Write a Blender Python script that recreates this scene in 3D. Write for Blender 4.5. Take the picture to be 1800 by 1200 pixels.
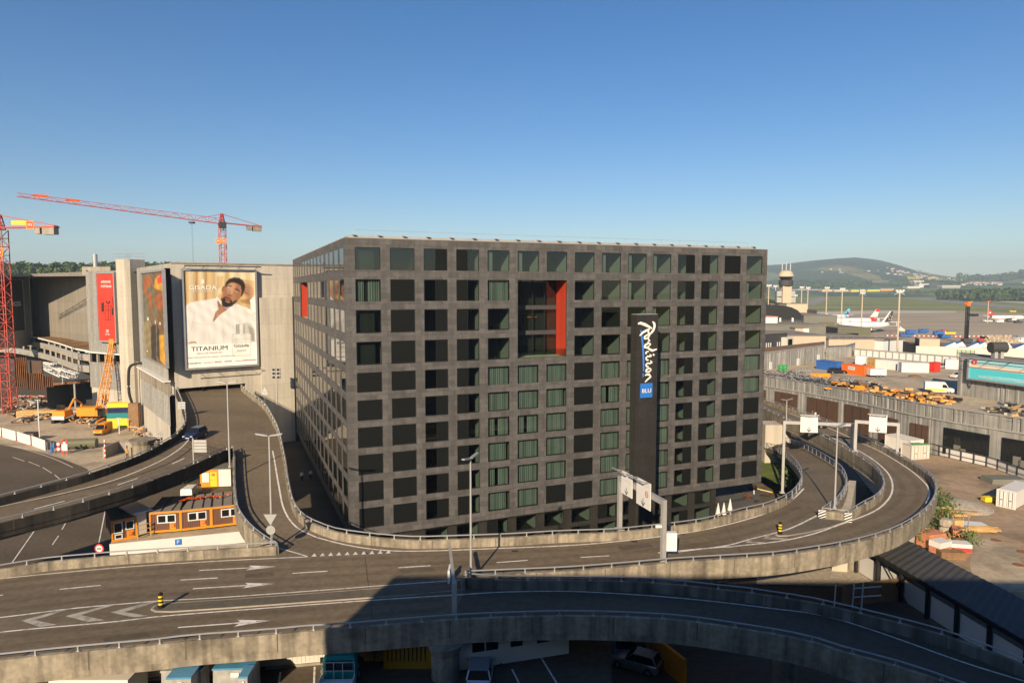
import bpy, bmesh, math, random
from mathutils import Vector, Matrix
R=math.radians
random.seed(7)
for o in list(bpy.data.objects): bpy.data.objects.remove(o)
SC=bpy.context.scene; COL=SC.collection
# ---------------------------------------------------------------- camera
H=31.5; FPX=1200.0; PIT=math.atan(92/FPX)
cd=bpy.data.cameras.new('camera'); cam=bpy.data.objects.new('camera',cd); COL.objects.link(cam)
cd.sensor_width=36; cd.lens=24; cd.clip_start=.1; cd.clip_end=30000
cam.location=(0,0,H); cam.rotation_euler=(R(90)-PIT,0,0); SC.camera=cam
# ---------------------------------------------------------------- sky, sun, exposure
SUN_EL=24.2; SUN_AZ=196.0          # where the sun stands (clockwise from +Y)
w=bpy.data.worlds.new('World'); SC.world=w; w.use_nodes=True
nt=w.node_tree; nt.nodes.clear()
wo=nt.nodes.new('ShaderNodeOutputWorld'); bg=nt.nodes.new('ShaderNodeBackground'); sk=nt.nodes.new('ShaderNodeTexSky')
sk.sky_type='NISHITA'; sk.sun_disc=False; sk.sun_elevation=R(SUN_EL); sk.sun_rotation=R(SUN_AZ)
sk.altitude=430; sk.air_density=1.0; sk.dust_density=0.5; sk.ozone_density=2.6
bg.inputs[1].default_value=.071
hs=nt.nodes.new('ShaderNodeHueSaturation'); hs.inputs['Saturation'].default_value=1.33; hs.inputs['Hue'].default_value=.506
nt.links.new(sk.outputs[0],hs.inputs['Color']); nt.links.new(hs.outputs[0],bg.inputs[0]); nt.links.new(bg.outputs[0],wo.inputs[0])
sd=bpy.data.lights.new('sun','SUN'); so=bpy.data.objects.new('sun',sd); COL.objects.link(so)
sd.energy=5.0; sd.angle=R(.5); sd.color=(1,.81,.575)
tv=Vector((math.sin(R(SUN_AZ-180))*math.cos(R(SUN_EL)),math.cos(R(SUN_AZ-180))*math.cos(R(SUN_EL)),-math.sin(R(SUN_EL))))
so.rotation_euler=tv.to_track_quat('-Z','Y').to_euler(); so.location=(-60,-200,200)
SC.view_settings.view_transform='Standard'; SC.view_settings.look='None'; SC.view_settings.exposure=0.67; SC.view_settings.gamma=1
SC.cycles.max_bounces=6; SC.cycles.diffuse_bounces=1; SC.cycles.glossy_bounces=3; SC.cycles.transparent_max_bounces=12; SC.cycles.volume_bounces=0
# ---------------------------------------------------------------- where things stand: sight lines turned into ground points
_c,_s=math.cos(PIT),math.sin(PIT)
def ray(px,py):
    dx=(px-900)/FPX; dy=-(py-600)/FPX
    return Vector((dx,_c+dy*_s,-_s+dy*_c))
def onz(px,py,z=0.0):
    r=ray(px,py); return r*((z-H)/r.z)+Vector((0,0,H))
def aty(px,py,Y):
    r=ray(px,py); return r*(Y/r.y)+Vector((0,0,H))
def onpl(px,py,p0,n):
    r=ray(px,py); o=Vector((0,0,H)); return o+r*((p0-o).dot(n)/r.dot(n))
# ---------------------------------------------------------------- mesh helpers
class MB:
    def __init__(s): s.v=[]; s.f=[]; s.m=[]
    def add(s,vs,fs,m=0):
        b=len(s.v); s.v+= [tuple(v) for v in vs]; s.f+=[tuple(i+b for i in f) for f in fs]; s.m+=[m]*len(fs)
    def quad(s,a,b,c,d,m=0): s.add([a,b,c,d],[(0,1,2,3)],m)
    def poly(s,ps,m=0): s.add(ps,[tuple(range(len(ps)))],m)
    def box(s,x0,x1,y0,y1,z0,z1,m=0,M=None,top=1.0):
        cx,cy=(x0+x1)/2,(y0+y1)/2
        vs=[Vector(p) for p in((x0,y0,z0),(x1,y0,z0),(x1,y1,z0),(x0,y1,z0))]
        vs+=[Vector((cx+(p.x-cx)*top,cy+(p.y-cy)*top,z1)) for p in vs[:4]]
        if M is not None: vs=[M@v for v in vs]
        s.add(vs,[(3,2,1,0),(4,5,6,7),(0,1,5,4),(1,2,6,5),(2,3,7,6),(3,0,4,7)],m)
    def prism(s,pts,z0,z1,m=0,mt=None,M=None):
        n=len(pts); vs=[Vector((p[0],p[1],z0)) for p in pts]+[Vector((p[0],p[1],z1)) for p in pts]
        if M is not None: vs=[M@v for v in vs]
        s.add(vs,[tuple(reversed(range(n)))]+[(i,(i+1)%n,(i+1)%n+n,i+n) for i in range(n)],m)
        s.add(vs[n:],[tuple(range(n))],m if mt is None else mt)
    def tube(s,a,b,r,n=6,m=0,r2=None,cap=True):
        a=Vector(a); b=Vector(b); r2=r if r2 is None else r2; d=b-a
        if d.length<1e-6: return
        q=d.to_track_quat('Z','Y'); vs=[]
        for p,rr in((a,r),(b,r2)):
            for k in range(n):
                t=2*math.pi*(k+.5)/n; vs.append(p+q@Vector((rr*math.cos(t),rr*math.sin(t),0)))
        fs=[(k,(k+1)%n,(k+1)%n+n,k+n) for k in range(n)]
        if cap: fs+=[tuple(reversed(range(n))),tuple(range(n,2*n))]
        s.add(vs,fs,m)
    def path(s,ps,r,n=6,m=0):
        ps=[Vector(p) for p in ps]; vs=[]; k0=len(ps)
        for i,p in enumerate(ps):
            d=(ps[min(i+1,k0-1)]-ps[max(i-1,0)]).normalized(); q=d.to_track_quat('Z','Y')
            for k in range(n):
                t=2*math.pi*(k+.5)/n; vs.append(p+q@Vector((r*math.cos(t),r*math.sin(t),0)))
        fs=[(i*n+k,i*n+(k+1)%n,(i+1)*n+(k+1)%n,(i+1)*n+k) for i in range(k0-1) for k in range(n)]
        s.add(vs,fs,m)
    def lathe(s,prof,n=12,m=0,M=None,c=(0,0,0)):
        vs=[]
        for r,z in prof:
            for k in range(n):
                t=2*math.pi*k/n; v=Vector((c[0]+r*math.cos(t),c[1]+r*math.sin(t),c[2]+z)); vs.append(M@v if M is not None else v)
        L=len(prof); fs=[(i*n+k,i*n+(k+1)%n,(i+1)*n+(k+1)%n,(i+1)*n+k) for i in range(L-1) for k in range(n)]
        fs+=[tuple(reversed(range(n))),tuple(range((L-1)*n,L*n))]
        s.add(vs,fs,m)
    def strip(s,A,B,m=0):
        n=min(len(A),len(B)); s.add(list(A[:n])+list(B[:n]),[(i,i+1,n+i+1,n+i) for i in range(n-1)],m)
def frame(par):
    return par['_M'] if par is not None and '_M' in FR.get(par.name,{}) else None
FR={}
def build(mb,name,mats,parent=None,world=False,smooth=False,label=None,cat=None,group=None,kind=None):
    me=bpy.data.meshes.new(name); vs=mb.v
    if world and parent is not None:
        Mi=FR[parent.name].inverted(); vs=[tuple(Mi@Vector(v)) for v in vs]
    me.from_pydata(vs,[],mb.f)
    if not isinstance(mats,(list,tuple)): mats=[mats]
    for m in mats: me.materials.append(m)
    me.polygons.foreach_set('material_index',mb.m)
    if smooth: me.polygons.foreach_set('use_smooth',[True]*len(me.polygons))
    me.update()
    o=bpy.data.objects.new(name,me); COL.objects.link(o)
    if parent is not None: o.parent=parent
    tag(o,label,cat,group,kind); return o
def tag(o,label=None,cat=None,group=None,kind=None):
    for k,v in(('label',label),('category',cat),('group',group),('kind',kind)):
        if v: o[k]=v
    return o
def thing(name,label,cat,loc=(0,0,0),rz=0.0,group=None):
    o=bpy.data.objects.new(name,None); COL.objects.link(o); o.empty_display_size=.2
    o.location=loc; o.rotation_euler=(0,0,rz); FR[o.name]=Matrix.Translation(Vector(loc))@Matrix.Rotation(rz,4,'Z')
    return tag(o,label,cat,group)
def dup(root,loc,rz=0.0,label=None,group=None,sc=None):
    def cp(o,par):
        c=o.copy(); COL.objects.link(c); c.parent=par
        for ch in list(KIDS.get(o.name,[])): cp(ch,c)
        return c
    KIDS={}
    for o in COL.objects:
        if o.parent is not None: KIDS.setdefault(o.parent.name,[]).append(o)
    r=cp(root,None); r.location=loc; r.rotation_euler=(0,0,rz); FR[r.name]=Matrix.Translation(Vector(loc))@Matrix.Rotation(rz,4,'Z')
    if sc: r.scale=(sc,sc,sc) if not isinstance(sc,tuple) else sc
    if label: r['label']=label
    if group: r['group']=group
    return r
def smooth_pts(ps,step=2.0):
    ps=[Vector(p) for p in ps]; out=[]
    for i in range(len(ps)-1):
        p0=ps[max(i-1,0)]; p1=ps[i]; p2=ps[i+1]; p3=ps[min(i+2,len(ps)-1)]
        n=max(1,int((p2-p1).length/.5))
        for k in range(n):
            t=k/n
            out.append(.5*((2*p1)+(p2-p0)*t+(2*p0-5*p1+4*p2-p3)*t*t+(3*p1-p0-3*p2+p3)*t*t*t))
    out.append(ps[-1]); return resample(out,step)
def plen(ps): return sum((ps[i+1]-ps[i]).length for i in range(len(ps)-1))
def resample(ps,step=None,n=None):
    L=plen(ps)
    if n is None: n=max(2,int(round(L/step))+1)
    res=[ps[0]]; i=0; acc=0
    for k in range(1,n-1):
        t=L*k/(n-1)
        while i<len(ps)-2 and acc+(ps[i+1]-ps[i]).length<t: acc+=(ps[i+1]-ps[i]).length; i+=1
        d=(ps[i+1]-ps[i]).length; res.append(ps[i].lerp(ps[i+1],(t-acc)/d if d>0 else 0))
    res.append(ps[-1]); return res
def offs(ps,d):
    out=[]
    for i,p in enumerate(ps):
        t=ps[min(i+1,len(ps)-1)]-ps[max(i-1,0)]; t.z=0; t.normalize(); out.append(p+Vector((-t.y,t.x,0))*d)
    return out
def zup(ps,d): return [p+Vector((0,0,d)) for p in ps]
def extend(ps,d,end=True):
    if end: t=(ps[-1]-ps[-2]).normalized(); return ps+[ps[-1]+t*d]
    t=(ps[0]-ps[1]).normalized(); return [ps[0]+t*d]+ps
def band(mb,ps,wid,z=.012,m=0):
    ps=zup(ps,z); mb.strip(offs(ps,wid/2),offs(ps,-wid/2),m)
_tx={}
def text(s,size,M,mat_,name,parent=None,world=False,ext=.02,align='CENTER',label=None,sx=1.0,shear=0.0):
    cu=bpy.data.curves.new('t','FONT'); cu.body=s; cu.size=size; cu.extrude=ext; cu.align_x=align; cu.align_y='CENTER'; cu.resolution_u=3; cu.shear=shear
    to=bpy.data.objects.new('t',cu); COL.objects.link(to)
    bpy.context.view_layer.update()
    me=bpy.data.meshes.new_from_object(to.evaluated_get(bpy.context.evaluated_depsgraph_get()))
    bpy.data.objects.remove(to); bpy.data.curves.remove(cu)
    MM=M@Matrix.Diagonal((sx,1,1,1))
    if world and parent is not None: MM=FR[parent.name].inverted()@MM
    me.transform(MM); me.materials.clear(); me.materials.append(mat_); me.name=name
    o=bpy.data.objects.new(name,me); COL.objects.link(o)
    if parent is not None: o.parent=parent
    if label: o['label']=label
    return o
def facing(p,xd,zd=Vector((0,0,1))):
    """frame whose X runs along xd, Y is up, Z sticks out of the board"""
    xd=Vector(xd).normalized(); zd=Vector(zd).normalized(); n=xd.cross(zd)
    return Matrix(((xd.x,zd.x,n.x,p[0]),(xd.y,zd.y,n.y,p[1]),(xd.z,zd.z,n.z,p[2]),(0,0,0,1)))
# ---------------------------------------------------------------- materials
def nd(nt,t,**k):
    n=nt.nodes.new('ShaderNode'+t)
    for a,b in k.items(): setattr(n,a,b)
    return n
def mat(name,col,rough=.75,var=.12,scale=.6,metal=0.0,spec=.35,streak=None,sv=.3,fine=None,bump=0.0,emit=0.0,stain=None):
    m=bpy.data.materials.new(name); m.use_nodes=True; t=m.node_tree; b=t.nodes['Principled BSDF']
    b.inputs['Roughness'].default_value=rough; b.inputs['Metallic'].default_value=metal; b.inputs['Specular IOR Level'].default_value=spec
    tc=nd(t,'TexCoord'); no=nd(t,'TexNoise'); no.inputs['Scale'].default_value=scale; no.inputs['Detail'].default_value=6
    t.links.new(tc.outputs['Object'],no.inputs['Vector'])
    mr=nd(t,'MapRange'); mr.inputs[1].default_value=.3; mr.inputs[2].default_value=.7; mr.inputs[3].default_value=1-var; mr.inputs[4].default_value=1+var
    t.links.new(no.outputs[0],mr.inputs[0]); f=mr.outputs[0]
    def mul(f,vec_scale,lo,hi,a,bb,det=4):
        mp=nd(t,'Mapping'); mp.inputs['Scale'].default_value=vec_scale; t.links.new(tc.outputs['Object'],mp.inputs[0])
        n2=nd(t,'TexNoise'); n2.inputs['Scale'].default_value=1; n2.inputs['Detail'].default_value=det; t.links.new(mp.outputs[0],n2.inputs['Vector'])
        r2=nd(t,'MapRange'); r2.inputs[1].default_value=lo; r2.inputs[2].default_value=hi; r2.inputs[3].default_value=a; r2.inputs[4].default_value=bb
        t.links.new(n2.outputs[0],r2.inputs[0]); mm=nd(t,'Math',operation='MULTIPLY'); t.links.new(f,mm.inputs[0]); t.links.new(r2.outputs[0],mm.inputs[1]); return mm.outputs[0]
    if streak: f=mul(f,streak,.42,.62,1.0,1-sv)
    if stain: f=mul(f,stain,.5,.66,1.0,.62,6)
    if fine: f=mul(f,(fine,)*3,.3,.7,.85,1.15,2)
    hs=nd(t,'HueSaturation'); hs.inputs['Color'].default_value=(*col,1); t.links.new(f,hs.inputs['Value'])
    t.links.new(hs.outputs[0],b.inputs['Base Color'])
    if bump:
        bp=nd(t,'Bump'); bp.inputs['Strength'].default_value=bump; bp.inputs['Distance'].default_value=.02; t.links.new(no.outputs[0],bp.inputs['Height']); t.links.new(bp.outputs[0],b.inputs['Normal'])
    return m
def painted(name,nv=.05):
    m=bpy.data.materials.new(name); m.use_nodes=True; t=m.node_tree; b=t.nodes['Principled BSDF']; b.inputs['Roughness'].default_value=.5
    at=nd(t,'Attribute'); at.attribute_name='print'; t.links.new(at.outputs['Color'],b.inputs['Base Color']); return m
def glass(name,tint,refl=1.0,dark=None,ior=1.5):
    """window pane: fresnel mirror over a tinted clear (or dark) body"""
    m=bpy.data.materials.new(name); m.use_nodes=True; t=m.node_tree; t.nodes.clear()
    o=nd(t,'OutputMaterial'); mx=nd(t,'MixShader'); g=nd(t,'BsdfGlossy'); g.inputs['Roughness'].default_value=.01; g.inputs['Color'].default_value=(refl,refl,refl,1)
    fr=nd(t,'Fresnel'); ge=nd(t,'NewGeometry'); ma=nd(t,'Math',operation='MULTIPLY_ADD'); ma.inputs[1].default_value=1/ior-ior; ma.inputs[2].default_value=ior
    t.links.new(ge.outputs['Backfacing'],ma.inputs[0]); t.links.new(ma.outputs[0],fr.inputs[0])
    if dark: b=nd(t,'BsdfDiffuse'); b.inputs[0].default_value=(*dark,1)
    else: b=nd(t,'BsdfTransparent'); b.inputs[0].default_value=(*tint,1)
    t.links.new(fr.outputs[0],mx.inputs[0]); t.links.new(b.outputs[0],mx.inputs[1]); t.links.new(g.outputs[0],mx.inputs[2]); t.links.new(mx.outputs[0],o.inputs[0])
    tc=nd(t,'TexCoord'); n=nd(t,'TexNoise'); n.inputs['Scale'].default_value=.35; t.links.new(tc.outputs['Object'],n.inputs['Vector'])
    bp=nd(t,'Bump'); bp.inputs['Strength'].default_value=.06; bp.inputs['Distance'].default_value=.02; t.links.new(n.outputs[0],bp.inputs['Height']); t.links.new(bp.outputs[0],g.inputs['Normal'])
    return m
def asphalt(name,col,sc=1.0):
    return mat(name,col,rough=.85,var=.09,scale=.12*sc,fine=2.2,streak=(.03,.22,.22),sv=.16,spec=.25)
M={}
def defm(): 
    A=M
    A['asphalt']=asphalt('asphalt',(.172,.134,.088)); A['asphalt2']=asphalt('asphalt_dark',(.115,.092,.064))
    A['paint']=mat('road_paint',(.72,.69,.62),var=.12,scale=1.5,rough=.7,stain=(2.5,2.5,2.5)); A['worn']=mat('worn_paint',(.40,.365,.31),var=.2,scale=1.2,stain=(1.5,1.5,1.5))
    A['concrete']=mat('parapet_concrete',(.305,.262,.195),var=.16,scale=.8,streak=(1.6,1.6,.12),sv=.38,fine=3,rough=.9,stain=(.5,.5,.35))
    A['conc_light']=mat('facade_concrete',(.47,.425,.35),var=.07,scale=.15,streak=(.6,.6,.03),sv=.16,rough=.9)
    A['conc_grey']=mat('grey_concrete',(.34,.30,.245),var=.12,scale=.2,streak=(.5,.5,.04),sv=.25,rough=.9)
    A['lot']=mat('yard_concrete',(.44,.36,.25),var=.14,scale=.09,fine=1.2,stain=(.12,.12,.12),rough=.9)
    A['dirt']=mat('yard_dirt',(.34,.245,.155),var=.18,scale=.09,fine=1.1,stain=(.15,.15,.15),rough=.95)
    A['gravel']=mat('gravel',(.36,.31,.24),var=.25,scale=2.5,rough=.95)
    A['galv']=mat('galvanised_steel',(.47,.47,.46),var=.08,scale=1,rough=.45,metal=.6)
    A['steel']=mat('grey_steel',(.42,.41,.39),var=.08,scale=1,rough=.5,metal=.3)
    A['dark']=mat('dark_metal',(.02,.02,.021),var=.1,rough=.5); A['black']=mat('black',(.008,.008,.009),var=.05,rough=.7)
    A['white']=mat('white_paint',(.66,.64,.60),var=.04,scale=.5,rough=.6); A['cream']=mat('cream_sheet',(.60,.55,.47),var=.05,scale=.4,rough=.7)
    A['red']=mat('red_paint',(.62,.045,.03),var=.08,rough=.5); A['redbrown']=mat('brown_panel',(.088,.050,.032),var=.1,scale=.5,rough=.6)
    A['orange']=mat('orange_paint',(.75,.27,.02),var=.08,rough=.5); A['yellow']=mat('yellow_paint',(.80,.55,.03),var=.08,rough=.5)
    A['ored']=mat('orange_red',(.85,.16,.02),var=.06,rough=.5); A['blue']=mat('blue_paint',(.035,.13,.40),var=.08,rough=.5)
    A['signblue']=mat('sign_blue',(.03,.17,.55),var=.03,rough=.4); A['cranered']=mat('crane_red',(.46,.07,.05),var=.1,rough=.5)
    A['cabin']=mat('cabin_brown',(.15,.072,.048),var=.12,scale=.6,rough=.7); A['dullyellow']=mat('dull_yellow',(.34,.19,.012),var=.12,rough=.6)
    A['teal']=mat('teal_paint',(.012,.20,.20),var=.06,rough=.5); A['green']=mat('green_paint',(.04,.30,.08),var=.1,rough=.5)
    A['navy']=mat('navy_paint',(.012,.025,.085),var=.05,rough=.3); A['wood']=mat('pale_wood',(.56,.34,.13),var=.2,scale=1.2,rough=.8)
    A['osb']=mat('chipboard',(.62,.35,.11),var=.2,scale=6,rough=.8); A['brownwood']=mat('brown_wood',(.24,.14,.07),var=.2,scale=1.5,rough=.85)
    A['rust']=mat('rusty_steel',(.28,.13,.06),var=.2,scale=.8,rough=.85,streak=(2,2,.2)); A['tile']=mat('red_brick',(.50,.20,.11),var=.2,scale=2,rough=.85)
    A['skin']=mat('skin',(.35,.19,.12),var=.05); A['glassdark']=glass('dark_glass',None,dark=(.012,.014,.015)); A['tyre']=mat('tyre',(.012,.012,.012),var=.1,rough=.9)
    A['lampglass']=mat('lamp_glass',(.7,.7,.68),var=.03,rough=.2); A['chrome']=mat('silver_paint',(.42,.43,.45),var=.04,rough=.3,metal=.6)
    A['greenglass']=glass('pale_green_pane',(.50,.68,.56)); A['grass']=mat('lawn',(.105,.135,.022),var=.3,scale=.5,fine=3,rough=.95)
    A['meadow']=mat('airfield_grass',(.21,.225,.04),var=.22,scale=.012,fine=.08,rough=.95,streak=(.002,.02,.02)); A['apron']=mat('apron_concrete',(.40,.325,.225),var=.1,scale=.02,streak=(.004,.03,.03),sv=.25,rough=.9)
    A['leaf']=mat('leaf',(.075,.12,.022),var=.35,scale=.5,rough=.8); A['leafd']=mat('leaf_dark',(.042,.07,.018),var=.3,scale=.3,rough=.8); A['leafr']=mat('leaf_red',(.20,.06,.03),var=.3,scale=1,rough=.8)
    A['bark']=mat('bark',(.10,.07,.045),var=.2,scale=2,rough=.9); A['sedum']=mat('planted_roof',(.21,.115,.045),var=.35,scale=.25,fine=1.2,rough=.95)
    A['roofgrey']=mat('flat_roof',(.22,.19,.155),var=.15,scale=.15,rough=.9)
    A['slate']=mat('slate_wall',(.055,.055,.055),var=.1,rough=.7); A['olive']=mat('olive_panel',(.125,.125,.075),var=.06,scale=.3,rough=.6); A['olive2']=mat('olive_grey_panel',(.165,.165,.14),var=.06,scale=.3,rough=.6)
    A['beige']=mat('beige_panel',(.50,.41,.30),var=.05,scale=.3,rough=.75)
defm()
HAZE=0.00012
# ================================================================ GROUND, HILLS, AIRFIELD
HO=Vector((-18.87,77.5,0)); HRZ=R(22.7)          # hotel corner and heading
HD=Vector((math.cos(HRZ),math.sin(HRZ),0)); HN=Vector((-math.sin(HRZ),math.cos(HRZ),0))
def sst(a,b,x):
    t=min(1,max(0,(x-a)/(b-a))); return t*t*(3-2*t)
RIDGE=[(-60,478),(-35,474),(-30,466),(1000,474),(1340,470),(1385,468),(1400,465),(1430,461),(1480,456),(1500,455),(1540,459),(1570,467),(1600,477),(1640,486),(1680,490),(1700,493),(1740,495),(1770,490),(1800,483),(1850,472),(1950,470)]
def ridge_y(px):
    for i in range(len(RIDGE)-1):
        a,b=RIDGE[i],RIDGE[i+1]
        if a[0]<=px<=b[0]: return a[1]+(b[1]-a[1])*(px-a[0])/(b[0]-a[0])
    return 472
def hills(x,y):
    r=math.hypot(x,y)
    if r<1000: 
        if y<0 or x/max(y,1)>-.42: return 0
    if y<10: px=-60 if x<0 else 1950
    else: px=max(-60,min(1950,900+FPX*x/y))
    yy=max(y,.35*r)
    z=0
    if px<1000:                                     # wooded rise beyond the car park
        z=46*sst(420,900,r)+ (34+4*math.sin(x*.01))*sst(2400,3400,r)
        return z*sst(-.42,-.5,x/max(y,1))if y>0 else z
    prof=[(2850,0),(3400,22),(4000,50),(4700,80)]
    for i in range(len(prof)-1):
        a,b=prof[i],prof[i+1]
        if r>=a[0]: z=a[1]+(b[1]-a[1])*min(1,(r-a[0])/(b[0]-a[0]))
    low=sst(1640,1720,px)
    z=z*(1-.12*low)
    top=H+(508-ridge_y(px))/FPX*6500*yy/r*1.03
    z+=(top-z)*sst(4300,6500,r)
    z+=(math.sin(x*.006)+math.sin(y*.0047+x*.002))*5*sst(3200,5200,r)
    z*=1-.5*sst(6800,9200,r)
    return z
def ground_z(x,y):
    v=Vector((x,y,0))-HO; a=v.dot(HD); b=v.dot(HN)
    dep=sst(14,22,a)*(1-sst(72,82,a))*sst(-16,-9,b)*(1-sst(40,60,b))
    return -3.2*dep+hills(x,y)
def axis(lo,hi,d0,d1,fine,far):
    c=[]; x=d0
    while x<=d1: c.append(x); x+=fine
    s=fine; x=d1
    while x<hi: s=min(s*1.25,far); x+=s; c.append(x)
    s=fine; x=d0
    while x>lo: s=min(s*1.25,far); x-=s; c.insert(0,x)
    return c
xs=axis(-9000,9000,-60,110,3,140); ys=axis(-1500,9000,30,170,3,140)
mb=MB(); nx=len(xs)
mb.v=[(x,y,ground_z(x,y)) for y in ys for x in xs]
for j in range(len(ys)-1):
    for i in range(nx-1):
        x,y=(xs[i]+xs[i+1])/2,(ys[j]+ys[j+1])/2; r=math.hypot(x,y)
        m=0 if (r<330 and y<300) else (1 if r<2900 and not (x<-150) else 2)
        mb.f.append((j*nx+i,j*nx+i+1,(j+1)*nx+i+1,(j+1)*nx+i)); mb.m.append(m)
def farmland():
    m=bpy.data.materials.new('farmland'); m.use_nodes=True; t=m.node_tree; b=t.nodes['Principled BSDF']; b.inputs['Roughness'].default_value=.95; b.inputs['Specular IOR Level'].default_value=.1
    tc=nd(t,'TexCoord'); vo=nd(t,'TexVoronoi'); vo.inputs['Scale'].default_value=1
    mp=nd(t,'Mapping'); mp.inputs['Scale'].default_value=(.0042,.0018,0); mp.inputs['Rotation'].default_value=(0,0,.3); t.links.new(tc.outputs['Object'],mp.inputs[0]); t.links.new(mp.outputs[0],vo.inputs['Vector'])
    sx=nd(t,'SeparateColor'); t.links.new(vo.outputs['Color'],sx.inputs[0])
    cr=nd(t,'ValToRGB'); cr.color_ramp.interpolation='CONSTANT'; e=cr.color_ramp.elements; e[0].color=(.055,.08,.026,1); e[1].color=(.15,.19,.05,1); e[1].position=.42
    for p,c in((.62,(.10,.15,.04,1)),(.8,(.22,.20,.08,1)),(.9,(.12,.16,.045,1))): k=e.new(p); k.color=c
    t.links.new(sx.outputs[0],cr.inputs[0])
    no=nd(t,'TexNoise'); no.inputs['Scale'].default_value=.03; no.inputs['Detail'].default_value=8; t.links.new(tc.outputs['Object'],no.inputs['Vector'])
    # woods take over on the high ground
    sp=nd(t,'SeparateXYZ'); t.links.new(tc.outputs['Object'],sp.inputs[0])
    n3=nd(t,'TexNoise'); n3.inputs['Scale'].default_value=.0025; n3.inputs['Detail'].default_value=5; t.links.new(tc.outputs['Object'],n3.inputs['Vector'])
    ma=nd(t,'Math',operation='MULTIPLY_ADD'); ma.inputs[1].default_value=240; t.links.new(n3.outputs[0],ma.inputs[0]); t.links.new(sp.outputs[2],ma.inputs[2])
    r1=nd(t,'MapRange'); r1.inputs[1].default_value=270; r1.inputs[2].default_value=300; t.links.new(ma.outputs[0],r1.inputs[0])
    mx=nd(t,'Mix',data_type='RGBA'); t.links.new(r1.outputs[0],mx.inputs[0]); t.links.new(cr.outputs[0],mx.inputs[6]); mx.inputs[7].default_value=(.052,.074,.03,1)
    r2=nd(t,'MapRange'); r2.inputs[1].default_value=.3; r2.inputs[2].default_value=.7; r2.inputs[3].default_value=.55; r2.inputs[4].default_value=1.35; t.links.new(no.outputs[0],r2.inputs[0])
    hs=nd(t,'HueSaturation'); t.links.new(mx.outputs[2],hs.inputs['Color']); t.links.new(r2.outputs[0],hs.inputs['Value']); t.links.new(hs.outputs[0],b.inputs['Base Color'])
    return m
M['farm']=farmland()
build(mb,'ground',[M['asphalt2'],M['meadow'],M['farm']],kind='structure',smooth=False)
def over(name,px,z,m,world=False):
    mb=MB(); ps=[Vector((p[0],p[1],z)) for p in px] if world else [onz(p[0],p[1],z) for p in px]
    mb.poly(ps); return build(mb,name,m,kind='structure')
# airfield: apron, taxiways, runways
over('apron',[(1330,556),(1380,547.5),(1560,545.5),(1700,546.5),(1860,553),(2100,600),(2100,700),(1500,640),(1345,625)],.05,M['apron'])
M['pale']=mat('pale_concrete',(.50,.45,.37),var=.06,scale=.02); M['tar']=mat('runway_asphalt',(.29,.26,.22),var=.1,scale=.02,streak=(.003,.03,.03))
over('taxiway_strip',[(1380,549.5),(1560,545.7),(1680,546.6),(1680,549.5),(1560,551),(1400,553)],.10,M['pale'])
over('taxiway',[(1330,540.6),(1500,539.2),(1800,540),(1960,541),(1960,543),(1800,542),(1500,540.8),(1330,542.6)],.12,M['tar'])
over('runway',[(1555,520.3),(1600,520.6),(1660,526),(1720,531.5),(1800,538.5),(1900,546),(1900,552),(1800,543.6),(1700,535),(1620,527),(1560,522)],.16,M['tar'])
over('runway_edge',[(1520,519.6),(1575,519.6),(1650,522),(1740,527.5),(1860,534),(1860,536.5),(1740,529.4),(1650,523.4),(1575,521),(1520,520.6)],.2,M['pale'])
over('side_runway',[(1400,535.5),(1420,530),(1446,521.5),(1462,521.5),(1447,530),(1432,536)],.16,M['tar'])
over('yellow_field',[(1588,0),(0,0),(0,0)],0,M['meadow']) if False else None
def drape(name,px0,px1,r0,r1,m,n=10,dz=3):
    mb=MB(); A=[];B=[]
    for i in range(n+1):
        px=px0+(px1-px0)*i/n; dx=(px-900)/FPX
        a=r0[0]+(r0[1]-r0[0])*i/n; b=r1[0]+(r1[1]-r1[0])*i/n
        for L,yy in((A,a),(B,b)): L.append(Vector((dx*yy,yy,hills(dx*yy,yy)+dz)))
    mb.strip(A,B); return build(mb,name,m,kind='structure')
M['rape']=mat('rapeseed_field',(.62,.47,.03),var=.1,scale=.01)
M['stubble']=mat('dry_field',(.38,.29,.17),var=.12,scale=.01)
drape('rapeseed_field',1592,1700,(3980,3760),(4240,3930),M['rape'],dz=6)
drape('dry_field',1480,1560,(3850,3850),(3980,3950),M['stubble'],dz=5)
# ---------------------------------------------------------------- woods and trees
def clump(mb,c,rx,rz,n,rnd,m=0,s=None):
    s=s or rx*.55
    for k in range(n):
        u=Vector((rnd.gauss(0,1),rnd.gauss(0,1),rnd.gauss(0,1))).normalized(); q=rnd.uniform(.55,1.08)
        p=Vector(c)+Vector((u.x*rx*q,u.y*rx*q,u.z*rz*q))
        nrm=(u+Vector((rnd.gauss(0,.45),rnd.gauss(0,.45),rnd.gauss(0,.45)+.2))).normalized()
        a=nrm.orthogonal().normalized(); a.rotate(Matrix.Rotation(rnd.uniform(0,6.3),3,nrm)); b=nrm.cross(a); ss=s*rnd.uniform(.5,1.1)
        mb.add([p+a*ss,p+b*ss*.7,p-a*ss*.9,p-b*ss*.8],[(0,1,2,3)],m if rnd.random()<.7 else m+1)
M['leaf2']=mat('leaf_light',(.105,.15,.03),var=.3,scale=.4,rough=.8)
def forest(name,spots,label,cat,hh=(16,24),n=46,mats=None):
    rnd=random.Random(5); mb=MB()
    for x,y in spots:
        h=rnd.uniform(*hh); z=hills(x,y); rx=h*rnd.uniform(.26,.36)
        clump(mb,(x,y,z+h*.55),rx,h*.48,n,rnd)
    return build(mb,name,mats or [M['leafd'],M['leaf']],label=label,cat=cat,kind='stuff')
rnd=random.Random(3)
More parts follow.
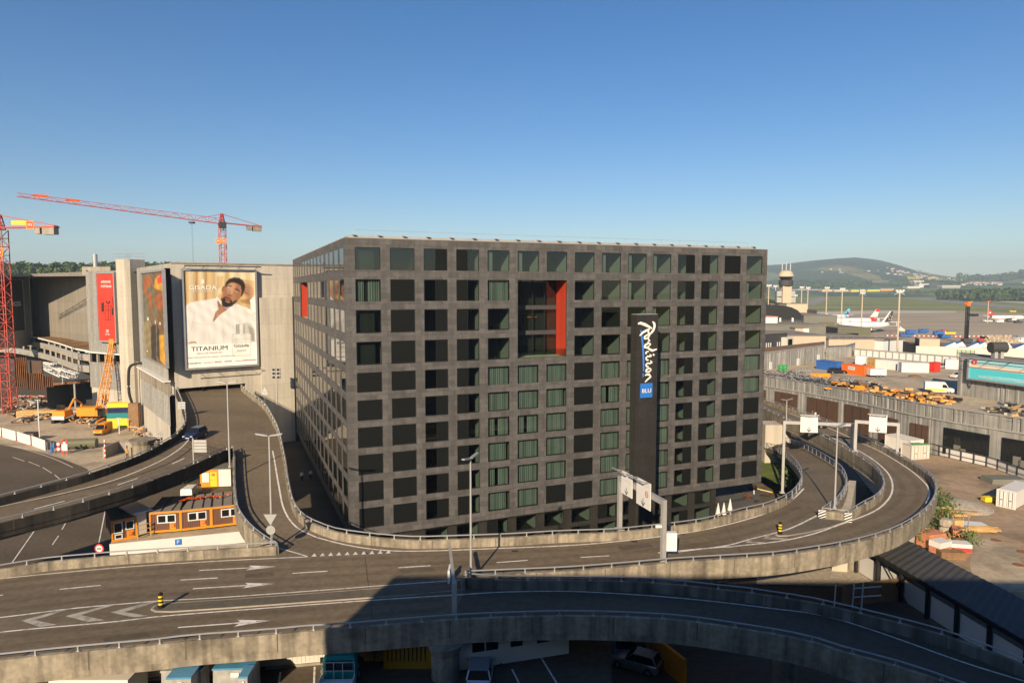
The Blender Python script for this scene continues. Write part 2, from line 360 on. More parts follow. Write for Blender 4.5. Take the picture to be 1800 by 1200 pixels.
def sector(px0,px1,y0,y1,n):
    out=[]
    for i in range(n):
        px=rnd.uniform(px0,px1); y=rnd.uniform(y0,y1); out.append(((px-900)/FPX*y,y))
    return out
forest('woodland',sector(-60,330,880,960,420),'dark green wood along the ridge behind the car park on the left','woodland',(14,21),60)
forest('woodland',sector(1690,1900,1750,2050,300)+sector(1648,1700,1950,2150,60),'dense broadleaf wood beyond the runway at the far right','woodland',(20,34),50)
forest('woodland',sector(1560,1660,2650,2850,90),'low scattered trees in front of the industrial sheds','trees',(8,13),36)
forest('woodland',sector(1345,1392,700,820,60),'leafy wood behind the control tower','woodland',(14,21),60,[M['leaf'],M['leaf2']])
forest('woodland',sector(1370,1530,3300,3800,260),'dark wood strip beyond the airfield left of the yellow field','woodland',(18,30),30)
forest('woodland',sector(1700,1900,4100,4600,260)+sector(1680,1720,4300,4500,20),'dark wooded ridge above the village on the right','woodland',(25,46),30)
forest('woodland',sector(1560,1700,3300,4000,130),'scattered trees between the yellow field and the sheds','trees',(12,22),30)
# ---------------------------------------------------------------- far village and airport sheds
M['hw']=mat('house_wall',(.50,.46,.40),var=.1,scale=.1); M['hr']=mat('house_roof',(.22,.10,.065),var=.2,scale=.1)
def house_mesh(l,wd,h,rf):
    mb=MB(); mb.box(-l/2,l/2,-wd/2,wd/2,0,h,0)
    mb.add([(-l/2-.5,-wd/2-.6,h),(l/2+.5,-wd/2-.6,h),(l/2+.5,wd/2+.6,h),(-l/2-.5,wd/2+.6,h),(-l/2-.5,0,h+rf),(l/2+.5,0,h+rf)],[(0,1,5,4),(2,3,4,5),(1,2,5),(3,0,4),(3,2,1,0)],1)
    return mb
hs=[build(house_mesh(*a),'house',[M['hw'],M['hr']]) for a in((14,11,8,5),(22,12,10,5),(30,14,13,4))]
spots=sector(1555,1640,4350,4900,40)+sector(1690,1760,3300,4000,60)+sector(1610,1690,4250,4500,24)+sector(1440,1560,4400,4800,7)+sector(1790,1860,3300,3700,10)+sector(1607,1632,5300,5450,12)
for i,(x,y) in enumerate(spots):
    o=hs[i] if i<3 else hs[i%3].copy()
    if i>=3: COL.objects.link(o)
    o.location=(x,y,hills(x,y)-.5); o.rotation_euler=(0,0,rnd.uniform(-.6,.6))
    o.scale=(.6,.6,.6); tag(o,'small pale house of the far village on the green slope','house','far village houses')
SHED=[(1372,1440,2400,10,'slate','hw','dark curved hangar'),(1441,1462,2350,9,'beige','yellow','yellow banded shed'),(1462,1492,2330,8,'beige','cream','long cream shed'),(1492,1505,2300,11,'yellow','teal','yellow shed with a teal roof'),(1507,1520,2320,9,'cream','hw','plain cream shed'),(1520,1542,2300,10,'yellow','teal','wide yellow shed with teal roof strip'),(1543,1566,2330,8,'orange','cream','orange and cream shed'),(1590,1612,2500,9,'cream','white','white flat shed'),(1610,1627,2550,17,'white','cream','tall white office block'),(1628,1650,2500,13,'slate','slate','dark grey flat hall'),(1650,1682,2450,12,'steel','cream','long grey hall'),(1600,1618,2800,20,'white','white','white terrace of flats')]
for a,b,Y,h,m1,m2,nm in SHED:
    Y+=700
    x0,x1=(a-900)/FPX*Y,(b-900)/FPX*Y; z=hills((x0+x1)/2,Y)
    t=thing('industrial_shed',nm+' beyond the airfield grass','shed',((x0+x1)/2,Y,z),0)
    L=(x1-x0)/2; mb=MB(); mb.box(-L,L,-15,25,-1,h*.72); build(mb,'wall',M[m1],t)
    mb=MB(); mb.box(-L-.5,L+.5,-15.5,25.5,h*.72,h); build(mb,'roof',M[m2],t)
# yards and verges near the viaduct
over('yard',[(48,50),(62,44),(150,44),(150,124),(86,121),(70,140),(60,118),(52,90)],.03,M['dirt'],True)
over('patched_paving',[(1703,948),(1758,946),(1762,958),(1790,962),(1792,985),(1812,1000),(1830,1040),(1722,1040),(1706,1000)],.045,M['lot'])
over('gravel_bed',[(1330,1026),(1330,1008),(1440,992),(1497,982),(1524,1000),(1545,1020),(1560,1034),(1480,1030)],.045,M['gravel'])
over('grass_bank',[(1322,835),(1345,838),(1382,858),(1400,852),(1412,838),(1404,822),(1375,800),(1320,786)],.04,M['grass'])
over('construction_yard',[(-60,700),(20,722),(100,715),(170,715),(300,715),(335,780),(260,800),(172,838),(150,822),(110,806),(60,792),(-60,770)],.03,M['lot'])
def lines(name,segs,wd,z,m,parent=None):
    mb=MB()
    for s in segs:
        ps=[onz(p[0],p[1],z) for p in s]; ps=smooth_pts(ps,1.0) if len(ps)>2 else ps
        band(mb,ps,wd,0)
    return build(mb,name,m,kind='structure')
lines('road_marking',[[(23,784),(60,794),(95,806),(128,821)],[(22,803),(43,810)],[(50,811),(70,819)],[(75,821),(91,831)],[(96,834),(106,842)],[(118,914),(109,930)],[(103,941),(92,957)],[(186,892),(173,958)],[(62,930),(20,990)]],.14,.035,M['paint'])
lines('parking_marking',[[(616,1165),(618,1230)],[(553,1171),(551,1230)],[(493,1180),(486,1230)],[(950,1153),(985,1210)],[(900,1175),(920,1215)]],.14,4.03,M['paint'])
lines('parking_marking',[[onp for onp in((1700,640),(1560,660))],[(1690,645),(1540,668)],[(1680,652),(1530,676)]],.14,8.62,M['paint'])
# ================================================================ VIADUCT
RH=1.15   # rail axis above the deck
def rail_curve(px,zf):
    out=[]
    for p in px:
        z=p[2] if len(p)>2 else None
        if z is None:
            z=7.5
            for k in range(12): z=zf(onz(p[0],p[1],z+RH).y) if zf and not(p[0]>560 and zf is ramp) else 7.5
        q=onz(p[0],p[1],z+RH); out.append(Vector((q.x,q.y,z)))
    return out
ramp=lambda Y: 7.5+max(0,min(66,Y-63))*.0636
P_R1R=[(424,676,11.7),(437,686),(464,707),(481,734),(490,754),(496,780),(501,805),(504,827),(510,859),(517,881),(530,900),(547,911),(568,920),(593,928),(625,933),(670,938),(727,942),(783,941),(897,937),(982,932),(1071,929),(1127,924),(1181,918),(1238,910),(1283,898),(1320,889),(1347,883),(1381,869,7.5),(1397,857,7.3),(1408,841,7.0),(1409,828,6.7),(1405,817,6.2),(1395,804,5.4),(1379,791,4.4),(1360,781,3.3),(1339,777,2.2)]
P_R1L=[(411,785),(411,800),(411,825),(412,850),(414,870),(418,889),(430,909),(446,926),(466,941),(487,953)]
P_UP=[(305,672,12.0),(313,686,11.8),(323,712,11.4),(326,738,11.0),(311,759,10.6),(286,775,10.3),(248,795,10.0),(198,814,9.8),(146,831,9.6),(87,847,9.35),(29,862,9.2)]
P_LO=[(408,782),(388,789,9.9),(359,802,9.9),(321,818,9.85),(277,834,9.8),(233,850,9.7),(175,867,9.6),(140,877,9.5),(102,887,9.35),(64,896,9.25),(23,906,9.2)]
P_N=[(33,987),(83,979),(131,975),(187,970),(263,965),(350,960),(433,955),(486,953)]
P_S=[(33,1145),(100,1138),(163,1132),(220,1127),(277,1122),(333,1115),(388,1111),(443,1107),(493,1103),(547,1098),(600,1095),(700,1087),(800,1079.5),(900,1075),(1000,1073),(1100,1075),(1200,1081),(1300,1095),(1380,1108),(1432,1119),(1491,1138),(1540,1150),(1587,1163),(1640,1180),(1688,1197)]
P_NB=[(820,1007),(860,1010),(900,1011.5),(1000,1012),(1094,1013.6),(1178,1018),(1261,1027),(1320,1033),(1355,1038.6),(1400,1045),(1437,1051.5),(1555,1079),(1651,1104),(1720,1127),(1800,1158)]
P_SE=[(818,1003),(900,999.5),(1000,995),(1100,987.5),(1160,982),(1200,979),(1300,973),(1360,969),(1421,961),(1496,948),(1555,932),(1597,913),(1627,892),(1641,873),(1646,857),(1644,844),(1632,828),(1608,812),(1587,800),(1560,784),(1533,772),(1507,760),(1469,743),(1440,732),(1400,718),(1345,700)]
P_BI=[(1491,897),(1517,881),(1541,868),(1553,852),(1552,836),(1539,817),(1517,801),(1493,787),(1461,769),(1435,756),(1400,740),(1384,734),(1345,715)]
P_AO=[(1445,892,7.5),(1464,879,7.5),(1480,863,7.4),(1488,847,7.2),(1488,836,7.1),(1480,820,6.8),(1464,807,6.4),(1437,791,5.7),(1413,779,4.9),(1392,772,4.2),(1345,757,2.4)]
C7=[None]
def rc(px,zf=None,step=1.6): return smooth_pts(rail_curve(px,zf),step)
R1R=rc(P_R1R,ramp); R1L=rc(P_R1L,ramp); UP=rc(P_UP); LO=rc(P_LO,ramp); RN=rc(P_N); RS=rc(P_S); NB=rc(P_NB); SE=rc(P_SE); BI=rc(P_BI); AO=rc(P_AO)
RN=extend(RN,60,False); RS=extend(RS,60,False); RS=extend(RS,60); NB=extend(NB,60); UP=extend(UP,50); LO=extend(LO,50); SE=extend(SE,60); BI=extend(BI,60)
R1R=extend(R1R,40); AO=extend(AO,40)
def near(ps,px,py,z=7.5):
    q=onz(px,py,z+RH); q.z=z; return min(range(len(ps)),key=lambda i:(ps[i]-q).length)
VI=M['asphalt']
def ribbon(name,A,B,n=None,th=.8):
    n=n or max(8,int(max(plen(A),plen(B))/1.6)); A=resample(A,n=n); B=resample(B,n=n)
    mb=MB(); mb.strip(A,B,0); mb.strip(zup(A,-th),zup(B,-th),1)
    return build(mb,name,[VI,M['conc_grey']],kind='structure')
# the deck in front of the hotel, one flat slab
i0=near(R1R,593,928); i1=near(R1R,1347,883); j1=near(SE,1496,948); k1=near(RS,800,1079.5)
nose=RN[-1]
out=RN+[R1R[i] for i in range(i0,i1)]+[AO[0],BI[0]]+[SE[i] for i in range(j1,-1,-1)]+[NB[0]]+[RS[i] for i in range(k1,-1,-1)]
def slab(name,ps,th=.95):
    bm=bmesh.new(); vs=[bm.verts.new(p) for p in ps]; bm.faces.new(vs)
    bmesh.ops.triangulate(bm,faces=bm.faces[:]); 
    g=bmesh.ops.duplicate(bm,geom=bm.faces[:]+bm.verts[:]+bm.edges[:])
    for v in [x for x in g['geom'] if isinstance(x,bmesh.types.BMVert)]: v.co.z-=th
    for f in [x for x in g['geom'] if isinstance(x,bmesh.types.BMFace)]: f.material_index=1
    me=bpy.data.meshes.new(name); bm.to_mesh(me); bm.free(); me.materials.append(VI); me.materials.append(M['conc_grey'])
    o=bpy.data.objects.new(name,me); COL.objects.link(o); o['kind']='structure'; return o
NP=RN+[R1R[i] for i in range(i0,i1)]+[AO[0],BI[0]]; SP=[RS[i] for i in range(0,k1+1)]+[NB[0]]+[SE[i] for i in range(0,j1+1)]
def mono(P):
    o=[P[0]]
    for q in P[1:]:
        if q.x>o[-1].x+.02: o.append(q)
    return o
NP,SP=mono(NP),mono(SP)
def yat(P,x):
    for i in range(len(P)-1):
        if P[i].x<=x<=P[i+1].x: return P[i].y+(P[i+1].y-P[i].y)*(x-P[i].x)/(P[i+1].x-P[i].x)
    return P[-1].y if x>P[-1].x else P[0].y
x0=max(NP[0].x,SP[0].x); x1=min(NP[-1].x,SP[-1].x); gx=sorted([x0+(x1-x0)*k/160 for k in range(161)]+[NB[0].x-.01,RS[k1].x])
ga=[Vector((x,yat(NP,x),7.5)) for x in gx]; gb=[Vector((x,yat(SP,x),7.5)) for x in gx]; mb=MB(); mb.strip(ga,gb,0); mb.strip(zup(ga,-.8),zup(gb,-.8),1)
tail=[q for q in NP if q.x>x1+.01]; tails=[q for q in SP if q.x>x1+.01]; mb.poly([gb[-1],ga[-1]]+tail+list(reversed(tails)),0); build(mb,'road',[VI,M['conc_grey']],kind='structure')
VI=M['asphalt2']; ribbon('road',NB,RS[k1:]); VI=M['asphalt']  # darker asphalt on the near branch: part of its shade is painted in
mid=[onz(a,b,z) for a,b,z in((374,684,11.85),(384,708,11.4),(395,735,10.9),(404,762,10.4))]
mid=smooth_pts(mid+[R1L[0]],1.6)
ribbon('road',UP,mid+LO[1:] if (mid[-1]-LO[0]).length<3 else mid+LO)
ribbon('road',mid+R1L[1:],R1R[:i0+1])
ribbon('road',R1R[i1-1:],AO)
ribbon('road',BI,SE[j1:])
# inside the car park mouth the deck runs on
mb=MB(); a,b=UP[0],R1R[0]; bk=Vector((-.45,.89,0))*30
mb.quad(a,b,b+bk,a+bk); build(mb,'road',VI,kind='structure')
M['conc_joint']=mat('concrete_joint',(.10,.085,.065),var=.2,scale=1)
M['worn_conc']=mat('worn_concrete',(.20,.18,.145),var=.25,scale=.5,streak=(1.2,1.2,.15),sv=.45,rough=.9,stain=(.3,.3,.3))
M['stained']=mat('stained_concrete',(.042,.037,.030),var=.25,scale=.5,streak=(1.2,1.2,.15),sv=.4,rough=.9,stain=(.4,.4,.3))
def parapet(ps,side,label,hgt=.8,th=.3,down=.75,rail=True,name='parapet_wall',m='concrete',posts=True,fence=False):
    """wall along ps; side +1 puts the outer face to the left of the run"""
    c=ps[len(ps)//2]; t=thing(name,label,'parapet' ,(c.x,c.y,c.z))
    P=offs(ps,0); I=offs(ps,-side*th/2); O=offs(ps,side*th/2); mb=MB()
    mb.strip(zup(I,-.9),zup(I,hgt)); mb.strip(zup(I,hgt),zup(O,hgt)); mb.strip(zup(O,hgt),zup(O,-down+.3)); mb.strip(zup(O,-down+.3),zup(offs(O,side*-.06),-down+.28)); mb.strip(zup(offs(O,side*-.06),-down+.28),zup(offs(O,side*-.06),-down-.2)); mb.strip(zup(offs(O,side*-.06),-down-.2),zup(I,-down-.2))
    for e in(0,-1): mb.quad(I[e]+Vector((0,0,-.9)),O[e]+Vector((0,0,-down)),O[e]+Vector((0,0,hgt)),I[e]+Vector((0,0,hgt)))
    if plen(ps)>8:
        J=resample(ps,n=max(3,int(plen(ps)/5.5)))
        for i in range(1,len(J)-1):
            d=J[i+1]-J[i-1]; d.z=0; d.normalize(); nn=Vector((-d.y,d.x,0))*side
            for o_,lo in((th/2+.008,-down+.3),(-th/2-.008,0.02)):
                q=J[i]+nn*o_; a,b=q-d*.035,q+d*.035; mb.quad(a+Vector((0,0,lo)),b+Vector((0,0,lo)),b+Vector((0,0,hgt-.01)),a+Vector((0,0,hgt-.01)),1)
    build(mb,'wall',[M[m],M['conc_joint']],t,True)
    if rail:
        mb=MB(); mb.path(zup(ps,RH),.062,6); 
        if fence:
            for k in range(1,3): mb.path(zup(ps,hgt+(RH-hgt)*k/3),.03,5)
        build(mb,'rail',M['galv'],t,True)
        post=None; n=int(plen(ps)/2.4); cnt=0
        for q in resample(ps,n=max(3,n))[:95]:
            loc=q-c
            if post is None:
                mb=MB(); mb.box(-.05,.05,-.05,.05,hgt,RH-.02); mb.box(-.12,.12,-.1,.1,hgt,hgt+.03); post=build(mb,'rail_post',M['galv'],t)
                post.location=loc
            else:
                o=post.copy(); COL.objects.link(o); o.location=loc
    return t
parapet(RN,1,'straight concrete parapet with pipe rail in front of the brown site cabins')
parapet(RS,-1,'long near concrete parapet with pipe rail running from sun into shade')
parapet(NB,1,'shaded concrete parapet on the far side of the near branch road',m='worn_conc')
parapet(SE,-1,'long outer parapet following the round bend at the right',down=.75)
g=near(R1R,1381,869)
parapet(R1R[:g+1],1,'concrete parapet curving from the car park mouth along the hotel front')
parapet(R1R[g:],1,'open railing along the inside of the ramp beside the grass bank',hgt=.25,down=.3,fence=True)
parapet(R1L,-1,'curved parapet of the merging lane beside the brown cabins',down=1.0)
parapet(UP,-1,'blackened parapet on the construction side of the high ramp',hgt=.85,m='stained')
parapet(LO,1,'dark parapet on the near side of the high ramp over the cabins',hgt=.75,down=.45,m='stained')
parapet(BI,1,'parapet on the inside of the outer bend at the right',down=1.0)
parapet(AO,-1,'railing on the outside of the inner ramp bend',hgt=.35,down=.5,fence=True)
# nose where two ramps part, with its striped boards
def nose_block(a,b,label):
    t=thing('nose_wall',label,'wall',tuple((a+b)/2)); mb=MB(); d=(b-a).normalized(); n=Vector((-d.y,d.x,0)); 
    mb.prism([a-n*.1,b-n*.1,b+n*.35,a+n*.35],7.5,8.35); build(mb,'wall',M['concrete'],t,True)
    mb=MB(); mb.tube(a+Vector((0,0,1.15)),b+Vector((0,0,1.15)),.06); build(mb,'rail',M['galv'],t,True); return t,d,n
t,d,n=nose_block(AO[0],BI[0],'short nose wall between the two ramps at the right')
for e,q in((0,AO[0]),(1,BI[0])):
    s=thing('hazard_board','black and white striped board at the '+('left' if e==0 else 'right')+' end of the nose wall','sign',tuple(q))
    fr=facing(q-n*.2+Vector((0,0,.5)),d); mb=MB(); mb.box(-.35,.35,-.5,.5,-.02,.02,0,fr)
    for k in range(-3,4):
        y0=k*.3; pts=[(-.35,y0-.17),(.35,y0+.2),(.35,y0+.35),(-.35,y0-.02)]; pts=[(x,max(-.5,min(.5,y))) for x,y in pts]
        mb.poly([fr@Vector((x,y,.03)) for x,y in pts],1)
    build(mb,'board',[M['white'],M['black']],s,True)
parapet([NB[0]+Vector((-.2,-.6,0)),SE[0]+Vector((-.3,.4,0))],1,'short end wall where the near branch leaves the main deck',rail=False)
# ---------------------------------------------------------------- markings on the deck
def zl(px,z=7.512): return [onz(p[0],p[1],z) for p in px]
mb=MB()
def ln(px,wd=.16,z=7.512,fz=None):
    ps=zl(px,z)
    if fz:
        ps=[]
        for p in px:
            zz=9
            for k in range(12): zz=fz(onz(p[0],p[1],zz).y)
            q=onz(p[0],p[1],zz+.012); ps.append(q)
    if len(ps)>2: ps=smooth_pts(ps,1.2)
    band(mb,ps,wd,0)
ln([(-60,1025),(33,1013),(233,995),(400,984.5),(540,978)],.15)
ln([(487,962),(513,969),(541,977.5)],.15)
P_M2=[(557,944),(613,958),(681,967),(755,967.5),(868,963.5),(1000,958),(1085,951),(1170,941),(1255,927),(1340,904),(1378,886),(1397,874),(1413,858)]
ln(P_M2,.2)
ln([(1157,971),(1235,963.5),(1283,960),(1368,951),(1425,939),(1469,924),(1533,900),(1560,879),(1569,858),(1564,836),(1547,817),(1520,798),(1480,777),(1430,754),(1380,735)],.2)
ln([(1181,970.6),(1275,958.5),(1320,946.5),(1385,929.5),(1438,904.5)],.18)
ln([(1627,884),(1633,871),(1631,855),(1613,836),(1587,817),(1547,793),(1507,775),(1469,757),(1430,742),(1385,725)],.2)
for a,b in(((105,1035),(177,1028)),((317,1018.7),(383,1015)),((514,1007),(576,1003)),((700,997),(757,993.5)),((873,988),(928,984)),((1020,979),(1071,976)),((-60,1052),(5,1045))): ln([a,b],.17)
ln([(-60,1091),(30,1081),(123,1069),(200,1062),(283,1055)],.16)
ln([(600,1034),(678,1028),(811,1018.5)],.13); ln([(283,1055),(400,1048.5),(600,1034)],.13)
ln([(-60,1119),(30,1107),(200,1092),(287,1082),(467,1068),(655,1054),(800,1045),(889,1039.6),(1000,1038.6),(1094,1043),(1178,1049),(1261,1057),(1344,1067),(1437,1079),(1507,1098),(1587,1125),(1693,1163),(1800,1196)],.16)
def arrow(a,b,hl=.33):
    A,B=zl([a,b]); d=(B-A); L=d.length; d.normalize(); n=Vector((-d.y,d.x,0))
    band(mb,[A,A+d*L*(1-hl)],.16,0)
    Hh=A+d*L*(1-hl)+Vector((0,0,.006))
    for s in(1,-1): mb.poly([p for p in(Hh-d*.3+n*s*.52,B,Hh-d*.05+n*s*.12)][::s],0)
    mb.add([q+Vector((0,0,.006)) for q in(Hh-d*.3-n*.08,Hh+d*1.1-n*.08,Hh+d*1.1+n*.08,Hh-d*.3+n*.08)],[(0,1,2,3)])
arrow((350,1001.8),(486,995)); arrow((339,1034),(482,1025.2)); arrow((313,1102),(475,1090))
for k in range(10):
    x=552+k*14.5; y=977.6-k*.62; a,b,c_=zl([(x-4.6,y),(x+4.6,y-.4),(x+.8,y-6)]); mb.poly([a,b,c_])
def chev(px,m=0):
    mb.poly(zl(px,7.522),m)
chev([(1275,958.6),(1283,957),(1275,961),(1290,960.4),(1284,962),(1268,962)])
for px in([(37,1090),(117,1069),(127,1068),(62,1089),(100,1097),(70,1101)],[(115,1082),(190,1062.5),(203,1062),(142,1080),(184,1089),(154,1092)],[(194,1075.5),(265,1056.5),(280,1055.6),(219,1075),(262,1081.5),(234,1084)],[(1355,938),(1349,937.2),(1342.5,946.5),(1383,949),(1386,946),(1350,943.5)],[(1324,945),(1317,947.5),(1310,953),(1340,954.5),(1345,952.5),(1319,951)],[(1287,955.5),(1280,957.5),(1271,962),(1300,960),(1310,958),(1281,959.5)]): chev(px,1)
build(mb,'road_marking',[M['paint'],M['worn']],kind='structure')
mb=MB()
P_M2a=[(429,690),(449,710),(467,742),(472,760),(481,801),(490,853),(499,894),(520,925),(557,944)]
ln(P_M2a,.18,fz=ramp)
for a,b in(((412,720.6),(414,724)),((419,731),(420,734)),((423,741),(424,745)),((360,705),(364,709)),((370,718),(373,723.5)),((377,734),(379,740)),((380.6,754),(378,761))): ln([a,b],.2,fz=lambda Y:ramp(Y)+.03)
ln([(424,755),(424,782)],.2,fz=lambda Y:ramp(Y)+.03); ln([(424,755),(420,768),(409,782)],.2,fz=lambda Y:ramp(Y)+.03)
build(mb,'road_marking',[M['paint']],kind='structure')
mb=MB()
def upz(p):  # height of the high ramp along its run
    return 9.2+max(0,min(300,p[0]-29))*.0045+max(0,p[0]-200)*.0028
def lnu(px,wd=.17):
    ps=[onz(p[0],p[1],upz(p)+.05) for p in px]; ps=smooth_pts(ps,1.2) if len(ps)>2 else ps; band(mb,ps,wd,0)
lnu([(332,772),(315,789),(277,812),(204,842),(117,865),(23,885),(-50,900)]); lnu([(302,815),(324,805)]); lnu([(206,852),(242,840)]); lnu([(60,894),(114,880)])
build(mb,'road_marking',[M['paint']],kind='structure')
# tyre-darkened lanes, joints, drains and patches
M['track']=asphalt('tyre_track',(.148,.113,.073)); M['joint']=mat('bitumen_joint',(.035,.03,.025),var=.2,scale=2)
mb=MB()
tz_=.0015
for ln_ in([(-60,1046),(33,1026),(233,1008),(400,999),(560,991),(700,985),(860,979),(1020,970),(1150,958),(1260,943),(1350,921),(1420,893)],[(-60,1072),(33,1061),(200,1043),(350,1033),(560,1021),(700,1011),(860,997),(1000,984),(1150,974),(1300,962),(1420,949),(1500,931),(1570,902),(1600,870),(1592,842),(1560,815)],[(-60,1138),(33,1124),(200,1109),(400,1091),(600,1075),(780,1061)]):
    c_=smooth_pts(zl(ln_,7.5),1.5)
    for o_ in(-.85,.85): tz_+=.0012; c_=[Vector((q.x,q.y,7.5+tz_)) for q in c_]; mb.strip(offs(c_,o_+.34),offs(c_,o_-.34))
build(mb,'tyre_track',M['track'],kind='structure')
mb=MB()
for a,b in(((640,966),(655,1088)),((1275,924),(1302,969))): A_,B_=zl([a,b],7.5095); band(mb,[A_,B_],.04,0)
for a in((1115,951),(1198,938),(640,972),(905,968),(1480,905)): q=zl([a],7.509)[0]; mb.box(q.x-.3,q.x+.3,q.y-.2,q.y+.2,7.49,7.511)
build(mb,'expansion_joint',M['joint'],kind='structure')
mb=MB()
for a in([(700,1000),(760,996),(768,1003),(706,1007)],[(1085,960),(1140,953),(1150,960),(1092,967)],[(180,1120),(260,1111),(266,1118),(184,1128)],[(430,1008),(480,1005),(482,1012),(431,1015)]): mb.poly(zl(a,7.5105))
build(mb,'road_patch',M['asphalt2'],kind='structure')
# median island and gore kerb: a real step in the road
def kerb(px,name,h=.11):
    ps=[onz(p[0],p[1],7.5+h) for p in px]; mb=MB(); c=sum(ps,Vector())/len(ps)
    inn=[p+(c-p).normalized()*.18 for p in ps]; lo=[Vector((p.x,p.y,7.5)) for p in ps]; n=len(ps)
    mb.add(ps+lo,[(i,(i+1)%n,(i+1)%n+n,i+n) for i in range(n)],0); mb.add(ps+inn,[(i,(i+1)%n,(i+1)%n+n,i+n) for i in range(n)],0)
    mb.poly(zup(inn,-.02),1); return build(mb,name,[M['conc_grey'],asph_i],kind='structure')
asph_i=asphalt('island_asphalt',(.14,.12,.088))
kerb([(265,1069),(270,1064),(283,1060),(400,1052.5),(600,1038),(812,1021),(818,1034),(720,1044),(600,1052.5),(400,1067),(300,1073.5),(272,1073)],'traffic_island')
kerb([(1363,939),(1370,934),(1385,931),(1436,908),(1446,911),(1490,914),(1462,925),(1420,935),(1385,940.5),(1368,941)],'traffic_island',.08)
# ---------------------------------------------------------------- piers and the big concrete parts under the deck
def pier(p,z1,r,label,name='bridge_pier',z0=0):
    t=thing(name,label,'pier',(p[0],p[1],z0)); mb=MB(); mb.lathe([(r,0),(r,z1-z0-.7)],18); build(mb,'column',M['concrete'],t,smooth=False)
    mb=MB(); mb.lathe([(r*1.02,z1-z0-.7),(r*1.3,z1-z0)],18); build(mb,'capital',M['concrete'],t); return t
for (px,py,r,lb) in((178,1230,.75,'round sunlit concrete pier at the lower left below the near deck'),(783,1200,1.0,'shaded concrete pier below the near deck in the middle'),(1378,1215,.9,'shaded concrete pier under the near branch at the lower right'),(1503,1000,.85,'round concrete pier at the left end of the covered walkway'),(1068,1024,.8,'short concrete pier in the gap behind the near branch'),(255,868,1.5,'thick dark pier below the high ramp')):
    z_=4 if px in(178,783) else 0; q=(onz(px,1188,4) if z_ else onz(px,py,0)) if px!=1068 else aty(px,py,57); pier((q.x,q.y),8.6 if px==255 else 6.55,r,lb,z0=z_)
for (x,y) in((-60,52),(-30,50),(-5,58),(20,64)): pier((x,y),6.55,.8,'plain round concrete pier hidden in the dark below the deck')['group']='piers hidden under the deck'
# abutment wedge between the ramps
t=thing('abutment_wall','pale sunlit concrete wedge wall in the gap between the two ramps','wall',(38,78,0)); mb=MB()
a=onz(1466,893,7.2); b=onz(1494,850,6.0); mb.prism([(a.x,a.y),(a.x+1.6,a.y-.3),(b.x+.8,b.y),(b.x,b.y+.3)],0,6.4); build(mb,'wall',M['conc_light'],t,True)
t=thing('abutment_wall','pale concrete abutment block under the far end of the outer ramp','wall',(46,118,0)); mb=MB()
a=aty(1346,738,122); b=aty(1390,768,122); mb.box(a.x,b.x,122,126,0,7.0); build(mb,'wall',M['conc_light'],t,True)
# ================================================================ HOTEL
def cladding(name,col,bw,bh,var,nv=.14):
    m=bpy.data.materials.new(name); m.use_nodes=True; t=m.node_tree; b=t.nodes['Principled BSDF']; b.inputs['Roughness'].default_value=.62; b.inputs['Specular IOR Level'].default_value=.35
    tc=nd(t,'TexCoord'); s=nd(t,'SeparateXYZ'); t.links.new(tc.outputs['Object'],s.inputs[0])
    a=nd(t,'Math',operation='ADD'); t.links.new(s.outputs[0],a.inputs[0]); t.links.new(s.outputs[1],a.inputs[1])
    c=nd(t,'CombineXYZ'); t.links.new(a.outputs[0],c.inputs[0]); t.links.new(s.outputs[2],c.inputs[1])
    br=nd(t,'TexBrick'); br.offset=.5; br.inputs['Scale'].default_value=1; br.inputs['Brick Width'].default_value=bw; br.inputs['Row Height'].default_value=bh; br.inputs['Mortar Size'].default_value=.012; br.inputs['Bias'].default_value=-.1
    k=lambda f:(col[0]*f,col[1]*f,col[2]*f,1)
    br.inputs['Color1'].default_value=k(1-var); br.inputs['Color2'].default_value=k(1+var); br.inputs['Mortar'].default_value=k(.45); t.links.new(c.outputs[0],br.inputs['Vector'])
    n=nd(t,'TexNoise'); n.inputs['Scale'].default_value=2.2; n.inputs['Detail'].default_value=7; t.links.new(tc.outputs['Object'],n.inputs['Vector'])
    r=nd(t,'MapRange'); r.inputs[1].default_value=.3; r.inputs[2].default_value=.7; r.inputs[3].default_value=1-nv; r.inputs[4].default_value=1+nv; t.links.new(n.outputs[0],r.inputs[0])
    mp=nd(t,'Mapping'); mp.inputs['Scale'].default_value=(1.3,1.3,.06); t.links.new(tc.outputs['Object'],mp.inputs[0]); n2=nd(t,'TexNoise'); n2.inputs['Scale'].default_value=1; n2.inputs['Detail'].default_value=5; t.links.new(mp.outputs[0],n2.inputs['Vector'])
    r2=nd(t,'MapRange'); r2.inputs[1].default_value=.4; r2.inputs[2].default_value=.65; r2.inputs[3].default_value=1.06; r2.inputs[4].default_value=.84; t.links.new(n2.outputs[0],r2.inputs[0]); m3=nd(t,'Math',operation='MULTIPLY'); t.links.new(r.outputs[0],m3.inputs[0]); t.links.new(r2.outputs[0],m3.inputs[1])
    h=nd(t,'HueSaturation'); t.links.new(br.outputs[0],h.inputs['Color']); t.links.new(m3.outputs[0],h.inputs['Value']); t.links.new(h.outputs[0],b.inputs['Base Color'])
    return m
M['clad']=cladding('stone_cladding',(.097,.0915,.087),1.35,.62,.2)
M['cladk']=cladding('black_cladding',(.028,.026,.023),2.0,1.0,.12)
M['frame']=mat('window_frame',(.012,.013,.014),var=.05,rough=.5)
M['blind']=mat('dark_blind',(.0065,.0078,.0076),var=.08,scale=.3,rough=.7,spec=.15,streak=(.05,.05,1.2),sv=.12)
M['curt']=mat('curtain',(.44,.46,.42),var=.08,scale=.5,rough=.9,streak=(6,6,.02),sv=.42)
